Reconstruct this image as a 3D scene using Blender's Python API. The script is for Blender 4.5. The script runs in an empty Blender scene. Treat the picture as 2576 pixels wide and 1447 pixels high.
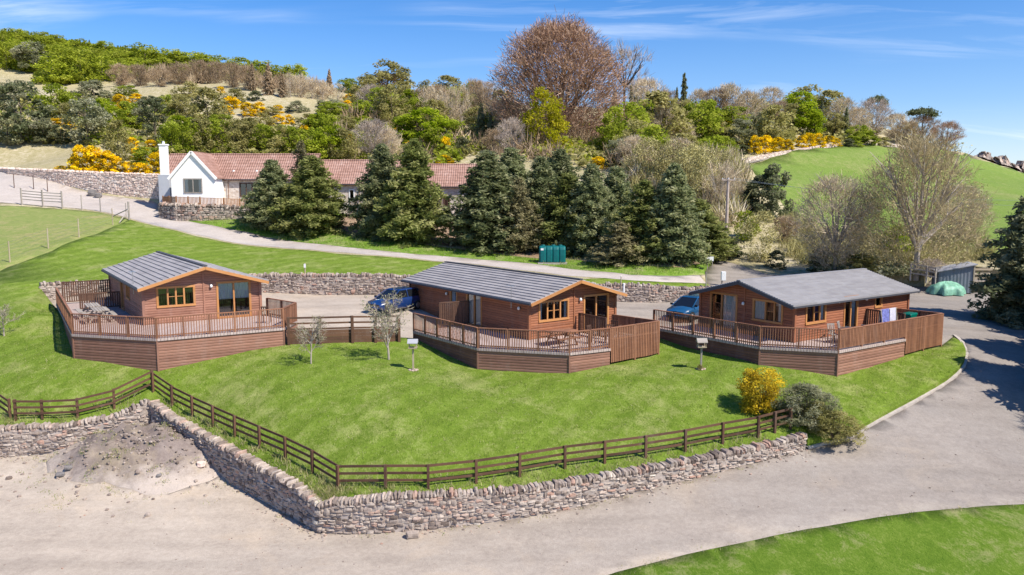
import bpy, math, random
import numpy as np
from mathutils import Vector, Matrix, noise as mnoise
from mathutils.geometry import delaunay_2d_cdt
random.seed(7); RNG = np.random.default_rng(11)
SC = bpy.context.scene; COL = SC.collection
PI = math.pi
# ------------------------------------------------------------------ camera model
F = 2000.0; CX = 1288.0; CY = 723.5; PITCH = math.atan((CY - 488.0) / F); CAMZ = 13.0
cP, sP = math.cos(PITCH), math.sin(PITCH)
def ray(px, py):
    u = (px - CX) / F; v = -(py - CY) / F
    return (u, cP + v * sP, -sP + v * cP)
def PY(px, py, Y):                       # point of a sight line at distance Y
    r = ray(px, py); k = Y / r[1]
    return Vector((r[0] * k, Y, CAMZ + r[2] * k))
def PZ(px, py, z):                       # point of a sight line at height z
    r = ray(px, py); k = (z - CAMZ) / r[2]
    return Vector((r[0] * k, r[1] * k, z))
Z1 = lambda x, y: (x * .30999, 578.7 + y * .30999)
Z2 = lambda x, y: (904.2 + x * .30999, 614.9 + y * .30999)
Z3 = lambda x, y: (1591.5 + x * .33699, 614.9 + y * .33699)
Z4 = lambda x, y: (x * .32492, 904.25 + y * .32492)
Z5 = lambda x, y: (723.4 + x * .36506, 976.6 + y * .36506)
Z6 = lambda x, y: (1591.5 + x * .3999, 868.1 + y * .3999)
H1 = lambda x, y: (x * .33989, y * .33989)
H2 = lambda x, y: (795.7 + x * .33989, y * .33989)
H3 = lambda x, y: (1591.5 + x * .3822, 144.7 + y * .3822)
H5 = lambda x, y: (361.7 + x * .33699, 325.5 + y * .33699)
H6 = lambda x, y: (1085.1 + x * .33699, 325.5 + y * .33699)
H4 = lambda x, y: (x * .27494, 325.5 + y * .27494)

# ------------------------------------------------------------------ scene helpers
ORI = {}
def tag(o, label=None, cat=None, group=None, kind=None):
    if label: o['label'] = label
    if cat: o['category'] = cat
    if group: o['group'] = group
    if kind: o['kind'] = kind
    return o
def thing(name, label, cat, loc, group=None):
    o = bpy.data.objects.new(name, None); COL.objects.link(o)
    o.empty_display_size = .3; o.location = loc; ORI[o.name] = Vector(loc)
    return tag(o, label, cat, group)
def link(name, me, parent=None, loc=None):
    o = bpy.data.objects.new(name, me); COL.objects.link(o)
    if parent is not None: o.parent = parent
    if loc is not None: o.location = loc
    ORI[o.name] = (ORI[parent.name] if parent is not None else Vector((0, 0, 0))) + Vector(loc or (0, 0, 0))
    return o
class MB:
    def __init__(s): s.v = []; s.f = []; s.m = []; s.t = []
    def add(s, vs, fs, m=0, t=None):
        b = len(s.v); s.v += [tuple(p) for p in vs]
        for f in fs: s.f.append(tuple(i + b for i in f)); s.m.append(m); s.t.append(random.random() if t is None else t)
        return s
    def quad(s, a, b, c, d, m=0, t=None): return s.add([a, b, c, d], [(0, 1, 2, 3)], m, t)
    def hexa(s, P, m=0, t=None):          # 8 points: bottom ring 0-3, top ring 4-7
        return s.add(P, [(3, 2, 1, 0), (4, 5, 6, 7), (0, 1, 5, 4), (1, 2, 6, 5), (2, 3, 7, 6), (3, 0, 4, 7)], m, t)
    def box(s, c, d, rz=0, m=0, t=None):
        x, y, z = d[0] / 2, d[1] / 2, d[2] / 2; k, n = math.cos(rz), math.sin(rz)
        P = []
        for dz in (-z, z):
            for dx, dy in ((-x, -y), (x, -y), (x, y), (-x, y)):
                P.append((c[0] + dx * k - dy * n, c[1] + dx * n + dy * k, c[2] + dz))
        return s.hexa(P, m, t)
    def beam(s, a, b, w, h, m=0, t=None):  # board from a to b: w wide sideways, h high
        a = Vector(a); b = Vector(b); d = (b - a).normalized()
        sd = d.cross(Vector((0, 0, 1)))
        if sd.length < 1e-4: sd = Vector((1, 0, 0))
        sd.normalize(); up = sd.cross(d)
        P = [q + sd * x * w / 2 + up * y * h / 2 for q in (a, b) for x, y in ((-1, -1), (1, -1), (1, 1), (-1, 1))]
        return s.hexa(P, m, t)
    def tube(s, a, b, r0, r1, n=8, m=0, t=None, cap=True):
        a = Vector(a); b = Vector(b); d = (b - a).normalized()
        u = d.orthogonal().normalized(); w = d.cross(u)
        P = []
        for q, r in ((a, r0), (b, r1)):
            for i in range(n):
                an = 2 * PI * i / n; P.append(q + (u * math.cos(an) + w * math.sin(an)) * r)
        fs = [(i, (i + 1) % n, n + (i + 1) % n, n + i) for i in range(n)]
        if cap: fs += [tuple(range(n - 1, -1, -1)), tuple(range(n, 2 * n))]
        return s.add(P, fs, m, t)
    def lathe(s, c, prof, n=12, m=0, t=None):
        P = [(c[0] + r * math.cos(2 * PI * i / n), c[1] + r * math.sin(2 * PI * i / n), c[2] + z) for r, z in prof for i in range(n)]
        fs = []
        for k in range(len(prof) - 1):
            fs += [(k * n + i, k * n + (i + 1) % n, (k + 1) * n + (i + 1) % n, (k + 1) * n + i) for i in range(n)]
        fs += [tuple(range(n - 1, -1, -1)), tuple(range((len(prof) - 1) * n, len(prof) * n))]
        return s.add(P, fs, m, t)
    def mesh(s, name, mats, off=Vector((0, 0, 0)), smooth=False, tint=False):
        me = bpy.data.meshes.new(name)
        me.from_pydata([(p[0] - off[0], p[1] - off[1], p[2] - off[2]) for p in s.v], [], s.f)
        for m in (mats if isinstance(mats, (list, tuple)) else [mats]): me.materials.append(m)
        me.polygons.foreach_set('material_index', s.m)
        if smooth: me.polygons.foreach_set('use_smooth', [True] * len(s.f))
        if tint:
            a = me.attributes.new('tint', 'FLOAT', 'FACE'); a.data.foreach_set('value', np.array(s.t, dtype=np.float32))
        me.update(); return me
    def build(s, name, mats, parent=None, smooth=False, tint=False, bevel=0):
        off = ORI[parent.name] if parent is not None else Vector((0, 0, 0))
        o = link(name, s.mesh(name, mats, off, smooth, tint), parent)
        if bevel:
            b = o.modifiers.new('bevel', 'BEVEL'); b.width = bevel; b.segments = 2; b.limit_method = 'ANGLE'
        return o
    def solo(s, name, mats, label, cat, loc, group=None, **k):    # a thing that is one mesh
        o = link(name, s.mesh(name, mats, Vector(loc), k.get('smooth', False), k.get('tint', False)), None, loc)
        if k.get('bevel'):
            b = o.modifiers.new('bevel', 'BEVEL'); b.width = k['bevel']; b.segments = 2; b.limit_method = 'ANGLE'
        return tag(o, label, cat, group)
def copy_tree(o, loc, rz=0, sc=(1, 1, 1), label=None, group=None):
    c = o.copy(); COL.objects.link(c); c.location = loc; c.rotation_euler = (0, 0, rz); c.scale = sc
    if label: c['label'] = label
    if group: c['group'] = group
    for ch in list(o.children):
        d = ch.copy(); COL.objects.link(d); d.parent = c
        for g in list(ch.children):
            e = g.copy(); COL.objects.link(e); e.parent = d
    return c

# ------------------------------------------------------------------ materials
def mat(name):
    m = bpy.data.materials.new(name); m.use_nodes = True; nt = m.node_tree
    nt.nodes.clear(); out = nt.nodes.new('ShaderNodeOutputMaterial')
    return m, nt, out
class N:
    def __init__(s, nt): s.nt = nt
    def __call__(s, typ, ins=None, **props):
        n = s.nt.nodes.new('ShaderNode' + typ)
        for k, v in props.items(): setattr(n, k, v)
        for k, v in (ins or {}).items():
            if hasattr(v, 'is_output'): s.nt.links.new(v, n.inputs[k])
            else: n.inputs[k].default_value = v
        return n
    def noise(s, scale, detail=4, rough=.55, vec=None, dist=0):
        i = {'Scale': scale, 'Detail': detail, 'Roughness': rough, 'Distortion': dist}
        if vec is not None: i['Vector'] = vec
        return s('TexNoise', i).outputs[0]
    def ramp(s, fac, stops, interp='LINEAR'):
        n = s('ValToRGB', {'Fac': fac}); cr = n.color_ramp; cr.interpolation = interp
        while len(cr.elements) < len(stops): cr.elements.new(.5)
        for e, (p, c) in zip(cr.elements, stops):
            e.position = p; e.color = (c[0], c[1], c[2], 1) if isinstance(c, (tuple, list)) else (c, c, c, 1)
        return n.outputs[0]
    def mix(s, fac, a, b, mode='MIX'):
        n = s('Mix', data_type='RGBA', blend_type=mode)
        for k, v in ((0, fac), (6, a), (7, b)):
            if hasattr(v, 'is_output'): s.nt.links.new(v, n.inputs[k])
            else: n.inputs[k].default_value = v if k == 0 else (*v, 1)
        return n.outputs[2]
    def math(s, op, a, b=0.):
        n = s('Math', operation=op)
        for k, v in ((0, a), (1, b)):
            if hasattr(v, 'is_output'): s.nt.links.new(v, n.inputs[k])
            else: n.inputs[k].default_value = v
        return n.outputs[0]
    def map(s, vec, scale=(1, 1, 1), rot=(0, 0, 0), loc=(0, 0, 0)):
        return s('Mapping', {'Vector': vec, 'Scale': scale, 'Rotation': rot, 'Location': loc}).outputs[0]
    def pos(s): return s('NewGeometry').outputs['Position']
    def obj(s): return s('TexCoord').outputs['Object']
    def bump(s, h, strength=.5, dist=.02):
        return s('Bump', {'Height': h, 'Strength': strength, 'Distance': dist}).outputs[0]
    def bsdf(s, out, col, rough=.7, normal=None, spec=.3, metal=0, **kw):
        i = {'Base Color': col if hasattr(col, 'is_output') else (*col, 1), 'Roughness': rough, 'Specular IOR Level': spec, 'Metallic': metal}
        if normal is not None: i['Normal'] = normal
        i.update(kw)
        b = s('BsdfPrincipled', i); s.nt.links.new(b.outputs[0], out.inputs[0]); return b
M = {}
def simple(name, col, rough=.6, var=.15, scale=6, spec=.3, metal=0, bump=0):
    m, nt, out = mat(name); n = N(nt)
    v = n.noise(scale, 5, .6, n.obj())
    c = n.mix(1, col, n.ramp(v, [(.25, 1 - var), (.75, 1 + var * .6)]), 'MULTIPLY')
    nm = n.bump(n.noise(scale * 6, 4, .6, n.obj()), bump, .01) if bump else None
    n.bsdf(out, c, rough, nm, spec, metal); M[name] = m; return m
def timber(name, col, dark, rough=.6, grain=(1, 1, 1), var=.5):
    m, nt, out = mat(name); n = N(nt)
    p = n.pos()
    a = n.noise(3.0, 5, .65, n.map(p, (.6, .6, 7))); b = n.noise(.8, 3, .6, p)
    at = n('Attribute', attribute_name='tint').outputs['Fac']
    f = n.math('ADD', n.math('MULTIPLY', a, .6), n.math('ADD', n.math('MULTIPLY', b, .4), n.math('MULTIPLY', at, .36)))
    c = n.ramp(f, [(.34, dark), (.92, col)])
    c = n.mix(n.ramp(n.noise(1.6, 6, .75, n.map(p, (1, 1, .35), loc=(9, 2, 4))), [(.52, 0.), (.7, .38)]), c, tuple(min(1, k * .72 + .09) for k in col))
    n.bsdf(out, c, rough, n.bump(n.noise(20, 3, .6, n.map(p, (1, 1, 6))), .25, .01), .25); M[name] = m; return m

def lawn_mat(name, a, b, c, dry, dryamt=.5, patch=.25):
    m, nt, out = mat(name); n = N(nt); p = n.pos()
    big = n.noise(patch, 4, .6, p, .6); mid = n.noise(1.3, 5, .65, n.map(p, (1, .8, 1), (0, 0, .5)), .8); fine = n.noise(9, 6, .75, n.map(p, (1.6, .8, 1), (0, 0, .4)), .5)
    vf = n.noise(38, 4, .8, p)
    f = n.math('ADD', n.math('MULTIPLY', mid, .45), n.math('MULTIPLY', fine, .55))
    col = n.ramp(f, [(.32, a), (.5, b), (.68, c)])
    dr = n.math('ADD', n.math('MULTIPLY', big, .42), n.math('ADD', n.math('MULTIPLY', mid, .33), n.math('MULTIPLY', fine, .25)))
    col = n.mix(n.ramp(dr, [(.5, 0.), (.5 + .13, dryamt)]), col, dry)
    col = n.mix(1, col, n.ramp(vf, [(.25, .62), (.75, 1.3)]), 'MULTIPLY')
    if name == 'lawn':
        w = n('TexWave', {'Vector': n.map(p, (1, 1, 0), (0, 0, .62)), 'Scale': .19, 'Distortion': 1.2, 'Detail': 1, 'Detail Scale': .3}, wave_type='BANDS').outputs['Fac']; col = n.mix(1, col, n.ramp(w, [(.35, .93), (.65, 1.05)]), 'MULTIPLY')
    n.bsdf(out, col, .85, n.bump(n.math('ADD', fine, vf), .8, .05), .1); M[name] = m; return m
lawn_mat('lawn', (.083, .145, .011), (.162, .235, .027), (.28, .34, .08), (.36, .35, .14), .58)
lawn_mat('lawn_front', (.06, .13, .008), (.13, .21, .02), (.24, .30, .06), (.34, .31, .15), .8, .33)
lawn_mat('paddock', (.16, .22, .05), (.24, .28, .08), (.32, .33, .12), (.38, .31, .15), .8, .18)
lawn_mat('verge', (.08, .17, .01), (.16, .27, .03), (.28, .34, .08), (.4, .36, .19), .7, .5)
lawn_mat('field', (.12, .19, .03), (.175, .25, .045), (.235, .305, .075), (.29, .29, .11), .8, .06)
lawn_mat('hillside', (.25, .23, .09), (.40, .34, .19), (.53, .45, .31), (.60, .52, .39), .9, .05)
lawn_mat('litter', (.16, .10, .06), (.30, .20, .13), (.42, .32, .22), (.4, .33, .18), .5, .4)

def gravel_mat(name, a, b, c, warm=(.5, .4, .3), grey=None):
    m, nt, out = mat(name); n = N(nt); p = n.pos()
    big = n.noise(.13, 4, .55, p, .5); mid = n.noise(.9, 6, .7, n.map(p, (.7, 1, 1), (0, 0, .25)), .2); f3 = n.noise(5, 5, .7, p); fine = n.noise(26, 5, .8, p)
    f = n.math('ADD', n.math('MULTIPLY', big, .3), n.math('ADD', n.math('MULTIPLY', mid, .35), n.math('MULTIPLY', f3, .35)))
    col = n.ramp(f, [(.36, a), (.5, b), (.64, c)])
    col = n.mix(n.ramp(n.noise(.3, 5, .65, n.map(p, (1, 1, 1), (0, 0, 0), (40, 9, 0)), .6), [(.54, 0.), (.72, .45)]), col, warm)
    if grey:                                   # dusty earth of the yard at the left, worn tar towards the right
        sx = n('SeparateXYZ', {0: p}); k = n.math('ADD', n.math('ADD', n.math('MULTIPLY', sx.outputs[0], .028), .32), n.math('MULTIPLY', n.math('SUBTRACT', big, .5), .9)); col = n.mix(n.ramp(k, [(0, 0.), (1, 1.)]), n.mix(1, col, (1.08, 1.02, .94), 'MULTIPLY'), n.mix(1, col, grey, 'MULTIPLY'))
        st = n.noise(.5, 3, .5, n.map(p, (.09, 1.6, 1), (0, 0, -.16))); col = n.mix(1, col, n.ramp(st, [(.3, .88), (.62, 1.06)]), 'MULTIPLY')
    if name == 'earth':                        # soil thinning out into the yard at the foot of the heap
        sx = n('SeparateXYZ', {0: p}); dx = n.math('DIVIDE', n.math('ADD', sx.outputs[0], 17.3), 4.9); dy = n.math('DIVIDE', n.math('SUBTRACT', sx.outputs[1], 36.1), 2.7); rr = n.math('SQRT', n.math('ADD', n.math('MULTIPLY', dx, dx), n.math('MULTIPLY', dy, dy))); col = n.mix(n.ramp(n.math('ADD', rr, n.math('MULTIPLY', n.math('SUBTRACT', n.noise(1.3, 5, .7, p), .5), .9)), [(.62, 0.), (.95, 1.)]), col, (.46, .385, .325))
    col = n.mix(1, col, n.ramp(fine, [(.2, .68), (.8, 1.28)]), 'MULTIPLY')
    col = n.mix(n.ramp(n.noise(7, 4, .8, p), [(.64, 0.), (.74, .4)]), col, (.25, .21, .18))
    n.bsdf(out, col, .9, n.bump(n.math('ADD', fine, n.math('MULTIPLY', f3, 1.5)), .45, .03), .12); M[name] = m; return m
gravel_mat('gravel', (.305, .265, .232), (.40, .352, .308), (.48, .43, .378), (.52, .43, .335), (.66, .655, .66))
gravel_mat('lane_gravel', (.36, .31, .275), (.46, .40, .355), (.54, .48, .43), (.45, .385, .32))
gravel_mat('earth', (.145, .11, .095), (.215, .17, .148), (.30, .245, .212), (.50, .40, .23))

def stone_mat(name, stops, rough=.9):
    m, nt, out = mat(name); n = N(nt); p = n.pos()
    at = n('Attribute', attribute_name='tint').outputs['Fac']
    col = n.ramp(at, stops)
    v = n.noise(7, 6, .7, p)
    col = n.mix(1, col, n.ramp(v, [(.25, .6), (.5, 1.), (.8, 1.35)]), 'MULTIPLY')
    col = n.mix(n.ramp(n.noise(3, 5, .7, n.map(p, loc=(3, 7, 1))), [(.6, 0.), (.72, .5)]), col, (.42, .40, .36))
    n.bsdf(out, col, rough, n.bump(n.noise(22, 5, .7, p), .7, .03), .15); M[name] = m; return m
stone_mat('rubble', [(0, (.15, .115, .095)), (.2, (.28, .22, .185)), (.5, (.37, .30, .25)), (.8, (.46, .385, .325)), (.92, (.40, .245, .185)), (1, (.55, .485, .41))])
stone_mat('rubble_pink', [(0, (.46, .34, .28)), (.4, (.70, .54, .46)), (.7, (.77, .62, .53)), (1, (.82, .72, .63))])
stone_mat('rubble_grey', [(0, (.08, .07, .07)), (.5, (.22, .2, .19)), (1, (.42, .39, .37))])
simple('mortar', (.42, .355, .31), .95, .4, 3, .1, bump=.6)
simple('mortar_dark', (.10, .09, .085), .95, .4, 3, .1, bump=.6)

timber('log_wall', (.41, .20, .135), (.19, .085, .055))
timber('log_wall_orange', (.36, .14, .068), (.16, .06, .031))
timber('log_wall_red', (.34, .13, .065), (.16, .055, .03))
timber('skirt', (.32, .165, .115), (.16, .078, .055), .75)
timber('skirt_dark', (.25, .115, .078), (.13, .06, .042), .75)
timber('rail_wood', (.34, .16, .09), (.15, .065, .04), .7)
timber('fence_wood', (.15, .078, .045), (.065, .034, .022), .75)
timber('trim', (.53, .25, .09), (.34, .145, .05), .5)
timber('grey_wood', (.42, .37, .32), (.22, .19, .165), .8)
timber('pale_wood', (.5, .42, .3), (.3, .23, .15), .8)
timber('dark_wood', (.13, .07, .045), (.06, .03, .02), .7)
timber('terrace_wood', (.42, .22, .11), (.22, .1, .05), .75)
def deck_mat():
    m, nt, out = mat('deck_boards'); n = N(nt); p = n.obj()
    w = n('TexWave', {'Vector': p, 'Scale': 2.2, 'Distortion': .3, 'Detail': 2}, wave_type='BANDS', bands_direction='X').outputs['Fac']
    c = n.ramp(n.noise(1.2, 5, .65, n.map(p, (8, .6, 1))), [(.3, (.36, .27, .24)), (.7, (.54, .44, .40))])
    c = n.mix(1, c, n.ramp(w, [(.02, .45), (.14, 1.)]), 'MULTIPLY')
    n.bsdf(out, c, .8, n.bump(w, .3, .01), .2); M['deck_boards'] = m
deck_mat()
def roof_mat(name, a, b):
    m, nt, out = mat(name); n = N(nt); p = n.obj()
    at = n('Attribute', attribute_name='tint').outputs['Fac']
    f = n.math('ADD', n.math('MULTIPLY', n.noise(1.2, 5, .6, p), .7), n.math('MULTIPLY', at, .3))
    c = n.ramp(f, [(.3, a), (.75, b)])
    c = n.mix(n.ramp(n.noise(2.5, 6, .75, n.map(p, loc=(5, 5, 5))), [(.58, 0.), (.75, .25)]), c, (.3, .3, .26))
    n.bsdf(out, c, .55, n.bump(n.noise(40, 3, .6, p), .2, .01), .4); M[name] = m
roof_mat('roof_tile', (.29, .262, .25), (.405, .37, .35)); roof_mat('roof_slate', (.25, .235, .235), (.33, .315, .315))
simple('roof_edge', (.07, .07, .08), .6); simple('black', (.012, .012, .014), .5); simple('white', (.78, .78, .76), .5, .06)
simple('render_white', (.93, .91, .87), .8, .08, 1.2); simple('render_grey', (.45, .46, .5), .8, .1, 1.2)
simple('curtain', (.86, .85, .84), .9, .1, 9); simple('interior', (.10, .085, .07), .9, .5, 1.2); simple('metal', (.45, .45, .46), .35, .1, 9, .5, .9)
simple('kerb', (.44, .385, .34), .9, .25, 3, .1, bump=.4); simple('tank_green', (.004, .12, .12), .45, .2, 3); simple('tarp', (.22, .45, .32), .5, .5, 3)
simple('door_brown', (.16, .07, .04), .6); simple('cloth_blue', (.2, .22, .55), .9, .8, 7); simple('towel', (.6, .58, .68), .9, .3, 7)
simple('rubber', (.02, .02, .02), .8); simple('shed_metal', (.17, .19, .22), .5, .2, 2); simple('shed_roof', (.38, .38, .4), .5, .15, 2)
simple('bark', (.17, .13, .10), .9, .4, 4, .1, bump=.6); simple('bark_pale', (.42, .36, .30), .9, .4, 4, .1, bump=.6); simple('bark_dark', (.08, .06, .05), .9, .4, 4, .1, bump=.6)
simple('pole_wood', (.52, .42, .35), .85, .3, 3); simple('glaze_teal', (.0, .13, .09), .3, .1)
def glass_mat():
    m, nt, out = mat('glass'); n = N(nt)
    t = n('BsdfTransparent', {'Color': (.72, .75, .76, 1)}); g = n('BsdfGlossy', {'Roughness': .02, 'Color': (.9, .93, .95, 1)})
    fr = n('Fresnel', {'IOR': 1.7}); mx = n('MixShader', {0: n.math('ADD', fr.outputs[0], .06), 1: t.outputs[0], 2: g.outputs[0]})
    nt.links.new(mx.outputs[0], out.inputs[0]); M['glass'] = m
glass_mat()
def paint_mat(name, col):
    m, nt, out = mat(name); n = N(nt)
    n.bsdf(out, n.mix(1, col, n.ramp(n.noise(2, 4, .6, n.obj()), [(.3, .85), (.7, 1.1)]), 'MULTIPLY'), .3, None, .5, 0, **{'Coat Weight': .8, 'Coat Roughness': .05}); M[name] = m
paint_mat('car_blue', (.008, .03, .12)); paint_mat('car_teal', (.012, .07, .16))
def pantile_mat():
    m, nt, out = mat('pantile'); n = N(nt); p = n.pos()
    w = n('TexWave', {'Vector': p, 'Scale': 1.15, 'Distortion': .25, 'Detail': 2}, wave_type='BANDS', bands_direction='X').outputs['Fac']
    f = n.math('ADD', n.math('MULTIPLY', n.noise(2.2, 6, .75, p), .65), n.math('MULTIPLY', n.noise(.35, 3, .6, p), .35))
    c = n.ramp(f, [(.33, (.24, .135, .10)), (.5, (.385, .22, .17)), (.68, (.52, .36, .30))])
    c = n.mix(1, c, n.ramp(w, [(.05, .62), (.5, 1.05)]), 'MULTIPLY')
    n.bsdf(out, c, .8, n.bump(w, .6, .05), .2); M['pantile'] = m
pantile_mat()
def leaf_mat(name, stops, trans=.5, objvar=.16):
    m, nt, out = mat(name); n = N(nt)
    at = n('Attribute', attribute_name='tint').outputs['Fac']
    c = n.ramp(at, stops)
    c = n.mix(1, c, n.ramp(n('ObjectInfo').outputs['Random'], [(0, 1 - objvar), (1, 1 + objvar)]), 'MULTIPLY')
    d = n('BsdfDiffuse', {'Color': c}); t = n('BsdfTranslucent', {'Color': c})
    mx = n('MixShader', {0: trans, 1: d.outputs[0], 2: t.outputs[0]})
    nt.links.new(mx.outputs[0], out.inputs[0]); M[name] = m
leaf_mat('leaf_far', [(0, (.21, .26, .02)), (.5, (.40, .45, .045)), (1, (.57, .58, .11))])
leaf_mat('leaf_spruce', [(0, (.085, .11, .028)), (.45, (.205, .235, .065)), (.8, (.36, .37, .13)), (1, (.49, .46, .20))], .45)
leaf_mat('leaf_spruce_blue', [(0, (.075, .10, .04)), (.45, (.185, .215, .095)), (.8, (.33, .345, .17)), (1, (.46, .44, .25))], .45)
leaf_mat('leaf_green', [(0, (0.1417, 0.1932, 0.0139)), (.5, (0.322, 0.3864, 0.0348)), (1, (0.541, 0.5667, 0.0927))])
leaf_mat('leaf_bright', [(0, (.14, .22, .006)), (.5, (.31, .385, .018)), (1, (.48, .52, .06))])
leaf_mat('leaf_olive', [(0, (.19, .185, .05)), (.5, (.38, .35, .125)), (1, (.56, .5, .23))])
leaf_mat('leaf_grey', [(0, (.15, .165, .075)), (.5, (.31, .315, .175)), (1, (.5, .48, .33))])
leaf_mat('leaf_pine', [(0, (.085, .105, .045)), (.5, (.195, .215, .11)), (1, (.36, .35, .21))], .45)
leaf_mat('leaf_yellow', [(0, (0.184, 0.1955, 0.0069)), (.5, (0.368, 0.3565, 0.0138)), (1, (0.552, 0.483, 0.046))])
leaf_mat('leaf_gorse', [(0, (.14, .15, .03)), (.24, (.28, .22, .03)), (.32, (.88, .58, .006)), (1, (1., .80, .03))], .25)
leaf_mat('leaf_forsythia', [(0, (0.25, 0.18, 0.05)), (.25, (0.55, 0.4, 0.03)), (1, (0.88, 0.62, 0.04))], .3)
leaf_mat('twig_brown', [(0, (.2, .14, .085)), (.5, (.38, .275, .175)), (1, (.54, .42, .28))], .1)
leaf_mat('twig_tan', [(0, (.33, .25, .15)), (.5, (.58, .47, .32)), (1, (.74, .63, .45))], .1)
leaf_mat('twig_red', [(0, (.26, .15, .095)), (.5, (.43, .27, .18)), (1, (.58, .41, .30))], .1)
leaf_mat('twig_grey', [(0, (.26, .205, .165)), (.5, (.47, .385, .32)), (1, (.64, .545, .46))], .1)
leaf_mat('twig_lime', [(0, (0.24, 0.21, 0.08)), (.5, (0.42, 0.38, 0.16)), (1, (0.56, 0.5, 0.24))], .2)
leaf_mat('blossom', [(0, (.14, .15, .06)), (.5, (.29, .29, .15)), (1, (.48, .45, .32))], .25)
leaf_mat('grass_tuft', [(0, (0.1, 0.19, 0.015)), (.5, (0.22, 0.3, 0.05)), (.8, (0.42, 0.38, 0.17)), (1, (0.55, 0.47, 0.28))], .3, .0)
# ------------------------------------------------------------------ camera, sky, sun
cam = bpy.data.cameras.new('camera'); co = bpy.data.objects.new('camera', cam); COL.objects.link(co)
cam.sensor_width = 36; cam.lens = 36 * F / 2576; cam.clip_start = .5; cam.clip_end = 9000
co.location = (0, 0, CAMZ); co.rotation_euler = (PI / 2 - PITCH, 0, 0); SC.camera = co
SUNDIR = Vector((.825, -.565, 0)).normalized(); ELEV = math.radians(49)
sd = Vector((SUNDIR.x * math.cos(ELEV), SUNDIR.y * math.cos(ELEV), math.sin(ELEV)))
sl = bpy.data.lights.new('sun', 'SUN'); sl.energy = 5.0; sl.angle = math.radians(.53); sl.color = (1, .94, .84)
so = bpy.data.objects.new('sun', sl); COL.objects.link(so); so.rotation_euler = sd.to_track_quat('Z', 'Y').to_euler()
W = bpy.data.worlds.new('World'); SC.world = W; W.use_nodes = True
nt = W.node_tree; nt.nodes.clear(); n = N(nt)
wo = nt.nodes.new('ShaderNodeOutputWorld')
sky = n('TexSky', sky_type='NISHITA', sun_disc=False, sun_elevation=ELEV, sun_rotation=math.atan2(SUNDIR.x, SUNDIR.y), altitude=80, air_density=1.0, dust_density=.25, ozone_density=2.2)
hs = n('HueSaturation', {'Saturation': 1.3, 'Value': 1.0, 'Color': n.mix(1, sky.outputs[0], (.94, 1.05, 1.32), 'MULTIPLY')})
g = n('TexCoord').outputs['Generated']
sx = n('SeparateXYZ', {0: g})
zz = n.math('ADD', n.math('MAXIMUM', sx.outputs[2], 0.), .16)
px_ = n.math('DIVIDE', sx.outputs[0], zz); py_ = n.math('DIVIDE', sx.outputs[1], zz)
cv = n('CombineXYZ', {0: px_, 1: py_, 2: 0.}).outputs[0]
warp = n.mix(.28, cv, n('TexNoise', {'Vector': n.map(cv, (.7, .7, 1)), 'Scale': 1.0, 'Detail': 3}).outputs['Color'], 'ADD')
c1 = n.noise(1.0, 7, .62, n.map(warp, (.55, 2.3, 1), (0, 0, .3), (1.1, .35, 0)), .9)
c2 = n.noise(.55, 3, .5, n.map(cv, (1, 1.3, 1), (0, 0, .3), (2.2, 4.6, 0)))
cl = n.math('MULTIPLY', n.ramp(c1, [(.5, 0.), (.74, 1.)]), n.ramp(c2, [(.44, .0), (.62, 1.)]))
hz = n.ramp(sx.outputs[2], [(.0, .36), (.1, .12), (.3, 0.)])
cf = n.math('MINIMUM', n.math('ADD', n.math('MULTIPLY', cl, .75), hz), .9)
skyc = n.mix(cf, hs.outputs[0], (9.5, 10.2, 11.2))
bg = n('Background', {'Color': skyc, 'Strength': .088}); nt.links.new(bg.outputs[0], wo.inputs[0])
SC.view_settings.view_transform = 'Standard'; SC.view_settings.look = 'None'; SC.view_settings.exposure = .46; SC.view_settings.gamma = 1
SC.cycles.max_bounces = 6; SC.cycles.transparent_max_bounces = 12; SC.cycles.diffuse_bounces = 3

# ------------------------------------------------------------------ lodges: frames
EAVE = {}
class Lodge:
    def __init__(s, x, y, ez, yaw, W, L, R, deck):
        s.o = Vector((x, y, 0)); s.ez = ez + CAMZ; s.W, s.L, s.R = W, L, R
        s.w = Vector((math.cos(yaw), math.sin(yaw), 0)); s.l = Vector((-math.sin(yaw), math.cos(yaw), 0)); s.yaw = yaw
        s.dz = deck + CAMZ
    def P(s, a, b, z): return s.o + s.w * a + s.l * b + Vector((0, 0, z))
LG = [Lodge(-21.023, 44.301, -5.3, .598, 7.39, 14.1, 1.08, -7.45), Lodge(1.053, 43.733, -6.046, .632, 7.37, 15.0, 1.08, -8.2), Lodge(10.815, 48.13, -5.97, -.968, 7.42, 12.57, 1.03, -8.02)]
RH = 1.06
rp = lambda k, Z, pts: [PZ(*Z(*p), LG[k].dz + RH) for p in pts]
DK = [rp(0, Z1, [(455, 470), (580, 680), (1265, 713), (2295, 637), (2400, 590), (2165, 552)]),
      rp(1, Z2, [(440, 558), (960, 678), (1705, 712), (2035, 680), (2430, 622), (2055, 570)]),
      rp(2, Z3, [(160, 487), (955, 612), (1540, 638), (2040, 560), (2315, 515), (1960, 478)])]
GP = [[(460, 640), (600, 1035), (1268, 1155), (2300, 940)], [None, (945, 1010), (1705, 1050), (2035, 975), (2430, 900)], [(200, 680), (945, 895), (1527, 990), (2030, 840), (2310, 760)]]

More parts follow.
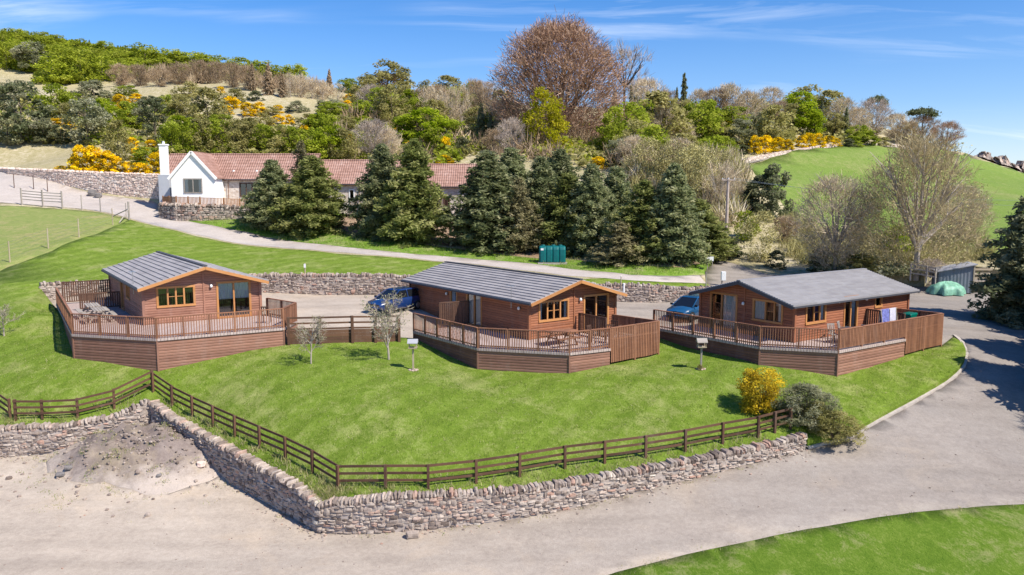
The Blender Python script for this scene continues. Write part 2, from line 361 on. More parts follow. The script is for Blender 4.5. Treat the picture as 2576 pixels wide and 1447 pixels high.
# ------------------------------------------------------------------ terrain heights
class TPS:
    def __init__(s, pts, reg=.02):
        P = np.array([[p.x, p.y, p.z] for p in pts]); s.c = P[:, :2] / 50; n_ = len(P)
        K = s.k(s.c, s.c) + np.eye(n_) * reg * .01; A = np.zeros((n_ + 3, n_ + 3))
        Q = np.hstack([np.ones((n_, 1)), s.c]); A[:n_, :n_] = K; A[:n_, n_:] = Q; A[n_:, :n_] = Q.T
        s.w = np.linalg.solve(A, np.concatenate([P[:, 2], np.zeros(3)])); s.n = n_
    def k(s, a, b):
        d2 = ((a[:, None, :] - b[None]) ** 2).sum(-1); return np.where(d2 > 1e-12, .5 * d2 * np.log(np.maximum(d2, 1e-12)), 0)
    def __call__(s, xy):
        xy = np.asarray(xy, float).reshape(-1, 2) / 50
        return s.k(xy, s.c) @ s.w[:s.n] + np.hstack([np.ones((len(xy), 1)), xy]) @ s.w[s.n:]
cz = lambda px, py, z: PZ(px, py, z + CAMZ)
V3 = lambda x, y, z: Vector((x, y, z + CAMZ))
Lc = [cz(*p) for p in [(0, 1447, -13.1), (1288, 1447, -13.1), (700, 1447, -13.15), (0, 1200, -12.7), (0, 1151, -12.4), (400, 1230, -12.9), (796, 1333, -13.2), (1000, 1340, -13.05), (1300, 1310, -12.75), (1600, 1240, -12.2), (1900, 1165, -11.6), (2030, 1130, -11.3), (2140, 1100, -11.05), (2300, 1010, -10.3), (2400, 950, -9.75), (2430, 900, -9.2), (2425, 870, -9.0), (2350, 770, -8.5), (2450, 760, -8.5), (2576, 760, -8.5), (2576, 1100, -11.4), (2576, 950, -9.95), (2576, 850, -9.1), (2576, 1265, -12.2), (2576, 1447, -12.9), (2000, 1400, -12.7), (850, 745, -7.85), (850, 790, -7.95), (1640, 766, -8.3), (1600, 790, -8.3), (770, 760, -7.9), (1780, 715, -7.6), (1850, 690, -7.35), (1790, 655, -6.6), (2000, 690, -7.5)]]
Lc += [V3(-42, 30, -12.8), V3(45, 30, -12.4), V3(45, 60, -8.6), V3(-42, 20, -13.2), V3(40, 20, -13.2), V3(-33, 56, -7.7), V3(-18, 38.4, -12.0), V3(0, 18, -13.3)]
tL = TPS(Lc)
Uc = [PY(*p) for p in [(850, 1230, 30.7), (1000, 1228, 30.3), (1200, 1220, 30.5), (1423, 1185, 31.6), (1623, 1152, 32.6), (1800, 1120, 33.8), (1987, 1078, 35.2), (385, 985, 39.0), (536, 1072, 36.2), (591, 1098, 35.2), (653, 1126, 34.1), (718, 1155, 33), (786, 1190, 31.8), (107, 1055, 37.4), (37, 1055, 37.2), (196, 1050, 37.6), (288, 1025, 38.2), (0, 1000, 39), (0, 850, 46), (0, 700, 60), (100, 620, 70), (280, 565, 85), (850, 697, 61.6), (1000, 699, 61.5), (400, 640, 70), (700, 692, 62.5), (600, 640, 72), (95, 715, 57), (1700, 705, 65.5), (1640, 724, 60.5), (1400, 676, 70), (1100, 650, 73), (700, 600, 83), (430, 550, 91), (330, 520, 96), (150, 490, 100), (0, 440, 106), (0, 660, 66), (150, 560, 83), (0, 530, 89),
 (700, 565, 88), (850, 575, 86), (1050, 600, 83), (1250, 625, 79), (1500, 650, 75), (1750, 665, 71), (545, 548, 91), (1165, 520, 103), (0, 420, 125), (200, 430, 106), (250, 380, 125), (0, 360, 135), (0, 230, 200), (0, 195, 225), (600, 222, 205), (600, 330, 150), (900, 300, 165), (900, 380, 130), (0, 97, 280), (350, 143, 275), (700, 214, 250), (1100, 265, 220), (1300, 330, 170), (1300, 275, 210), (1600, 310, 180), (1600, 420, 115), (1800, 330, 170), (1800, 430, 115), (1860, 410, 150), (2080, 372, 175), (2220, 368, 185), (2000, 520, 105), (2300, 560, 98), (2576, 560, 100), (2576, 480, 140), (2500, 440, 200), (2576, 440, 240), (2480, 405, 250), (2440, 395, 255), (2040, 310, 215), (2300, 350, 215),
 (2300, 690, 69), (2150, 690, 70), (2450, 735, 63), (2576, 640, 80), (2576, 770, 58), (1000, 560, 96), (1400, 560, 96)]]
Uc += [cz(2140, 1100, -10.95), cz(2300, 1010, -10.15), cz(2400, 950, -9.6), cz(2430, 900, -9.05), cz(2425, 870, -8.9), cz(2000, 690, -7.5), cz(1850, 690, -7.3), cz(1780, 712, -7.45), cz(2350, 765, -8.4)]
Uc += [V3(x, y, z) for x, y, z in [(-45, 50, -7.8), (-40, 37, -11), (-60, 80, -3), (50, 50, -9), (60, 80, -6), (60, 40, -10.5), (-250, 420, 28), (-120, 420, 22), (0, 420, 8), (120, 420, -5), (230, 420, -15), (260, 260, -6), (-260, 260, 50), (-150, 120, 8), (170, 120, -5), (-40, 48, -8.2), (-8, 46.5, -8.6), (-30, 49, -7.5)]]
for k in range(3):
    for p, g_ in zip(DK[k], GP[k]):
        if g_: Uc.append(PY(*(Z1, Z2, Z3)[k](*g_), p.y))
Uc += [L_.P(a, b, 0) + Vector((0, 0, z + CAMZ)) for L_, a, b, z in [(LG[0], 2, 6, -8.1), (LG[0], -2, 8, -8.1), (LG[0], -1, 12.5, -7.95), (LG[0], 2, 12, -8.0), (LG[1], 2, 5, -8.8), (LG[1], 3, 1, -9.0), (LG[2], 3, 3, -8.7), (LG[2], 7, 5, -8.8)]]
Uc += [PY(x, y, Y) - Vector((0, 0, .22)) for x, y, Y in ((-150, 1080, 36.6), (0, 1078, 36.7), (195, 1075, 36.9), (300, 1052, 37.6), (377, 1030, 38.2), (520, 1106, 35.45), (650, 1174, 32.9), (760, 1224, 31.0))]
tU = TPS(Uc)
MOUND = (-17.3, 36.1)
def wob(xy, s, a):
    x, y = xy[:, 0] * s, xy[:, 1] * s
    return a * (np.sin(x * 1.7 + 1.3 * np.sin(y * 1.1)) + np.sin(y * 2.1 + 1.7 * np.sin(x * .9 + 2)) + .5 * np.sin(x * 4.3 + y * 3.1) + .5 * np.sin(y * 5.3 - x * 3.7)) / 2
def hL(xy):
    xy = np.asarray(xy, float).reshape(-1, 2); q = xy.copy(); q[:, 1] = np.maximum(q[:, 1], 18); q[:, 0] = np.clip(q[:, 0], -60, 70)
    z = tL(q)
    dx = (xy[:, 0] - MOUND[0]) / 5.2; dy = (xy[:, 1] - MOUND[1] + .12 * (xy[:, 0] - MOUND[0])) / 2.8; r = np.sqrt(dx * dx + dy * dy + .06 * wob(xy, 1.6, 1.) ** 2)
    b = np.where(r < 1, (1 - r * r) ** 1.5, 0)
    return z + 1.55 * b + b * (wob(xy, 2.2, .2) + wob(xy, 5.1, .1)) + wob(xy, .8, .02)
def hU(xy):
    xy = np.asarray(xy, float).reshape(-1, 2); q = xy.copy(); q[:, 1] = np.clip(q[:, 1], 26, 430); q[:, 0] = np.clip(q[:, 0], -260, 260)
    z = tU(q); r = np.hypot(xy[:, 0], xy[:, 1])
    k = np.clip((r - 420) / 500, 0, 1); z = z * (1 - k) + (-12.) * k
    far = np.clip((xy[:, 1] - 95) / 60, 0, 1) * np.clip((500 - r) / 80, 0, 1)
    return z + wob(xy, .55, .035) + far * wob(xy, .11, .7)
hu = lambda x, y: float(hU([[x, y]])[0]); hl = lambda x, y: float(hL([[x, y]])[0])
YS = np.concatenate([np.arange(22, 110, .25), np.arange(110, 425, 1.)])
def at(px, py, low=False):
    r = ray(px, py); xs = r[0] / r[1] * YS; zr = CAMZ + r[2] / r[1] * YS
    d = zr - (hL if low else hU)(np.stack([xs, YS], 1)); i = np.nonzero(d < 0)[0]
    if len(i) and i[0] > 0:
        i = i[0]; t = d[i - 1] / (d[i - 1] - d[i]); Y = YS[i - 1] + t * (YS[i] - YS[i - 1])
    else:
        m = YS > 60; j = int(np.argmin(np.where(m, d / YS, 9))); Y = YS[j]
        p = PY(px, py, Y); return Vector((p.x, Y, float((hL if low else hU)([[p.x, Y]])[0])))
    return PY(px, py, Y)
def lay(pts, low=False): return [at(*p, low) for p in pts]
def dense(pts, step=1.0, closed=False):
    out = []; P = list(pts) + ([pts[0]] if closed else [])
    for a, b in zip(P, P[1:]):
        L = math.hypot(b[0] - a[0], b[1] - a[1]); k = max(1, int(L / step))
        for i in range(k): out.append((a[0] + (b[0] - a[0]) * i / k, a[1] + (b[1] - a[1]) * i / k))
    if not closed: out.append((P[-1][0], P[-1][1]))
    return out
def smooth(pts, it=2):
    P = [Vector((p[0], p[1])) for p in pts]
    for _ in range(it):
        Q = [P[0]]
        for a, b in zip(P, P[1:]): Q += [a * .75 + b * .25, a * .25 + b * .75]
        P = Q + [P[-1]]
    return [(p.x, p.y) for p in P]
xy2 = lambda L_: [(p[0], p[1]) for p in L_]

# plan lines
WALL_R = smooth(xy2(lay([(822, 1343), (900, 1345), (1000, 1340), (1150, 1326), (1300, 1307), (1450, 1277), (1600, 1240), (1750, 1203), (1900, 1165), (1970, 1147), (2028, 1128)], True)), 1)
WALL_L = [(-17.95, 38.35), (-15.2, 36.25), (-11.4, 33.2), (-8.9, 31.1), (-8.15, 30.25), (-7.55, 29.75)]
WALL_W = [(-50, 36.3), (-30, 36.35), (-24.3, 36.5), (-21.5, 36.8), (-19.3, 37.5), (-17.95, 38.35)]
FRONTW = WALL_W + smooth(WALL_L[1:] + WALL_R[:1], 1) + WALL_R[1:]
KERB = smooth(xy2(lay([(2028, 1128), (2075, 1116), (2120, 1104), (2140, 1099), (2170, 1080), (2240, 1042), (2300, 1010), (2360, 975), (2400, 948), (2422, 925), (2430, 900), (2428, 880), (2420, 862), (2400, 845)], True)), 2)
BACKW = [(-33.6, 56.3), (-32.4, 57.4), (-29, 59.3), (-22, 61.6), (-13.4, 61.4), (-4, 61.2), (3, 60.6), (10.5, 60.2), (17.5, 61.4)]
LJ = xy2(lay([(1776, 712)], False))[0]
def din(a, b, t): return (a[0] + (b[0] - a[0]) * t, a[1] + (b[1] - a[1]) * t)
d0, d1, d2 = DK
BEH = [xy2([d2[4]])[0], xy2([LG[2].P(5, 3, 0)])[0], xy2([d2[0]])[0], (8.4, 46.3), xy2([LG[1].P(5.5, 1.5, 0)])[0], xy2([LG[1].P(1.5, 4.5, 0)])[0], xy2([d1[0]])[0], xy2([din(d1[0], d0[4], .5)])[0], xy2([d0[4]])[0], xy2([LG[0].P(5.5, 1.5, 0)])[0], xy2([LG[0].P(1.5, 7, 0)])[0], xy2([d0[0]])[0]]
def shift(path, d):
    out = []
    for i, p in enumerate(path):
        a = Vector(path[max(0, i - 1)]); b = Vector(path[min(len(path) - 1, i + 1)]); t = (b - a).normalized(); out.append((p[0] - t.y * d, p[1] + t.x * d))
    return out
PL = shift(FRONTW, .3) + KERB[1:] + BEH + shift(BACKW, .3) + [LJ] + xy2(lay([(1768, 690), (1785, 668), (1800, 652), (1850, 664), (1930, 690), (2060, 700), (2240, 715), (2325, 722), (2345, 700), (2450, 700)], True)) + [(48, 64), (70, 62), (70, -80), (-70, -80), (-70, 36.3)]
ZONES = {}
FL = smooth(xy2(lay([(1470, 1470), (1560, 1434), (1700, 1402), (1880, 1362), (2050, 1328), (2200, 1302), (2310, 1287), (2440, 1277), (2700, 1262)], True)), 2)
ZONES['lawn_front'] = FL + [(70, 33), (70, -60), (3, -60), (3.5, 20)]
an = [2 * PI * i / 40 for i in range(40)]
ZONES['earth'] = [(MOUND[0] + 4.75 * math.cos(a) * (1 + .07 * math.sin(5 * a) + .05 * math.sin(11 * a) + .03 * math.sin(17 * a)), MOUND[1] - .12 * 4.75 * math.cos(a) + 2.55 * math.sin(a) * (1 + .08 * math.sin(4 * a) + .06 * math.sin(9 * a) + .04 * math.sin(15 * a))) for a in an]
LANE_UP = [(-160, 425), (0, 428), (60, 440), (230, 487), (330, 500), (400, 508), (396, 530), (430, 548), (530, 568), (665, 592), (867, 625), (1103, 644), (1355, 662), (1557, 691), (1680, 695), (1759, 692)]
LANE_LO = [(1776, 713), (1640, 711), (1472, 698), (1300, 677), (1120, 657), (867, 637), (665, 619), (496, 592), (400, 569), (362, 560), (335, 551), (250, 529), (60, 512), (-160, 508)]
ZONES['lane'] = smooth(xy2(lay(LANE_UP)), 1) + smooth(xy2(lay(LANE_LO)), 1)
ZONES['paddock'] = xy2(lay([(-160, 518), (60, 519), (250, 534), (325, 552), (290, 568), (240, 590), (130, 632), (20, 672), (-100, 720)]))
ZONES['litter'] = smooth(xy2(lay([(840, 583), (900, 594), (1070, 615), (1200, 634), (1340, 650), (1440, 652), (1510, 664), (1640, 670), (1740, 675), (1785, 662), (1800, 600), (1500, 560), (1150, 500), (900, 520), (820, 560)])), 1)
ZONES['verge'] = xy2(lay([(396, 535), (430, 551), (530, 571), (665, 595), (867, 628), (1103, 647), (1355, 666), (1557, 694), (1765, 694), (1800, 650), (1790, 600), (1500, 560), (1150, 500), (640, 540), (400, 530)]))
ZONES['field'] = xy2(lay([(1850, 415), (1960, 392), (2080, 372), (2230, 369), (2330, 371), (2430, 384), (2500, 412), (2640, 448)])) + [(120, 120), (90, 84)] + xy2(lay([(2420, 640), (2200, 600), (2000, 560), (1960, 500), (1900, 440)]))
ZONES['lawn'] = xy2(lay([(1776, 713), (1472, 702), (1120, 660), (867, 640), (665, 622), (496, 595), (362, 562), (325, 552), (290, 568), (240, 590), (130, 632), (20, 672), (-100, 720)])) + [(-75, 56), (-75, 20), (64, 20), (64, 62)] + xy2(lay([(2320, 725), (2060, 705), (1850, 690)]))

def inpoly(P, poly):
    x, y = P[:, 0], P[:, 1]; r = np.zeros(len(P), bool); Q = poly; j = len(Q) - 1
    for i in range(len(Q)):
        xi, yi = Q[i]; xj, yj = Q[j]
        if yi != yj:
            c = ((yi > y) != (yj > y)) & (x < (xj - xi) * (y - yi) / (yj - yi) + xi); r ^= c
        j = i
    return r
def build_ground():
    V = []; E = []
    def loop(pl, step):
        P = dense(pl, step, True); b = len(V); V.extend(P); E.extend((b + i, b + (i + 1) % len(P)) for i in range(len(P)))
    loop(PL, .5); loop(ZONES['lawn_front'], .7); loop(ZONES['earth'], .5); loop(ZONES['lane'], 1.2); loop(ZONES['paddock'], 1.5)
    loop(ZONES['litter'], 1.5); loop(ZONES['field'], 3); loop(ZONES['lawn'], 1.5)
    R = random.Random(5)
    def grid(x0, x1, y0, y1, s, cone=None):
        y = y0
        while y < y1:
            x = x0
            while x < x1:
                if cone is None or abs(x) < cone * y + 12: V.append((x + R.uniform(-.3, .3) * s, y + R.uniform(-.3, .3) * s))
                x += s
            y += s
    grid(-32, 40, 24, 66, .8); grid(-23, -11.5, 33.2, 39.2, .28); grid(-75, 75, 66, 112, 1.5, .78); grid(-340, 340, 112, 425, 4.5, .85); grid(-68, 68, -60, 23, 8)
    for r in (480, 800, 1600, 4000):
        for i in range(40): V.append((r * math.cos(2 * PI * i / 40), r * math.sin(2 * PI * i / 40)))
    vs, es, fs, *_ = delaunay_2d_cdt([Vector(v) for v in V], E, [], 0, 1e-4)
    P = np.array([(v.x, v.y) for v in vs]); T = np.array([f for f in fs if len(f) == 3])
    C = P[T].mean(1)
    zl, zu = hL(P), hU(P)
    inL = inpoly(C, PL); zone = np.full(len(C), 'hillside', dtype=object)
    for k in ('lawn', 'field', 'verge', 'litter', 'paddock', 'lane'): zone[inpoly(C, ZONES[k])] = k
    zone[inL] = 'gravel'
    for k in ('earth', 'lawn_front'): zone[inL & inpoly(C, ZONES[k])] = k
    nm = {'gravel': ('gravel_drive', 'gravel'), 'lawn_front': ('front_lawn', 'lawn_front'), 'earth': ('earth_mound', 'earth'), 'lane': ('lane', 'lane_gravel'), 'paddock': ('paddock_grass', 'paddock'), 'litter': ('leaf_litter', 'litter'), 'field': ('field', 'field'), 'lawn': ('lawn', 'lawn'), 'verge': ('verge', 'verge'), 'hillside': ('hillside', 'hillside')}
    for k, (name, mt) in nm.items():
        t = T[zone == k]
        if not len(t): continue
        z = (zl if k in ('gravel', 'lawn_front', 'earth') else zu)
        ids, inv = np.unique(t, return_inverse=True); inv = inv.reshape(t.shape)
        co_ = np.column_stack([P[ids], z[ids]]); 
        cnt = {}
        for a in inv:
            for i in range(3):
                e = (a[i], a[(i + 1) % 3]); cnt[e] = 1
        rim = [e for e in cnt if (e[1], e[0]) not in cnt]
        vv = co_.tolist(); ff = inv.tolist(); low = {}
        for a, b in rim:                                     # rim of the sheet turned down into the ground
            for i in (a, b):
                if i not in low: low[i] = len(vv); x, y, zz_ = vv[i]; vv.append([x, y, zz_ - (.5 if k in ('gravel', 'lawn_front', 'earth') else 2.5)])
            ff.append([b, a, low[a], low[b]])
        me = bpy.data.meshes.new(name); me.from_pydata(vv, [], ff); me.materials.append(M[mt])
        me.polygons.foreach_set('use_smooth', [True] * len(inv) + [False] * (len(ff) - len(inv))); me.update()
        tag(link(name, me), kind='structure')
build_ground()
# ------------------------------------------------------------------ rubble walls
STV = [(x, y, z) for x in (-1, 0, 1) for y in (-1, 0, 1) for z in (-1, 0, 1) if (x, y, z) != (0, 0, 0)]
STI = {p: i for i, p in enumerate(STV)}; STF = []
for ax in range(3):
    for sg in (-1, 1):
        o1, o2 = [(1, 2), (2, 0), (0, 1)][ax]
        for i in (-1, 0):
            for j in (-1, 0):
                q = []
                for di, dj in ((0, 0), (1, 0), (1, 1), (0, 1)):
                    p = [0, 0, 0]; p[ax] = sg; p[o1] = i + di; p[o2] = j + dj; q.append(STI[tuple(p)])
                STF.append(tuple(q if sg > 0 else q[::-1]))
def stone(mb, c, t, nrm, w, d, h, R, tint=None, tilt=0):
    up = Vector((0, 0, 1)); vs = []
    if tilt: t, up = (t * math.cos(tilt) + up * math.sin(tilt)), (up * math.cos(tilt) - t * math.sin(tilt))
    for p in STV:
        L = math.sqrt(sum(k * k for k in p)); e = L ** -.5
        j = [1 + R.uniform(-.2, .2) for _ in range(3)]
        vs.append(c + t * (p[0] * e * w * .54 * j[0]) + nrm * (p[1] * e * d * .54 * j[1]) + up * (p[2] * e * h * .54 * j[2]))
    mb.add(vs, STF, 0, R.random() if tint is None else tint)
def rubble(name, path, zb, zt, label, thick=.45, size=.22, side=-1, cope=.28, coremat='mortar', mt='rubble', seed=1, group=None, faces=(1,), open_ends=True):
    R = random.Random(seed); P = [Vector((p[0], p[1], 0)) for p in path]
    S = [0.]
    for a, b in zip(P, P[1:]): S.append(S[-1] + (b - a).length)
    def ev(s):
        s = min(max(s, 0), S[-1] - 1e-4); i = max(k for k in range(len(S) - 1) if S[k] <= s)
        f = (s - S[i]) / (S[i + 1] - S[i]); t = (P[i + 1] - P[i]).normalized()
        return P[i].lerp(P[i + 1], f), t, Vector((t.y, -t.x, 0)) * -side, zb[i] + (zb[i + 1] - zb[i]) * f, zt[i] + (zt[i + 1] - zt[i]) * f
    mid = ev(S[-1] / 2)[0]; th = thing(name, label, 'wall', (mid.x, mid.y, min(zb)), group)
    core = MB(); stn = MB(); cop = MB(); n_ = max(2, int(S[-1] / .6)); prev = None
    for i in range(n_ + 1):
        p, t, nm, b, h = ev(S[-1] * i / n_); b -= .25
        q = [p - nm * .02 + Vector((0, 0, b)), p - nm * .02 + Vector((0, 0, h)), p - nm * thick + Vector((0, 0, h)), p - nm * thick + Vector((0, 0, b))]
        if prev:
            for k in range(3): core.quad(prev[k], prev[k + 1], q[k + 1], q[k])
        if i in (0, n_): core.add(q, [(0, 1, 2, 3)])
        prev = q
    Hm = max(t_ - b_ for t_, b_ in zip(zt, zb)); nc = max(2, round(Hm / (size * .72)))
    fr = sorted([(k + R.uniform(-.3, .3)) / nc for k in range(1, nc)]); fr = [0] + fr + [1]
    for k in range(nc):
        s = -R.random() * size
        while s < S[-1]:
            w = size * R.uniform(.45, 1.7); p, t, nm, b, h = ev(s + w / 2); H = h - b
            z0 = b + H * fr[k] + R.uniform(-.05, .05); z1 = b + H * fr[k + 1] + R.uniform(-.05, .05)
            if z1 - z0 > .045 and s + w / 2 < S[-1]:
                if R.random() < .22 and z1 - z0 > .13:
                    zm = z0 + (z1 - z0) * R.uniform(.4, .6)
                    for za, zc in ((z0, zm), (zm, z1)): stone(stn, p - nm * (.1 + R.uniform(-.02, .03)) + Vector((0, 0, (za + zc) / 2)), t, nm, w * .97, .24, (zc - za) * 1.0, R)
                else: stone(stn, p - nm * (.1 + R.uniform(-.03, .04)) + Vector((0, 0, (z0 + z1) / 2)), t, nm, w * .97, .26, (z1 - z0) * 1.02, R)
            s += w
    if cope:
        s = 0
        while s < S[-1]:
            w = cope * R.uniform(.38, .8); p, t, nm, b, h = ev(s + w / 2); hh = cope * R.uniform(.7, 1.25)
            stone(cop, p - nm * (thick / 2 - .02) + Vector((0, 0, h + hh * .42)), t, nm, w, thick * R.uniform(.85, 1.1), hh, R, None, R.uniform(-.22, .22)); s += w * 1.02
        cop.build('coping', M[mt], th, tint=True)
    core.build('core', M[coremat], th); stn.build('stonework', M[mt], th, tint=True)
    return th
def inw(path, d):
    out = []
    for i, p in enumerate(path):
        a = Vector(path[max(0, i - 1)]); b = Vector(path[min(len(path) - 1, i + 1)]); t = (b - a).normalized(); out.append((p[0] - t.y * d, p[1] + t.x * d))
    return out
fw = dense(FRONTW, 1.2)
wi = next(i for i, p in enumerate(fw) if (Vector(p) - Vector(WALL_L[0])).length < .05)
for nm_, pth, lb, sd_ in (('retaining_wall', fw[wi:], 'long curving rubble stone retaining wall with upright cope stones below the front lawn fence', 3), ('retaining_wall', fw[:wi + 1], 'low rubble stone retaining wall behind the earth mound at the left edge', 4)):
    zb = hL(np.array(pth)); zt = hU(np.array(inw(pth, .4))) - .1
    if sd_ == 3:
        k = np.clip((len(pth) - 1 - np.arange(len(pth))) / 4, 0, 1); zt = np.maximum(zb + .35, zt - .0 * (1 - k))
    rubble(nm_, pth, zb, zt, lb, .5, .22, -1, .25, seed=sd_)
bw = dense(BACKW, 1.5); zb = hL(np.array(bw)); zt = np.maximum(hU(np.array(inw(bw, .9))) - .05, zb + .75)
rubble('stone_wall', bw, zb, zt, 'rubble stone wall along the back of the gravel parking behind the three lodges', .5, .26, -1, .30, seed=5)
# paler kerb strip along the right of the lawn
kb = MB(); kp = dense(KERB, .7); prev = None
for i, p in enumerate(kp):
    a = Vector(kp[max(0, i - 1)]); b = Vector(kp[min(len(kp) - 1, i + 1)]); t = (b - a).normalized(); nr = Vector((t.y, -t.x)); z = hl(*p) + .05
    q = [(p[0] + nr.x * o, p[1] + nr.y * o, z + dz) for o, dz in ((.12, -.35), (.11 + random.uniform(-.04, .04), random.uniform(.0, .04)), (-.08, .05), (-.08, -.35))]
    if prev:
        for k in range(3): kb.quad(prev[k], prev[k + 1], q[k + 1], q[k])
    prev = q
tag(kb.build('kerb', M['kerb']), kind='structure')

# ------------------------------------------------------------------ cladding
def wallp(mb, O, u, nrm, length, zb, zt, gab, ops, c=.145, m=0):
    """courses of rounded boards; gab = (rise, ) for a gable; ops = (u0,u1,z0,z1)"""
    z = zb; rise = gab or 0; zmax = zt + rise
    def rng(zz):
        if zz <= zt or not rise: return 0, length
        k = (zz - zt) / rise * length / 2; return k, length - k
    while z < zmax - 1e-3:
        z1 = min(z + c, zmax if rise else zt); zm = (z + z1) / 2
        a0, b0 = rng(z); a1, b1 = rng(z1); iv = [(0, length)]
        for (p, q, r, s) in ops:
            if r <= zm <= s: iv = [x for (i, j) in iv for x in ((i, min(j, p)), (max(i, q), j)) if x[1] - x[0] > 1e-3]
        tn = random.random()
        for i, j in iv:
            am, bm = (a0 + a1) / 2, (b0 + b1) / 2
            rows = [(z, a0, b0, 0), (z + (z1 - z) * .2, a0 + (a1 - a0) * .2, b0 + (b1 - b0) * .2, .022), (z + (z1 - z) * .8, a0 + (a1 - a0) * .8, b0 + (b1 - b0) * .8, .022), (z1, a1, b1, 0)]
            pr = None
            for (zz, aa, bb, o) in rows:
                p, q = max(i, aa), min(j, bb)
                if q < p: p = q = (p + q) / 2
                e = (O + u * p + nrm * o + Vector((0, 0, zz)), O + u * q + nrm * o + Vector((0, 0, zz)))
                if pr: mb.quad(pr[0], pr[1], e[1], e[0], m, tn)
                pr = e
        z = z1
def opening(kind, th, O, u, nrm, op, lights, trim, curtains=(), blind=0, leaf=None):
    u0, u1, z0, z1 = op; f = MB(); Z = Vector((0, 0, 1)); cw = .10
    A = lambda uu, zz, o: O + u * uu + Z * zz + nrm * o
    def bar(ua, ub, za, zb_, o0=-.09, o1=.05):
        f.hexa([A(ua, za, o1), A(ub, za, o1), A(ub, za, o0), A(ua, za, o0), A(ua, zb_, o1), A(ub, zb_, o1), A(ub, zb_, o0), A(ua, zb_, o0)])
    bar(u0 - cw, u1 + cw, z1 - .02, z1 + cw); bar(u0 - cw, u1 + cw, z0 - cw, z0 + .02, o1=.075)
    bar(u0 - cw, u0 + .02, z0 + .02, z1 - .02); bar(u1 - .02, u1 + cw, z0 + .02, z1 - .02)
    xs = [u0 + (u1 - u0) * k for k in lights]
    for x in xs: bar(x - .045, x + .045, z0 + .02, z1 - .02, o1=.035)
    ed = [u0] + xs + [u1]
    if kind == 'window':
        for k, (a, b) in enumerate(zip(ed, ed[1:])):
            if len(ed) > 3 and k not in (0, len(ed) - 2): bar(a + .05, b - .05, (z0 + z1) / 2 - .015, (z0 + z1) / 2 + .015, -.06, .0)
    w = f.build(kind, M[trim], th, tint=True)
    for a, b in zip(ed, ed[1:]):
        g_ = MB(); g_.quad(A(a, z0, -.03), A(b, z0, -.03), A(b, z1, -.03), A(a, z1, -.03)); g_.build('pane', M['glass'], w)
    for (a, b, zlo) in curtains:
        c_ = MB(); k = max(4, int((u1 - u0) * (b - a) / .05)); pr = None
        for i in range(k + 1):
            x = u0 + (u1 - u0) * (a + (b - a) * i / k); o = -.075 + .025 * math.sin(i * 1.6)
            e = (A(x, z0 + (z1 - z0) * zlo, o), A(x, z1, o))
            if pr: c_.quad(pr[0], e[0], e[1], pr[1])
            pr = e
        c_.build('curtain', M['curtain'], w, smooth=True)
    return w
def wall_lamp(th, p, nrm):
    l = MB(); l.box(p + nrm * .03, (.1, .1, .14)); b = l.build('wall_lamp', M['black'], th)
    g_ = MB(); g_.lathe(p + nrm * .12 - Vector((0, 0, .1)), [(.03, 0), (.075, .03), (.085, .1), (.06, .17), (.02, .2)], 10); g_.build('globe', M['white'], b, smooth=True)

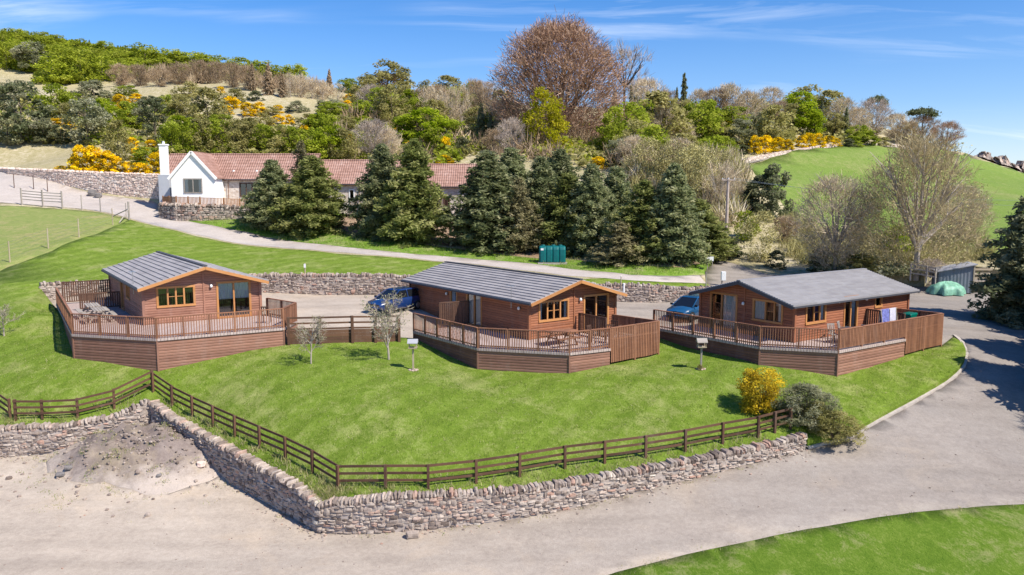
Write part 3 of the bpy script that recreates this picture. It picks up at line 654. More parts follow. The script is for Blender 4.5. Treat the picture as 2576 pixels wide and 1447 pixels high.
def lodge(k, wallm, trimm, bargem, roofm, courses, label, loc_ops):
    L = LG[k]; z0, ez = L.dz - .75, L.ez; iv, ib = .36, .64
    th = thing('timber_lodge', label, 'lodge', L.P(L.W / 2, L.L / 2, L.dz - .9))
    sl_ = L.R / (L.W / 2); zt = ez + sl_ * iv - .13; wl, ll = L.W - 2 * iv, L.L - 2 * ib; rise = sl_ * wl / 2
    F4 = {'gable': (L.P(iv, ib, 0), L.w, -L.l, wl, rise), 'right': (L.P(L.W - iv, ib, 0), L.l, L.w, ll, 0), 'back': (L.P(L.W - iv, L.L - ib, 0), -L.w, L.l, wl, rise), 'left': (L.P(iv, L.L - ib, 0), -L.l, -L.w, ll, 0)}
    mb = MB()
    for key, (O, u, nr, ln, rs) in F4.items():
        wallp(mb, O, u, nr, ln, z0, zt, rs, [(a, b, c + L.dz, d + L.dz) for (_, a, b, c, d, *_r) in loc_ops.get(key, [])])
    mb.build('log_wall', M[wallm], th, tint=True)
    core = MB(); c = [L.P(a, b, z) for z in (L.dz + .1, zt - .05) for a, b in ((iv + 1.7, ib + 2.2), (L.W - iv - 1.7, ib + 2.2), (L.W - iv - 1.7, L.L - ib - 1.5), (iv + 1.7, L.L - ib - 1.5))]
    core.hexa(c); c = [L.P(a, b, z) for z in (L.dz - .05, L.dz + .05) for a, b in ((iv + .08, ib + .08), (L.W - iv - .08, ib + .08), (L.W - iv - .08, L.L - ib - .08), (iv + .08, L.L - ib - .08))]
    core.hexa(c); core.build('interior', M['interior'], th)
    for a, b in ((iv, ib), (L.W - iv, ib), (L.W - iv, L.L - ib), (iv, L.L - ib)):
        cb = MB(); p = L.P(a, b, 0); cb.box((p.x, p.y, (z0 + zt) / 2), (.15, .15, zt - z0), L.yaw); cb.build('corner_board', M[wallm], th, tint=True)
    for key, lst in loc_ops.items():
        O, u, nr, ln, rs = F4[key]
        for (kind, a, b, c, d, lights, cur) in lst: opening(kind, th, O, u, nr, (a, b, c + L.dz, d + L.dz), lights, trimm, cur)
    bt = MB(); O, u, nr, ln, rs = F4['gable']; p = O + u * (ln / 2) + nr * .03; bt.box((p.x, p.y, (L.dz + zt + rise) / 2), (.09, .06, zt + rise - L.dz - .1), L.yaw); bt.build('batten', M[wallm], th, tint=True)
    rf = MB(); R_ = random.Random(k)
    for sgn in (0, 1):
        for i in range(courses):
            t0, t1 = i / courses, (i + 1) / courses + .02
            def q(t, dz, b): a = t * L.W / 2; a = a if sgn == 0 else L.W - a; return L.P(a, b, ez + L.R * t + dz)
            nb = 12
            for j in range(nb):
                b0, b1 = L.L * j / nb, L.L * (j + 1) / nb; tn = R_.random()
                P = [q(t0, -.05, b0), q(t0, -.05, b1), q(t1, -.05, b1), q(t1, -.05, b0), q(t0, .065, b0), q(t0, .065, b1), q(t1, .0, b1), q(t1, .0, b0)]
                rf.hexa(P if sgn else [P[i_] for i_ in (3, 2, 1, 0, 7, 6, 5, 4)], 0, tn)
    ro = rf.build('roof', M[roofm], th, tint=True)
    rc = MB(); a = L.P(L.W / 2, -.02, ez + L.R + .04); b = L.P(L.W / 2, L.L + .02, ez + L.R + .04); rc.beam(a, b, .26, .06); rc.build('ridge_cap', M['roof_edge'] if k < 2 else M[roofm], ro, tint=True)
    for bb, o in ((0, -.03), (L.L, .03)):
        for a0 in (0, L.W):
            bg_ = MB(); bg_.beam(L.P(a0, bb + o, ez - .10), L.P(L.W / 2, bb + o, ez + L.R - .10), .035, .17); bg_.build('bargeboard', M[bargem], th, tint=True)
    for a0 in (-.03, L.W + .03):
        gt = MB(); gt.beam(L.P(a0, .0, ez - .07), L.P(a0, L.L, ez - .07), .09, .09); gt.build('gutter', M['roof_edge'], th)
        sf = MB(); a1 = .02 if a0 < 0 else L.W - .02; a2 = iv if a0 < 0 else L.W - iv
        sf.hexa([L.P(a1, .02, ez - .12), L.P(a2, .02, ez - .12 + sl_ * .3), L.P(a2, L.L - .02, ez - .12 + sl_ * .3), L.P(a1, L.L - .02, ez - .12), L.P(a1, .02, ez - .08), L.P(a2, .02, ez - .07 + sl_ * .3), L.P(a2, L.L - .02, ez - .07 + sl_ * .3), L.P(a1, L.L - .02, ez - .08)]); sf.build('soffit', M[wallm], th, tint=True)
    return th, F4
W4 = [.27, .5, .73]
t1, F1 = lodge(0, 'log_wall', 'trim', 'trim', 'roof_tile', 11, 'brown timber lodge with orange trim, leftmost of the three lodges', {
    'gable': [('window', .80, 2.75, 1.0, 2.02, W4, []), ('patio_door', 4.15, 6.0, .08, 2.12, [.5], [(0, .47, .52), (.53, 1, .52)])],
    'left': [('door', 5.0, 5.9, .08, 2.05, [], []), ('window', 7.2, 8.3, 1.0, 2.0, [.5], [])]})
t2, F2 = lodge(1, 'log_wall_orange', 'trim', 'trim', 'roof_tile', 11, 'orange brown timber lodge with grey tiled roof in the middle of the row', {
    'gable': [('window', .76, 2.83, 1.0, 2.02, W4, [(0, .1, 0), (.9, 1, 0)]), ('patio_door', 4.15, 6.0, .08, 2.12, [.5], [])],
    'left': [('patio_door', 7.35, 8.9, .08, 2.05, [.5], [(.03, .47, 0), (.55, .97, 0)]), ('window', 5.4, 6.1, 1.2, 2.0, [], [(0, .6, 0)])]})
t3, F3 = lodge(2, 'log_wall_red', 'trim', 'roof_edge', 'roof_slate', 22, 'timber lodge with broad smooth slate roof and dark bargeboards, right of the row', {
    'gable': [('patio_door', .86, 2.73, .08, 2.1, [.42], [(.35, .95, 0)]), ('window', 4.0, 5.87, .95, 2.02, [.42, .74], [(0, .4, 0), (.85, 1, 0)])],
    'right': [('window', 1.03, 2.7, .95, 2.0, [.4, .72], [(.76, 1, 0)]), ('door', 4.6, 5.8, .08, 2.08, [.5], [(.6, .95, 0)]), ('window', 7.7, 8.3, 1.35, 2.0, [], [])]})
for th, Ff, lst in ((t1, F1, [('gable', 3.75, 2.0)]), (t2, F2, [('gable', 3.75, 2.0), ('left', 12.9, 1.7), ('left', 5.0, 1.75)]), (t3, F3, [('gable', 3.3, 1.75), ('right', 3.9, 1.95), ('right', 6.6, 1.9)])):
    for key, uu, zz in lst:
        O, u, nr, ln, rs = Ff[key]; k = (t1, t2, t3).index(th); wall_lamp(th, O + u * uu + Vector((0, 0, LG[k].dz + zz)), nr)
for k, th in ((0, t1), (1, t2)):
    L = LG[k]; p = L.P(.1, 2.0, L.ez + .1); ae = MB(); ae.tube(p - Vector((0, 0, .6)), p + Vector((0, 0, .75)), .02, .02, 6)
    for j in range(7): q = p + L.l * (.12 * j - .3) + Vector((0, 0, .7)); ae.tube(q - L.w * .16, q + L.w * .16, .006, .006, 4)
    ae.tube(p + L.l * -.35 + Vector((0, 0, .7)), p + L.l * .5 + Vector((0, 0, .7)), .014, .014, 4); ae.build('aerial', M['metal'], th)
# ------------------------------------------------------------------ decks
def deck(k, edges, label, close, skirtm):
    L = LG[k]; pts = DK[k]; z = L.dz; c = sum((p for p in pts), Vector()) / len(pts)
    th = thing('deck', label, 'deck', (c.x, c.y, z - 1.2)); n_ = len(pts)
    fl = MB(); poly = [(p.x, p.y) for p in pts] + [(q.x, q.y) for q in close]; m_ = len(poly)
    fl.add([(x, y, z - .03) for x, y in poly] + [(x, y, z - .08) for x, y in poly], [tuple(range(m_)), tuple(range(2 * m_ - 1, m_ - 1, -1))] + [(i, m_ + i, m_ + (i + 1) % m_, (i + 1) % m_) for i in range(m_)])
    f_ = fl.build('floor', M['deck_boards'], th); 
    posts = []
    for i, (typ, skirt, nbay) in enumerate(edges):
        a, b = [Vector((pts[j].x, pts[j].y, 0)) for j in (i, i + 1)]
        u = (b - a).normalized(); nr = Vector((u.y, -u.x, 0)); ln = (b - a).length
        if skirt:
            mb = MB(); zs = hU([[a.x, a.y], [b.x, b.y], [(a.x + b.x) / 2, (a.y + b.y) / 2]]); wallp(mb, a, u, nr, ln, min(zs) - .3, z - .14, 0, [], .15); mb.build('skirt_panel', M[skirt], th, tint=True)
            rb = MB(); rb.beam(a + nr * .045 + Vector((0, 0, z - .10)), b + nr * .045 + Vector((0, 0, z - .10)), .06, .13); rb.build('rim_board', M['deck_boards'], th)
            cbm = MB(); cbm.box((a.x, a.y, (min(zs) - .3 + z - .2) / 2), (.09, .09, z - .2 - min(zs) + .3), math.atan2(u.y, u.x)); cbm.build('corner_board', M[skirt], th, tint=True)
        if typ == 'none': continue
        for q in range(nbay + 1):
            p = a + u * (ln * q / nbay)
            if all((p - o).length > .25 for o in posts):
                posts.append(p); pm = MB(); low = (1.4 if typ == 'tall' else .2); pm.box((p.x, p.y, z + (RH - low) / 2), (.095, .095, RH + low), math.atan2(u.y, u.x)); pm.build('post', M['rail_wood'], th, tint=True)
            if q == nbay: break
            pa = p + u * .05; pb = a + u * (ln * (q + 1) / nbay) - u * .05; mb = MB(); Zv = Vector((0, 0, 1))
            mb.beam(pa + Zv * (z + RH), pb + Zv * (z + RH), .12, .045)
            bl = (pb - pa).length; bal, wd = {'rail': (.125, .042), 'dense': (.12, .075), 'tall': (.125, .085), 'board': (.15, .145)}[typ]; nb = max(2, int(bl / bal)); zl = z + .07
            if typ != 'tall': mb.beam(pa + Zv * (z + .10), pb + Zv * (z + .10), .05, .06)
            for s in range(nb):
                o = pa + u * (bl * (s + .5) / nb) + nr * .028
                lo = zl if typ != 'tall' else hu(o.x, o.y) + .12
                if typ in ('rail',): lo = z - .02
                mb.box((o.x, o.y, (z + RH - .03 + lo) / 2), (wd, .03, z + RH - .03 - lo), math.atan2(u.y, u.x))
                if typ == 'tall': 
                    o2 = o + u * (bl / nb / 2) - nr * .03; mb.box((o2.x, o2.y, (z + .42 + lo) / 2), (.09, .025, z + .42 - lo), math.atan2(u.y, u.x))
            if typ == 'tall': mb.beam(pa + Zv * (z + .45), pb + Zv * (z + .45), .06, .08)
            mb.build('railing_panel', M['rail_wood'], th, tint=True)
    return th
L0, L1, L2 = LG
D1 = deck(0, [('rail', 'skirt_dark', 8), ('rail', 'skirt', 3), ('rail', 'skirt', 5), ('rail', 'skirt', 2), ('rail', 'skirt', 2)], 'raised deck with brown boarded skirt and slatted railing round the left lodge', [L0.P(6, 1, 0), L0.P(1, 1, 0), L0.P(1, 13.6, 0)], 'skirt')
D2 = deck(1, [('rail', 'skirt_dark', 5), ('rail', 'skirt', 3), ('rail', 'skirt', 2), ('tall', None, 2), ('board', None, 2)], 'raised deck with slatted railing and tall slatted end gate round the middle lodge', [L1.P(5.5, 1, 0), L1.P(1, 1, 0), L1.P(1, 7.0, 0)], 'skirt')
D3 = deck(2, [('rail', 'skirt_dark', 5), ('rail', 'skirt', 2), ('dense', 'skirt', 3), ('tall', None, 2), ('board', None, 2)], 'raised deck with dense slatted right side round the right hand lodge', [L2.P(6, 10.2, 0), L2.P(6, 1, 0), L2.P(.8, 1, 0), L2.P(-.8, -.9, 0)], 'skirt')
def screen(k, a, b, h, label, nslat=None, top=0):
    a = Vector(a); b = Vector(b); z = LG[k].dz; u = (b - a).normalized(); ln = (b - a).length; mb = MB(); Zv = Vector((0, 0, 1)); mid = (a + b) / 2
    th = thing('privacy_screen', label, 'screen', (mid.x, mid.y, z - .03))
    for p in (a, b): m2 = MB(); m2.box((p.x, p.y, z - .03 + h / 2), (.09, .09, h + .04), math.atan2(u.y, u.x)); m2.build('post', M['dark_wood'], th, tint=True)
    mb.beam(a + u * .05 + Zv * (z + h - .04), b - u * .05 + Zv * (z + h - .04), .06, .08); mb.beam(a + u * .05 + Zv * (z + .12), b - u * .05 + Zv * (z + .12), .05, .07); n_ = max(3, int(ln / .14))
    for i in range(n_): p = a + u * (.05 + (ln - .1) * (i + .5) / n_); mb.box((p.x, p.y, z + h / 2 + .02), (.085, .025, h - .12), math.atan2(u.y, u.x))
    mb.build('slat_panel', M['dark_wood'], th, tint=True); return th
flat = lambda L, a, b: Vector((L.P(a, b, 0).x, L.P(a, b, 0).y, 0))
screen(0, flat(L0, -2.6, 13.3), flat(L0, .3, 13.3), 1.5, 'slatted screen across the far back end of the left lodge deck')
screen(0, flat(L0, -2.0, 9.0), flat(L0, .3, 9.0), 1.1, 'low slatted screen behind the grey picnic table beside the left lodge')
screen(1, flat(L1, -1.5, 7.3), flat(L1, .3, 6.9), 1.55, 'dark slatted screen beside the white curtained doors of the middle lodge')
screen(1, flat(L1, 3.9, -1.9), flat(L1, 3.9, .4), 1.25, 'dark slatted divider running out from the middle lodge gable between window and patio doors')
screen(2, flat(L2, 9.4, 7.4), flat(L2, 7.1, 7.4), 1.3, 'slatted divider behind the drying cloths on the right lodge deck')

# ------------------------------------------------------------------ post and rail fences
def fence(name, label, pix, H, rails, woodm='fence_wood', boards=0, back=True, pw=.11, rh=.1, top=None, sink=.0):
    P = [at(*p) if not isinstance(p, Vector) else p for p in pix]
    P = [Vector((p.x, p.y, hu(p.x, p.y))) for p in P]; th = thing(name, label, 'fence', P[len(P) // 2])
    for i, p in enumerate(P):
        m = MB(); d = (P[min(i + 1, len(P) - 1)] - P[max(i - 1, 0)]); m.box((p.x, p.y, p.z + H / 2 - .1), (pw, pw, H + .2), math.atan2(d.y, d.x)); m.build('post', M[woodm], th, tint=True, bevel=.012)
    for a, b in zip(P, P[1:]):
        d = (b - a); d.z = 0; d.normalize(); nr = Vector((-d.y, d.x, 0)) * (pw / 2 + .018)
        for r in rails:
            m = MB(); m.beam(a + nr + Vector((0, 0, r * H)) - d * .06, b + nr + Vector((0, 0, r * H)) + d * .06, .036, rh); m.build('rail', M[woodm], th, tint=True)
        if boards:
            m = MB(); z0 = -.2
            while z0 < boards: m.beam(a + nr * 1.3 + Vector((0, 0, z0 + .1)), b + nr * 1.3 + Vector((0, 0, z0 + .1)), .04, .19); z0 += .2
            m.build('retaining_board', M[woodm], th, tint=True)
    return th
FR_PX = [(385, 985), (433, 1020), (484, 1047), (536, 1072), (591, 1098), (653, 1126), (718, 1155), (786, 1190), (850, 1230), (970, 1229), (1077.5, 1229), (1198, 1216), (1307.5, 1199), (1421, 1179), (1521, 1166), (1624, 1152), (1723.5, 1136), (1817.5, 1117), (1907, 1101), (1948.6, 1089), (1988, 1079)]
fence('post_and_rail_fence', 'long dark brown three rail fence along the top of the front retaining wall', FR_PX, .98, (.92, .62, .32))
fence('post_and_rail_fence', 'dark brown three rail fence left of the corner post, above the earth mound wall', [Vector((-18.15, 39.25, 0)), (288, 1027), (196, 1051), (107, 1055), (40, 1055)], .98, (.92, .62, .32))
fence('post_and_rail_fence', 'short end of dark brown rail fence cut off by the left edge of the photo', [(26, 1053), (-22, 1018), (-75, 985)], .98, (.92, .62, .32))
fence('post_and_rail_fence', 'brown rail fence with boards at its foot between the left and middle lodges', [(727, 868), (806, 866), (887, 863), (945, 862), (1004, 860)], 1.6, (.95, .75, .55), boards=.65, pw=.16)
# ------------------------------------------------------------------ paddock fences and gate
def wire_fence(label, pix, H, woodm, pw, wires):
    P = [at(*p) for p in pix]; th = thing('wire_fence', label, 'fence', P[len(P) // 2])
    for p in P: m = MB(); m.tube(p - Vector((0, 0, .3)), p + Vector((0, 0, H)), pw, pw * .9, 7); m.build('post', M[woodm], th, tint=True)
    m = MB()
    for a, b in zip(P, P[1:]):
        for w in wires: m.tube(a + Vector((0, 0, H * w)), b + Vector((0, 0, H * w)), .006, .006, 4, cap=False)
    m.build('wire', M['metal'], th); return th, P
wire_fence('wire fence of pale thin posts along the grassy bank of the paddock', [(-80, 700), (25, 660), (122, 625), (199, 597), (284, 566)], 1.75, 'pale_wood', .055, (.2, .4, .6, .8, .95))
sp = at(325, 553); th = thing('strainer_post', 'thick weathered corner post with slanting braces beside the lane bend', 'post', sp)
m = MB(); m.tube(sp - Vector((0, 0, .3)), sp + Vector((0, 0, 2.0)), .12, .11, 8); m.build('post', M['grey_wood'], th, tint=True)
for q in ((285, 546), (300, 563)):
    m = MB(); e = at(*q); m.tube(e + Vector((0, 0, .1)), sp + Vector((0, 0, 1.2)), .06, .06, 6); m.build('brace', M['grey_wood'], th, tint=True)
fence('field_fence', 'grey weathered rail fence beside the stony track at the upper left', [(55, 516), (108, 521), (157, 524)], 2.0, (.35, .52, .68, .84), 'grey_wood', pw=.14)
wire_fence('wire fence of thin grey posts continuing from the weathered rail fence at the upper left', [(157, 525), (206, 528), (253, 533), (318, 549)], 1.7, 'grey_wood', .06, (.25, .5, .75, .95))
wire_fence('three thin dark wire fence posts across the upper track', [(36, 473), (85, 476), (120, 482)], 1.7, 'dark_wood', .05, (.5, .9))
# ------------------------------------------------------------------ vegetation meshes
def leaf_mesh(name, C, size, tint, mats, trunk=None, stretch=1.0, upb=.7, midx=None):
    """C: (n,3) leaf centres; size: (n,); one bent quad per leaf plus an optional trunk MB"""
    C = np.asarray(C, float); n_ = len(C); nr = RNG.normal(size=(n_, 3)); nr[:, 2] = np.abs(nr[:, 2]) + upb; nr /= np.linalg.norm(nr, axis=1)[:, None]
    t = np.cross(nr, RNG.normal(size=(n_, 3))); t /= np.linalg.norm(t, axis=1)[:, None] + 1e-9; b = np.cross(nr, t)
    s = np.asarray(size)[:, None] * .5; t = t * s * stretch; b = b * s / stretch
    V = np.stack([C - t, C - b * .8 + nr * s * .1, C + t, C + b * .8 + nr * s * .1], 1).reshape(-1, 3)
    return quads_mesh(name, V, tint, mats, trunk, midx)
def quads_mesh(name, V, tint, mats, trunk=None, midx=None):
    n_ = len(V) // 4; tv = np.array(trunk.v) if trunk and trunk.v else np.zeros((0, 3)); tf = trunk.f if trunk else []
    me = bpy.data.meshes.new(name); nv = len(V); me.vertices.add(nv + len(tv)); me.vertices.foreach_set('co', np.concatenate([V, tv]).astype(np.float32).ravel())
    lens = np.array([4] * n_ + [len(f) for f in tf], dtype=np.int32); idx = np.concatenate([np.arange(nv), np.array([i + nv for f in tf for i in f], dtype=np.int64)]).astype(np.int32)
    me.loops.add(len(idx)); me.loops.foreach_set('vertex_index', idx); me.polygons.add(len(lens))
    me.polygons.foreach_set('loop_start', np.concatenate([[0], np.cumsum(lens)[:-1]]).astype(np.int32))
    for m_ in mats: me.materials.append(m_)
    mi = np.zeros(len(lens), dtype=np.int32); mi[n_:] = len(mats) - 1 if tf else 0
    me.polygons.foreach_set('material_index', mi)
    a = me.attributes.new('tint', 'FLOAT', 'FACE'); a.data.foreach_set('value', np.concatenate([np.clip(tint, 0, 1), np.full(len(tf), .4)]).astype(np.float32))
    me.update(calc_edges=True); return me
def clumpy(n_cl, per, shape, rc, flat=.7, seed=0):
    """leaf centres in clumps through a crown of unit height and width; shape(z)->radius"""
    r = np.random.default_rng(seed); out = []; tn = []
    for i in range(n_cl):
        z = r.uniform(.05, 1); a = r.uniform(0, 2 * PI); q = math.sqrt(r.uniform(.12, 1)); R = shape(z) * q * r.uniform(.85, 1.1)
        c = np.array([R * math.cos(a), R * math.sin(a), z]); k = r.uniform(.55, 1.3); m_ = int(per * k * k)
        d = r.normal(size=(m_, 3)); d /= np.linalg.norm(d, axis=1)[:, None] + 1e-9; d *= (r.uniform(.3, 1, size=m_) ** .6)[:, None] * rc * k; d[:, 2] *= flat
        out.append(c + d); tn.append(np.clip(r.normal(.5, .2) + r.normal(0, .13, size=m_), 0, 1))
    return np.concatenate(out), np.concatenate(tn)
def trunk_mb(h, r, lean=0, limbs=0, spread=.3, R=random):
    t = MB(); pts = [Vector((lean * k * k + R.uniform(-.02, .02) * h * (k > 0), R.uniform(-.02, .02) * h * (k > 0), h * k)) for k in (0, .35, .7, 1)]; pts[0].z = -.04
    rr = [r, r * .75, r * .5, r * .22]
    for a, b, p, q in zip(pts, pts[1:], rr, rr[1:]): t.tube(a, b, p, q, 6, cap=False)
    for i in range(limbs):
        k = R.uniform(.35, .85); a = pts[0].lerp(pts[3], k); an_ = 2 * PI * i / max(1, limbs) + R.uniform(-.4, .4); e = a + Vector((math.cos(an_) * spread, math.sin(an_) * spread, R.uniform(.1, .3) * h)); t.tube(a, e, r * .4, r * .12, 5, cap=False)
    return t
ROUND = lambda z: .5 * math.sqrt(max(0, 1 - ((z - .48) / .54) ** 2)); DOME = lambda z: .5 * math.sqrt(max(0, 1 - ((z - .25) / .77) ** 2)); EGG = lambda z: .5 * math.sqrt(max(0, 1 - ((z - .36) / .66) ** 2)) * (1 - .15 * z); LOW = lambda z: .5 * max(0, 1 - z ** 2.4) ** .5
def leafy(name, seed, lm, shape, n_cl, per, rc, ls, trunk=True, bark='bark', flat=.75):
    C, tn = clumpy(n_cl, per, shape, rc, flat, seed); sz = np.random.default_rng(seed + 1).uniform(.7, 1.3, len(C)) * ls
    tr = trunk_mb(.8, .022, .03, 6, .3, random.Random(seed)) if trunk else None
    return leaf_mesh(name, C, sz, tn, [M[lm]] + ([M[bark]] if trunk else []), tr)
def spruce(name, seed, lm, wid=.4, whorls=24, sp=5, rag=.25, ls=.035, split=False, bare=.04, detail=1.):
    """unit-height conifer: whorls of drooping boughs clothed in needle sprays"""
    R = random.Random(seed); r = np.random.default_rng(seed); C = []; tn = []; S = []; tr = MB()
    tr.tube((0, 0, -.03), (0, 0, .55), .018, .010, 7, cap=False); tr.tube((0, 0, .55), (0, 0, .985), .010, .002, 6, cap=False)
    for k in range(whorls):
        z = bare + (1 - bare) * (k / whorls) ** .9; prof = min(1, (1.02 - z) * 1.4) ** .72 * (.72 + .28 * min(1, (z + .06) / .2))
        nb = int((8 - 3 * z) * (1 if z < .85 else .8)) + 1; a0 = R.uniform(0, 6.3)
        for j in range(nb):
            z = min(.97, max(.03, bare + (1 - bare) * (k / whorls) ** .9 + R.uniform(-.6, .6) / whorls)); a = a0 + 2 * PI * j / nb + R.uniform(-.25, .25); L = wid * .5 * prof * R.uniform(1 - rag * 1.3, 1 + rag) + .008; rise = R.uniform(-.1, .45) + .5 * max(0, z - .6); m_ = max(4, int(L / .012 * sp * detail)); u = r.uniform(.12, 1, m_) ** .75
            x = u * L; zz = z + x * rise - (u ** 2) * L * .42 + np.where(u > .8, (u - .8) * L * .5, 0); wd = L * .33 * (1 - u) + .012 + .012 * r.random(m_); side = r.uniform(-1, 1, m_) * wd
            C.append(np.column_stack([x * math.cos(a) - side * math.sin(a), x * math.sin(a) + side * math.cos(a), zz + r.normal(0, .016, m_) - np.abs(side) * .3]))
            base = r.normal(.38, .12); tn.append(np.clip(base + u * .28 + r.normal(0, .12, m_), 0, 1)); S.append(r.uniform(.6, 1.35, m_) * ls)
            tr.tube((0, 0, z - .01), (math.cos(a) * L * .8, math.sin(a) * L * .8, z + L * .8 * rise - .64 * L * .42), .004, .001, 3, cap=False)
    m_ = 40; C.append(np.column_stack([r.normal(0, .006, m_), r.normal(0, .006, m_), r.uniform(.93, 1.01, m_)])); tn.append(np.full(m_, .55)); S.append(np.full(m_, ls * .6))
    C = np.concatenate(C); return leaf_mesh(name, C, np.concatenate(S), np.concatenate(tn), [M[lm]], None, 1.5, .15), tr
class Twigs:
    def __init__(s, seed): s.R = random.Random(seed); s.q = []; s.t = []; s.mb = MB()
    def seg(s, a, b, r0, r1, lv, t):
        if lv <= 1: s.mb.tube(a, b, r0, r1, 6 if lv == 0 else 4, cap=False)
        else:
            d = b - a; n1 = d.cross(Vector((s.R.gauss(0, 1), s.R.gauss(0, 1), s.R.gauss(0, 1)))).normalized()
            s.q += [a - n1 * r0, a + n1 * r0, b + n1 * r1, b - n1 * r1]; s.t.append(t)
            if lv == 2:
                n2 = d.normalized().cross(n1); s.q += [a - n2 * r0, a + n2 * r0, b + n2 * r1, b - n2 * r1]; s.t.append(t)
    def grow(s, p, d, L, r, lv, P):
        R = s.R; n_ = P['seg'][lv]; pts = [p]; dirs = [d]; cur = d
        for i in range(n_):
            cur = (cur + Vector((R.gauss(0, 1), R.gauss(0, 1), R.gauss(0, 1))) * P['wob'][lv] + Vector((0, 0, P['up'][lv]))).normalized(); pts.append(pts[-1] + cur * L / n_); dirs.append(cur)
        tn = min(1, max(0, R.gauss(.5, .2)))
        for i in range(n_): s.seg(pts[i], pts[i + 1], r * (1 - .6 * i / n_), r * (1 - .6 * (i + 1) / n_), lv, tn)
        if lv + 1 >= len(P['kids']) + 1: return
        k = P['kids'][lv]
        for j in range(k):
            f = P['from'][lv] + (1 - P['from'][lv]) * (j + R.random()) / k; x = min(n_ - 1e-3, f * n_); i = int(x); q = pts[i].lerp(pts[i + 1], x - i); ax = dirs[i].orthogonal().normalized(); ax.rotate(Matrix.Rotation(j * 2.4 + R.uniform(-.5, .5), 3, dirs[i])); 
            ang = P['ang'][lv] * R.uniform(.7, 1.25); nd = (dirs[i] * math.cos(ang) + ax * math.sin(ang)).normalized(); s.grow(q, nd, L * P['len'][lv] * R.uniform(.7, 1.15) * (1 - .35 * f * (lv == 0)), r * P['rad'][lv], lv + 1, P)
def bare(name, seed, tm, bark, kids=(7, 6, 6, 7), ang=(.75, .6, .6, .6), ln=(.62, .6, .55, .5), up=(.02, .06, .05, .03, .0), r0=.025, frm=(.22, .25, .2, .15), tw=1., stems=1, spread=.3, leaves=None, leafn=0, ls=.02, L0=.55):
    T = Twigs(seed); P = {'kids': kids, 'seg': (4, 3, 3, 2, 1, 1), 'wob': (.06, .12, .16, .2, .2, .2), 'up': up, 'ang': ang, 'len': ln, 'from': frm, 'rad': (.5 * tw, .5 * tw, .52 * tw, .6 * tw)}
    for i in range(stems):
        a = 2 * PI * i / stems + T.R.random(); d = Vector((math.cos(a) * spread, math.sin(a) * spread, 1)).normalized() if stems > 1 else Vector((0, 0, 1))
        T.grow(Vector((math.cos(a) * .015 * (stems > 1), math.sin(a) * .015 * (stems > 1), -.03)), d, L0 * T.R.uniform(.85, 1.1), r0, 0, P)
    V = np.array(T.q); allv = np.concatenate([V, np.array(T.mb.v)]); h = allv[:, 2].max(); w = np.percentile(np.hypot(allv[:, 0], allv[:, 1]), 97)
    sc = np.array([.5 / w, .5 / w, 1 / h]); V = V * sc; T.mb.v = [tuple(np.array(v) * sc) for v in T.mb.v]; t = np.array(T.t)
    if leaves:
        tips = V.reshape(-1, 4, 3)[:, 2]; r = np.random.default_rng(seed); pk = r.integers(0, len(tips), leafn); C = tips[pk] + r.normal(0, .012, (leafn, 3)); lme = (C, r.uniform(.6, 1.3, leafn) * ls, np.clip(r.normal(.5, .2, leafn), 0, 1))
        me1 = quads_mesh(name, V, t, [M[tm], M[bark]], T.mb); return me1, lme
    return quads_mesh(name, V, t, [M[tm], M[bark]], T.mb)
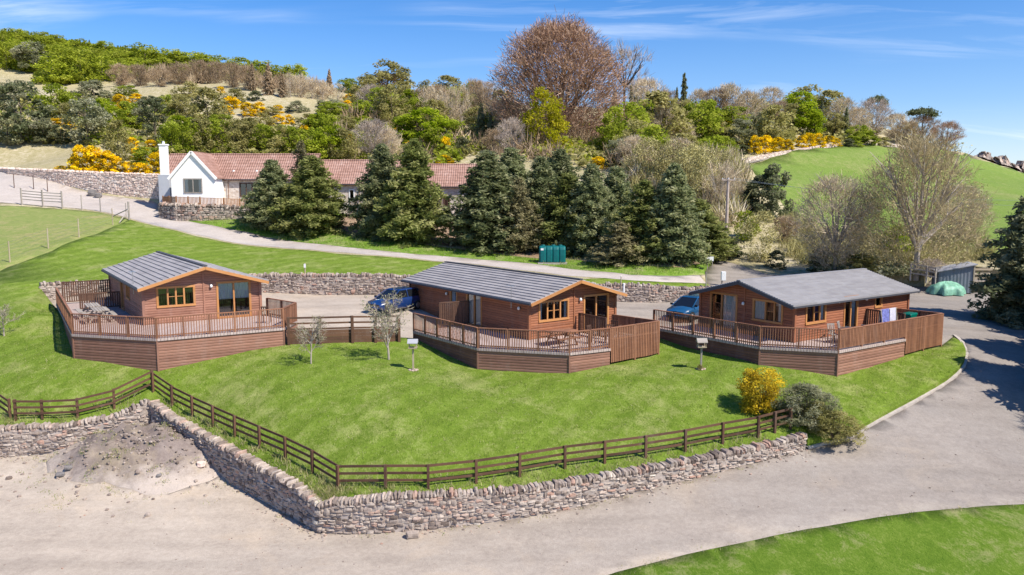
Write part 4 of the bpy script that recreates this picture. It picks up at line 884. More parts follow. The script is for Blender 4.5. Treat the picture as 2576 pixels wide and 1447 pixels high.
def haze(name, seed, tm, bark, shape, n_=4500, L=.095, wd=.0036, up=.25, base=.04, lim=9, jit=.5, sep=False):
    """crown of bare twigs: fine sprays through a crown volume on a skeleton of rising limbs"""
    r = np.random.default_rng(seed); R = random.Random(seed); mb = MB(); mb.tube((0, 0, -.04), (0, 0, .3), .022, .017, 6, cap=False); tips = []
    for i in range(lim):
        a = 2 * PI * i / lim + R.uniform(-.3, .3); z0 = R.uniform(base, .3); z1 = R.uniform(.45, .97); q = shape(z1) * R.uniform(.35, .8); m1 = Vector((math.cos(a) * q * .45, math.sin(a) * q * .45, z0 + (z1 - z0) * .4)); e = Vector((math.cos(a) * q, math.sin(a) * q, z1))
        mb.tube((0, 0, z0), m1, .013, .009, 5, cap=False); mb.tube(m1, e, .009, .003, 4, cap=False)
        for j in range(5):
            f = R.uniform(.1, .9); p = m1.lerp(e, f); b = a + R.uniform(-1.3, 1.3); ln = R.uniform(.1, .24); mb.tube(p, p + Vector((math.cos(b) * ln * .7, math.sin(b) * ln * .7, ln * .75)), .005, .0015, 3, cap=False)
    nc = n_ // 28; C = []; D = []; tn = []
    for i in range(nc):
        z = base + (1 - base) * r.uniform(0, 1) ** .85; q = math.sqrt(r.uniform(.1, 1)); a = r.uniform(0, 2 * PI); x = shape(z) * q; c = np.array([x * math.cos(a), x * math.sin(a), z]); m_ = 28
        d0_ = c - np.array([0, 0, max(0, z * .55 - .1)]); d0_ = d0_ / (np.linalg.norm(d0_) + 1e-6) + np.array([0, 0, up]); d = d0_ + r.normal(0, jit, (m_, 3)); d /= np.linalg.norm(d, axis=1)[:, None]
        C.append(c + r.normal(0, .035, (m_, 3)) - d0_ * .05); D.append(d); tn.append(np.clip(r.normal(.5, .17) + r.normal(0, .12, m_), 0, 1))
    C = np.concatenate(C); D = np.concatenate(D); tn = np.concatenate(tn); k = len(C); ln = (r.uniform(.4, 1.25, k) * L)[:, None]; n1 = np.cross(D, r.normal(size=(k, 3))); n1 /= np.linalg.norm(n1, axis=1)[:, None]; w = (r.uniform(.6, 1.4, k) * wd)[:, None]
    V = np.stack([C - n1 * w, C + n1 * w, C + D * ln + n1 * w * .35, C + D * ln - n1 * w * .35], 1).reshape(-1, 3)
    V[:, 2] = np.maximum(V[:, 2], -.02)
    if sep: return [quads_mesh(name, V, tn, [M[tm]]), mb.mesh(name + '_trunk', [M[bark]])]
    return quads_mesh(name, V, tn, [M[tm], M[bark]], mb)
FAN = lambda z: .5 * min(1, .25 + z * 1.5) * math.sqrt(max(0, 1 - max(0, (z - .45) / .57) ** 2)); BEECH = lambda z: .5 * min(1, .5 + z * 1.6) * math.sqrt(max(0, 1 - max(0, (z - .30) / .715) ** 2)); TALL = lambda z: .5 * min(1, .3 + z * 1.1) * math.sqrt(max(0, 1 - max(0, (z - .6) / .42) ** 2))
KIND = {}
def kind(k, *me): KIND[k] = me
kind('far', *[leafy('far', 15 + i, 'leaf_far', s, 60, 50, .13, .06) for i, s in enumerate((ROUND, DOME))])
kind('green', *[leafy('green', 10 + i, 'leaf_green', s, 70, 55, .13, .055) for i, s in enumerate((ROUND, DOME, ROUND))])
kind('bright', *[leafy('bright', 20 + i, 'leaf_bright', s, 75, 55, .12, .055) for i, s in enumerate((ROUND, EGG))])
kind('olive', *[leafy('olive', 30 + i, 'leaf_olive', s, 70, 55, .13, .055) for i, s in enumerate((ROUND, DOME))])
kind('grey', *[leafy('grey', 40 + i, 'leaf_grey', s, 70, 60, .12, .055) for i, s in enumerate((ROUND, DOME))])
kind('pine', *[leafy('pine', 50 + i, 'leaf_pine', s, 55, 70, .11, .05, flat=.6) for i, s in enumerate((ROUND, EGG))])
kind('yellow', leafy('yellow', 60, 'leaf_yellow', EGG, 110, 50, .11, .04))
kind('gorse', *[leafy('gorse', 70 + i, 'leaf_gorse', LOW, 70, 60, .11, .055, False) for i in range(3)])
kind('bush', *[leafy('bush', 75 + i, 'leaf_pine', LOW, 60, 60, .12, .06, False) for i in range(2)])
kind('grnbush', *[leafy('grnbush', 77 + i, 'leaf_green', LOW, 60, 60, .12, .06, False) for i in range(2)])
kind('olvbush', leafy('olvbush', 79, 'leaf_olive', LOW, 60, 60, .12, .06, False))
def merged(name, pair, lm, bark):
    me, tr = pair; V = np.zeros(len(me.vertices) * 3, dtype=np.float32); me.vertices.foreach_get('co', V); t = np.zeros(len(me.polygons), dtype=np.float32); me.attributes['tint'].data.foreach_get('value', t)
    return quads_mesh(name, V.reshape(-1, 3), t, [M[lm], M[bark]], tr)
kind('spruce', *[merged('spruce', spruce('s', 80 + i, 'leaf_pine', .42, 16, 2.2, .3, .06), 'leaf_pine', 'bark_dark') for i in range(2)])
kind('larch', *[merged('larch', spruce('s', 84 + i, 'twig_brown', .4, 18, 2.0, .3, .05), 'twig_brown', 'bark_dark') for i in range(2)])
kind('brown', *[haze('brown', 90 + i, 'twig_brown', 'bark', FAN) for i in range(2)])
kind('tan', *[haze('tan', 94 + i, 'twig_tan', 'bark_pale', FAN) for i in range(2)])
kind('pinkbare', haze('pinkbare', 97, 'twig_grey', 'bark_pale', FAN))
kind('birch', *[haze('birch', 98 + i, 'twig_tan', 'bark_pale', TALL, 2200, lim=7) for i in range(2)])
kind('beech', haze('beech', 101, 'twig_red', 'bark', BEECH, 30000, .05, .0021, .1, .05, 18, .6))
kind('redbare', haze('redbare', 103, 'twig_red', 'bark', FAN))
kind('ash', haze('ash', 105, 'twig_grey', 'bark_dark', ROUND, 1100, .11, .003, .35, .3, 10))
kind('lime', *[leafy('lime', 110 + i, 'twig_lime', s, 110, 46, .12, .03, False) for i, s in enumerate((FAN, DOME))])
def scots(seed):
    r = np.random.default_rng(seed); C = []; T_ = []
    for i in range(26):
        a = r.uniform(0, 6.3); q = math.sqrt(r.random()) * .42; c = np.array([q * math.cos(a), q * math.sin(a), .78 + .16 * (1 - (q / .45) ** 2) + r.uniform(-.06, .04)]); d = r.normal(size=(90, 3)) * np.array([.085, .085, .03]); C.append(c + d); T_.append(np.clip(r.normal(.4, .15) + r.normal(0, .12, 90), 0, 1))
    C = np.concatenate(C); return leaf_mesh('scots', C, r.uniform(.03, .07, len(C)), np.concatenate(T_), [M['leaf_pine'], M['bark']], trunk_mb(.85, .03, .06, 6, .3, random.Random(seed)))
kind('scots', scots(120))

LABEL = {}
TREES = []
CNT = {}
def plant(kd, p, w, h, name, label, cat, group=None, rz=None, var=None):
    me = KIND[kd]; i = CNT.get(kd, 0); CNT[kd] = i + 1
    o = link(name, me[(i if var is None else var) % len(me)], None, p); o.rotation_euler = (0, 0, random.uniform(0, 6.28) if rz is None else rz); o.scale = (w, w, h)
    tag(o, label, cat, group); TREES.append(o); return o
GRP = {  # key: (object name, category, group, shared label)
 'wood_green': ('broadleaf_tree', 'tree', 'broadleaf trees of the upper left wood', 'light green broadleaf tree packed into the wood on the upper left hilltop'),
 'wood_spruce': ('spruce_tree', 'tree', 'tiny dark spruces along the upper left skyline', 'tiny dark spruce spiking the skyline of the upper left wood'),
 'thicket': ('bare_tree', 'tree', 'bare brown trees along the foot of the upper left wood', 'bare brown tree in the thicket below the upper left wood'),
 'birch_left': ('bare_birch', 'tree', 'pale bare birches at the right end of the upper left wood', 'thin pale bare birch at the right end of the upper left wood'),
 'gorse_hill': ('gorse_bush', 'bush', 'gorse bushes scattered over the left hillside', 'golden flowering gorse bush scattered among the shrubs of the left hillside'),
 'gorse_mid': ('gorse_bush', 'bush', 'gorse bushes above the cottage row', 'yellow gorse bush between the trees above the cottage row'),
 'gorse_hedge': ('gorse_bush', 'bush', 'gorse bushes along the top of the green field', 'golden gorse bush in the hedge along the top edge of the green field'),
 'gorse_wall': ('gorse_bush', 'bush', 'big gorse bushes above the pink stone wall', 'large golden gorse bush above the pink stone wall left of the white gable'),
 'shrub_roof': ('green_shrub', 'shrub', 'green shrubs behind the cottage roof', 'green shrub in the dense belt right behind the red cottage roof'),
 'shrub_left': ('green_shrub', 'shrub', 'green shrubs on the left hillside', 'green shrub among the gorse on the left hillside'),
 'pine_left': ('grey_green_tree', 'tree', 'dull grey green trees on the left hillside', 'dull grey green bushy tree on the left hillside above the pink wall'),
 'mid_green': ('green_tree', 'tree', 'spring green trees in the middle of the hillside', 'spring green tree on the slope between the cottage roof and skyline'),
 'mid_bare': ('bare_tree', 'tree', 'pale bare trees in the middle of the hillside', 'pale bare twiggy tree on the slope left of the big russet tree'),
 'mid_dark': ('dark_conifer', 'tree', 'dark conifers beside the big russet tree', 'dark conifer half hidden beside the big russet tree'),
 'right_bare': ('bare_tree', 'tree', 'tan bare trees of the right wood', 'tan bare tree in the wood between the big russet tree and the field'),
 'right_green': ('green_tree', 'tree', 'olive green trees of the right wood', 'olive green tree in the wood above the gorse hedge of the field'),
 'right_dark': ('dark_conifer', 'tree', 'dark conifers on the right skyline', 'dark pointed conifer sticking out of the right wood'),
 'fieldtop': ('bare_tree', 'tree', 'bare trees behind the top of the green field', 'pinkish bare tree behind the top right edge of the green field'),
 'field_bush': ('green_shrub', 'shrub', 'low shrubs on the field edge', 'low green shrub on the top edge of the green field'),
 'lane_bush': ('dark_bush', 'bush', 'dark evergreen bushes beside the lane end', 'round dark evergreen bush beside the lane end near the utility pole'),
 'thin_right': ('bare_tree', 'tree', 'pale thin trees left of the utility pole', 'pale slender bare tree left of the utility pole behind the spruces'),
 'scrub_right': ('scrub_bush', 'bush', 'tangled bushes behind the right lodge', 'tangled olive bush at the trunk feet behind the right lodge roof'),
}
def T(Z, grp, kd, x, y, w, h, label=None, name=None, cat=None):
    px, py = Z(x, y); s = Z(1, 0)[0] - Z(0, 0)[0]; p = at(px, py); d = math.hypot(p.y, p.x * .3); k = s * p.y / F
    nm, ct, gp, lb = GRP.get(grp, (None,) * 4)
    if label: nm, ct, lb, gp = name or nm, cat or ct, label, None
    p.z -= .1 if Z is not H1 else .2
    o = plant(kd, p, max(.6, w * k * 1.08), max(.5, h * k * 1.03), nm, lb, ct, gp)
    return o
# ---- left hill (coordinates read off an enlargement of the photograph, laid on the terrain)
for a in [(50, 515, 150, 190, 'bright'), (250, 530, 250, 200, 'grey'), (395, 622, 250, 200, 'bright'), (600, 612, 230, 230, 'bright'), (760, 610, 220, 190, 'green'), (130, 300, 160, 140, 'green'), (20, 330, 150, 170, 'green'), (330, 380, 240, 170, 'olive'), (520, 470, 240, 190, 'green'), (430, 500, 200, 150, 'grey'), (700, 470, 260, 180, 'green'), (900, 480, 240, 170, 'green'), (1080, 500, 240, 160, 'olive'), (1260, 520, 240, 140, 'green'), (1430, 520, 240, 130, 'olive'), (1600, 540, 240, 120, 'green'), (1770, 550, 220, 120, 'olive'), (1930, 560, 200, 120, 'green'), (2080, 570, 200, 120, 'olive'), (2180, 600, 180, 130, 'green'),
          (240, 330, 200, 150, 'green'), (430, 340, 220, 130, 'green'), (600, 370, 220, 130, 'green'), (780, 390, 220, 130, 'green'), (960, 410, 220, 120, 'green'), (1130, 440, 220, 120, 'olive'), (1300, 460, 220, 110, 'green'), (1450, 480, 200, 100, 'green'), (80, 420, 170, 170, 'green'), (200, 440, 200, 150, 'olive'), (900, 570, 160, 130, 'green'), (1030, 560, 180, 120, 'green'), (330, 470, 200, 150, 'bright'), (850, 540, 200, 140, 'bright'), (60, 240, 170, 110, 'green'), (180, 260, 170, 110, 'green'), (320, 275, 180, 110, 'green')]: T(H1, 'wood_green', ('far' if a[0] != 250 else 'grey'), a[0], a[1], a[2] * (.6 if a[1] < 500 else 1), a[3] * (.6 if a[1] < 500 else 1))
for x, y, h in [(60, 175, 60), (110, 190, 60), (230, 225, 60), (330, 240, 50), (420, 250, 55), (590, 290, 55), (660, 300, 60), (740, 315, 50), (830, 325, 40), (890, 330, 45), (1030, 345, 50), (1160, 370, 45), (1260, 385, 40), (1340, 390, 40), (1450, 415, 40), (1580, 440, 45), (1710, 460, 70), (1770, 465, 50), (1840, 480, 100), (1920, 490, 90), (2020, 510, 80), (2070, 520, 70), (2150, 535, 90), (2220, 560, 100), (2245, 575, 70), (1660, 450, 40), (1500, 425, 35)]: T(H1, 'wood_spruce', 'spruce', x, y, h * .75, h)
for a in [(900, 635, 200, 150), (1040, 635, 200, 150), (1180, 632, 180, 120), (1330, 622, 200, 150), (1470, 615, 200, 160), (1600, 625, 180, 160), (1720, 645, 180, 170), (1840, 660, 160, 170)]: T(H1, 'thicket', 'brown', *a)
for a in [(1870, 670, 130, 190), (1990, 700, 190, 220), (2090, 710, 130, 160)]: T(H1, 'x', 'larch', *a, 'dark brown conifer on the tan slope, in the trio below the upper left wood', 'larch_tree', 'tree')['group'] = 'trio of dark brown conifers'
for a in [(2150, 715, 120, 170), (2230, 725, 130, 170), (2310, 735, 130, 160), (2390, 745, 120, 150), (2500, 760, 120, 140)]: T(H1, 'birch_left', 'birch', *a)
T(H1, 'x', 'larch', 2440, 690, 110, 170, 'small brownish conical tree alone on the skyline right of the upper left wood', 'larch_tree', 'tree')
for a in [(160, 1065, 380, 420, 'pine'), (60, 1060, 260, 330, 'grey'), (120, 750, 220, 150, 'grey'), (700, 770, 280, 160, 'grey'), (650, 1075, 280, 330, 'grey'), (1150, 1045, 260, 310, 'pine'), (1060, 950, 160, 200, 'grey'), (320, 1060, 220, 180, 'grey'), (450, 1065, 200, 140, 'pine'), (1110, 800, 150, 90, 'pine'), (640, 900, 200, 150, 'grey')]: T(H1, 'pine_left', a[4], *a[:4])
for a in [(390, 870, 270, 240, 'green'), (780, 920, 200, 180, 'bright'), (960, 970, 210, 200, 'green'), (1330, 1055, 210, 190, 'bright'), (1540, 985, 330, 300, 'olive'), (1400, 735, 210, 120, 'olive'), (1750, 765, 150, 100, 'olive'), (940, 705, 170, 70, 'green'), (500, 900, 160, 130, 'olive'), (880, 1180, 200, 270, 'olive'), (1330, 860, 180, 150, 'olive'), (1640, 1010, 220, 160, 'green'), (1840, 1010, 200, 130, 'olive'), (1440, 1030, 180, 150, 'green'), (2000, 860, 120, 70, 'olive'), (1230, 830, 150, 120, 'green'), (560, 820, 150, 130, 'green'), (830, 1040, 160, 150, 'green'), (2280, 960, 220, 110, 'olive'), (2450, 850, 240, 110, 'grey'), (2200, 830, 150, 80, 'grey'), (2400, 1000, 250, 150, 'green'), (1930, 960, 200, 120, 'olive')]: T(H1, 'shrub_left', a[4], *a[:4])
T(H1, 'x', 'bush', 1895, 745, 120, 70, 'round dark bush alone on the open tan grass of the left hill', 'dark_bush', 'bush'); T(H1, 'x', 'gorse', 1635, 690, 66, 52, 'small yellow gorse bush alone highest on the open tan grass', 'gorse_bush', 'bush')
for a in [(450, 950, 200, 75), (905, 915, 110, 130), (890, 800, 120, 100), (1010, 765, 120, 70), (1190, 785, 110, 65), (1260, 805, 60, 50), (1430, 990, 140, 70), (1710, 805, 140, 90), (1840, 860, 140, 100), (1920, 850, 120, 90), (2060, 835, 90, 60), (2060, 925, 120, 75), (2140, 920, 90, 70), (2280, 1005, 150, 80), (980, 1105, 110, 90), (1120, 1115, 130, 80), (2330, 970, 90, 50), (1690, 840, 70, 60)]: T(H1, 'gorse_hill', 'gorse', *a)
for a in [(600, 1275, 170, 190), (690, 1278, 190, 195), (790, 1280, 180, 160), (870, 1280, 130, 120), (960, 1292, 130, 100), (1050, 1292, 140, 90), (1150, 1285, 130, 150), (1185, 1230, 70, 120), (1010, 1180, 90, 90), (560, 1270, 90, 130)]: T(H1, 'gorse_wall', 'gorse', *a)
T(H1, 'x', 'green', 1090, 1215, 190, 130, 'rounded green shrub framed by golden gorse left of the cottage chimney', 'green_shrub', 'shrub'); T(H1, 'x', 'gorse', 455, 1268, 100, 50, 'small low gorse bush at the left of the big gorse clump', 'gorse_bush', 'bush')
for a in [(1270, 1180, 200, 260, 'green'), (1390, 1170, 220, 250, 'green'), (1500, 1160, 220, 260, 'olive'), (1610, 1150, 230, 260, 'green'), (1730, 1150, 230, 250, 'olive'), (1850, 1160, 230, 240, 'olive'), (1960, 1165, 230, 230, 'green'), (2080, 1175, 230, 230, 'olive'), (2200, 1180, 230, 220, 'green'), (2320, 1190, 230, 240, 'green'), (2440, 1200, 230, 250, 'bright'), (2540, 1210, 220, 240, 'olive'), (1560, 1060, 180, 140, 'olive'), (1780, 1050, 200, 150, 'olive'), (2100, 1060, 200, 130, 'green')]: T(H1, 'shrub_roof', a[4], *a[:4])
# ---- middle
for a in [(530, 720, 340, 240, 'olive'), (380, 720, 220, 140, 'olive'), (120, 890, 270, 120, 'green'), (340, 890, 200, 140, 'green'), (560, 910, 220, 260, 'olive'), (650, 770, 180, 150, 'olive'), (810, 740, 150, 130, 'olive'), (970, 690, 260, 160, 'olive'), (1150, 700, 110, 140, 'bright'), (1075, 770, 110, 110, 'yellow'), (90, 1100, 230, 220, 'green'), (800, 1065, 340, 240, 'bright'), (250, 680, 120, 80, 'green'), (900, 1120, 200, 170, 'green'), (650, 1050, 220, 180, 'green'), (750, 900, 200, 160, 'green'), (20, 1000, 200, 150, 'green'), (200, 1010, 200, 140, 'olive'), (1090, 1140, 130, 120, 'bush'), (1000, 800, 160, 140, 'green'), (230, 690, 150, 100, 'green'), (480, 860, 220, 200, 'green'), (880, 960, 220, 200, 'olive'), (1010, 1080, 220, 180, 'green'), (1180, 1000, 200, 190, 'olive'), (330, 800, 200, 150, 'olive'), (700, 860, 200, 180, 'bright'), (1150, 880, 180, 160, 'olive'), (1280, 1000, 170, 160, 'green'), (1380, 880, 220, 190, 'olive'), (1480, 1060, 200, 170, 'green')]: T(H2, 'mid_green', a[4], *a[:4])
T(H2, 'x', 'larch', 100, 690, 110, 160, 'narrow brownish conifer on the skyline above the gorse slope', 'larch_tree', 'tree'); T(H2, 'x', 'redbare', 530, 640, 330, 170, 'round headed brown bare tree on the skyline above the cottage roof', 'bare_tree', 'tree')
for a in [(400, 850, 200, 210, 'pinkbare'), (850, 910, 220, 260, 'birch'), (760, 870, 200, 200, 'brown'), (980, 960, 170, 310, 'birch'), (1080, 960, 170, 310, 'birch'), (1250, 740, 260, 160, 'pinkbare'), (1170, 800, 200, 200, 'brown'), (420, 1170, 300, 270, 'pinkbare'), (540, 1180, 200, 220, 'tan'), (1400, 1010, 320, 260, 'tan'), (1450, 1140, 250, 250, 'pinkbare'), (1250, 900, 180, 240, 'brown'), (900, 800, 200, 160, 'brown'), (1310, 1120, 180, 160, 'brown'), (700, 1190, 150, 130, 'tan')]: T(H2, 'mid_bare', a[4], *a[:4])
for a in [(1220, 1030, 150, 260), (1320, 860, 130, 190), (1290, 1040, 120, 200), (1620, 760, 110, 130), (1770, 830, 120, 150), (1860, 960, 110, 150), (2210, 810, 110, 140), (2330, 810, 90, 170), (2400, 825, 80, 130)]: T(H2, 'mid_dark', 'spruce', *a)
T(H2, 'x', 'beech', 1790, 1060, 1010, 835, 'huge russet brown domed bare tree towering over the middle of the hillside', 'beech_tree', 'tree')
T(H2, 'x', 'ash', 2280, 720, 430, 450, 'open bare tree against the sky just right of the huge russet tree', 'ash_tree', 'tree')
T(H2, 'x', 'yellow', 1690, 1130, 340, 430, 'acid yellow green tree in front of the huge russet tree', 'yellow_green_tree', 'tree')
for a in [(2180, 1140, 220, 260, 'green'), (2290, 1130, 330, 330, 'green'), (2420, 1080, 260, 240, 'olive')]: T(H2, 'x', a[4], *a[:4], 'broad fresh green tree at the right foot of the huge russet tree', 'green_tree', 'tree')['group'] = 'fresh green trees right of the russet tree'
T(H2, 'x', 'grey', 2230, 1215, 190, 180, 'small dark grey shrub right of the lone gorse bush behind the spruces', 'grey_shrub', 'shrub')
for a in [(960, 1150, 100, 130), (950, 1215, 130, 65), (690, 1135, 80, 90), (240, 1090, 80, 100), (140, 1180, 90, 55), (2085, 1250, 120, 90), (250, 770, 130, 70), (230, 830, 110, 80), (590, 1010, 70, 70), (460, 980, 100, 60)]: T(H2, 'gorse_mid', 'gorse', *a)
# ---- right wood and field
for a in [(100, 430, 280, 270, 'tan'), (620, 430, 300, 240, 'tan'), (760, 440, 240, 200, 'tan'), (540, 420, 240, 200, 'brown'), (230, 430, 200, 200, 'brown'), (30, 300, 200, 170, 'pinkbare'), (430, 400, 180, 180, 'tan'), (900, 380, 220, 170, 'tan'), (1380, 480, 200, 200, 'tan'), (1480, 500, 180, 160, 'tan'), (200, 620, 240, 300, 'tan'), (330, 640, 200, 200, 'tan'), (950, 420, 160, 130, 'brown')]: T(H3, 'right_bare', a[4], *a[:4])
for a in [(150, 610, 400, 340, 'olive'), (440, 570, 260, 270, 'green'), (360, 500, 220, 200, 'olive'), (700, 570, 210, 150, 'grey'), (930, 570, 240, 230, 'olive'), (560, 560, 200, 130, 'olive'), (1290, 430, 230, 190, 'olive'), (1150, 360, 270, 190, 'olive'), (820, 520, 180, 150, 'grey'), (600, 640, 180, 110, 'green'), (20, 580, 240, 250, 'green'), (1050, 480, 150, 160, 'olive'), (660, 480, 220, 150, 'green'), (80, 520, 240, 220, 'green'), (250, 560, 220, 220, 'olive'), (820, 440, 200, 150, 'olive'), (480, 470, 200, 170, 'green'), (1330, 520, 160, 140, 'olive'), (1480, 560, 160, 110, 'green'), (130, 700, 260, 230, 'green'), (330, 720, 240, 200, 'olive'), (520, 700, 220, 170, 'green'), (20, 660, 240, 230, 'olive')]: T(H3, 'right_green', a[4], *a[:4])
for a in [(335, 350, 120, 230), (290, 290, 70, 140), (660, 260, 70, 70), (735, 270, 80, 90), (800, 310, 90, 120), (600, 280, 60, 70), (1400, 530, 110, 190), (1240, 450, 80, 160), (20, 340, 70, 150), (50, 370, 60, 130)]: T(H3, 'right_dark', 'spruce', *a)
for a in [(1090, 400, 200, 160), (1150, 500, 210, 190), (1190, 520, 130, 150)]: T(H3, 'x', 'bright', *a, 'vivid green leafy tree in the wood above the gorse hedge', 'green_tree', 'tree')['group'] = 'vivid green trees above the gorse hedge'
for a in [(800, 632, 90, 110), (870, 628, 120, 110), (950, 620, 110, 90), (1020, 608, 90, 65), (1110, 598, 90, 85), (1160, 592, 110, 90), (1220, 590, 90, 85), (1290, 585, 90, 70), (1340, 582, 60, 50), (620, 460, 100, 45)]: T(H3, 'gorse_hedge', 'gorse', *a)
T(H3, 'x', 'scots', 1600, 500, 110, 240, 'flat crowned dark pine, the left one of the two on the right skyline', 'scots_pine', 'tree'); T(H3, 'x', 'scots', 1895, 570, 170, 230, 'larger flat crowned dark pine on the skyline behind the tall bare tree', 'scots_pine', 'tree')
for a in [(1580, 510, 270, 220, 'pinkbare'), (1900, 570, 230, 180, 'redbare'), (2060, 600, 220, 170, 'redbare'), (1740, 560, 240, 180, 'tan'), (1500, 540, 160, 130, 'tan'), (1800, 580, 200, 150, 'brown')]: T(H3, 'fieldtop', a[4], *a[:4])
for a in [(1540, 570, 140, 75, 'grnbush'), (1450, 585, 120, 65, 'grnbush'), (1640, 585, 120, 60, 'olvbush'), (720, 640, 120, 60, 'bush'), (1420, 585, 80, 50, 'bush')]: T(H3, 'field_bush', a[4], *a[:4])
for a in [(100, 850, 260, 300, 'lime'), (250, 880, 260, 330, 'lime'), (380, 960, 260, 360, 'lime'), (480, 1010, 260, 400, 'lime'), (560, 1050, 220, 360, 'birch'), (620, 1030, 220, 300, 'tan'), (400, 860, 240, 250, 'lime'), (560, 820, 220, 200, 'lime'), (10, 760, 260, 230, 'tan'), (300, 760, 240, 220, 'tan')]: T(H3, 'thin_right', a[4], *a[:4])
# ------------------------------------------------------------------ scrub filling the slopes (uncountable)
def scrub(name, polys, Z, n_, size, lm, label, seed, hgt=.8, per=46, ls=.34):
    per = 110 if lm.startswith('twig') else per
    r = np.random.default_rng(seed); C = []; S = []; tn = []
    for poly, k in polys:
        P = [Z(*p) for p in poly]; xs = [p[0] for p in P]; ys = [p[1] for p in P]; c = 0
        while c < int(n_ * k):
            q = np.array([[r.uniform(min(xs), max(xs)), r.uniform(min(ys), max(ys))]])
            if not inpoly(q, P)[0]: continue
            c += 1; p = at(*q[0]); s = size * r.uniform(.55, 1.35); m_ = per; d = r.normal(size=(m_, 3)); d /= np.linalg.norm(d, axis=1)[:, None]; d *= (r.uniform(.25, 1, m_) ** .5)[:, None] * s; d[:, 2] = np.abs(d[:, 2]) * hgt
            C.append(np.array(p) + d); S.append(r.uniform(.6, 1.4, m_) * s * ls); tn.append(np.clip(r.normal(.5, .22) + r.normal(0, .12, m_), 0, 1))
    C = np.concatenate(C)
    if lm.startswith('twig'):                 # leafless: upright sprays of thin stems
        k = len(C); D = r.normal(0, .45, (k, 3)) + np.array([0, 0, 1.]); D /= np.linalg.norm(D, axis=1)[:, None]; n1 = np.cross(D, r.normal(size=(k, 3))); n1 /= np.linalg.norm(n1, axis=1)[:, None]; L_ = (np.concatenate(S) * 2.2)[:, None]; w_ = np.concatenate(S)[:, None] * .085
        me = quads_mesh(name, np.stack([C - n1 * w_, C + n1 * w_, C + D * L_ + n1 * w_ * .3, C + D * L_ - n1 * w_ * .3], 1).reshape(-1, 3), np.concatenate(tn), [M[lm]]); tag(link(name, me), label, 'undergrowth', None, 'stuff'); return
    o = link(name, leaf_mesh(name, C, np.concatenate(S), np.concatenate(tn), [M[lm]])); tag(o, label, 'undergrowth', None, 'stuff')
scrub('plantation_canopy', [([(0, 190), (200, 215), (600, 310), (1100, 390), (1700, 480), (2200, 580), (2200, 620), (1900, 610), (1300, 560), (850, 590), (300, 560), (0, 480)], 1)], H1, 1700, 1.7, 'leaf_far', 'light green canopy of the far wood covering the upper left hilltop', 1, .9)
scrub('plantation_canopy', [([(0, 190), (200, 215), (600, 310), (1100, 390), (1700, 480), (2200, 580), (1900, 600), (1300, 550), (700, 570), (0, 500)], 1)], H1, 420, 1.6, 'leaf_bright', 'brighter lime green patches of the far upper left wood', 11, .9)
scrub('plantation_canopy', [([(285, 470), (860, 470), (860, 600), (700, 618), (300, 628)], 1)], H1, 320, 2.2, 'leaf_far', 'fresh green lower fringe of the upper left wood above the tan grass', 12, 1.)
scrub('brown_scrub', [([(850, 570), (1300, 530), (2050, 560), (2250, 600), (2480, 740), (2100, 700), (1800, 630), (900, 625)], 1)], H1, 120, 1.8, 'twig_brown', 'brown leafless scrub under the edge of the upper left wood', 2, 1.1)
scrub('shrub_cover', [([(0, 760), (450, 700), (1000, 720), (1500, 780), (1700, 900), (2300, 1000), (2540, 860), (2550, 1190), (1250, 1190), (900, 1100), (0, 1040)], 1)], H1, 300, 1.7, 'leaf_olive', 'mixed olive green shrub cover between the gorse on the left hillside', 3)
scrub('green_shrub_cover', [([(0, 800), (450, 800), (1000, 800), (1500, 900), (2300, 1040), (2540, 900), (2550, 1190), (1250, 1190), (900, 1100), (0, 1040)], .5)], H1, 240, 1.6, 'leaf_green', 'fresh green shrub cover in the gaps of the left hillside', 4)
scrub('woodland_scrub', [([(200, 760), (700, 640), (1200, 660), (1400, 900), (2200, 900), (2550, 700), (2550, 1200), (2000, 1250), (1300, 1100), (900, 1230), (100, 1180)], 1)], H2, 330, 1.8, 'leaf_olive', 'olive undergrowth filling the wood around the russet tree', 5)
scrub('green_undergrowth', [([(200, 760), (700, 640), (1200, 660), (1400, 900), (2200, 1000), (2550, 800), (2550, 1200), (2000, 1250), (1300, 1100), (900, 1230), (100, 1180)], 1)], H2, 220, 1.9, 'leaf_green', 'fresh green undergrowth filling the wood around the russet tree', 13)
scrub('woodland_twigs', [([(200, 760), (700, 640), (1200, 660), (1400, 900), (2200, 900), (2550, 700), (2550, 1250), (2100, 1250), (1300, 1160), (900, 1230), (100, 1180)], 1)], H2, 80, 1.9, 'twig_brown', 'brown leafless undergrowth filling the wood around the russet tree', 6, 1.1)
scrub('woodland_scrub', [([(0, 330), (500, 330), (1000, 330), (1350, 400), (1600, 500), (1500, 570), (1150, 570), (740, 610), (640, 680), (300, 700), (0, 720)], 1)], H3, 300, 2.0, 'leaf_olive', 'olive undergrowth filling the wood above the green field', 7)
scrub('pale_thicket', [([(0, 680), (300, 650), (640, 680), (720, 780), (700, 1000), (640, 1190), (560, 1100), (300, 900), (0, 900)], 1)], H3, 120, 1.5, 'twig_tan', 'pale leafless thicket between the spruces and the utility pole', 8, 1.3)
scrub('lime_thicket', [([(0, 680), (300, 650), (640, 680), (720, 780), (700, 1000), (640, 1190), (560, 1100), (300, 900), (0, 900)], 1)], H3, 190, 1.6, 'twig_lime', 'pale yellow green thicket between the spruces and the utility pole', 14, 1.)
scrub('rough_scrub', [([(1000, 1020), (1250, 1150), (1550, 1200), (2050, 1180), (2350, 1240), (2330, 1340), (2000, 1400), (1250, 1400), (1000, 1330)], 1)], H3, 200, .9, 'twig_lime', 'rough straw coloured scrub on the slope below the green field', 9, .9)
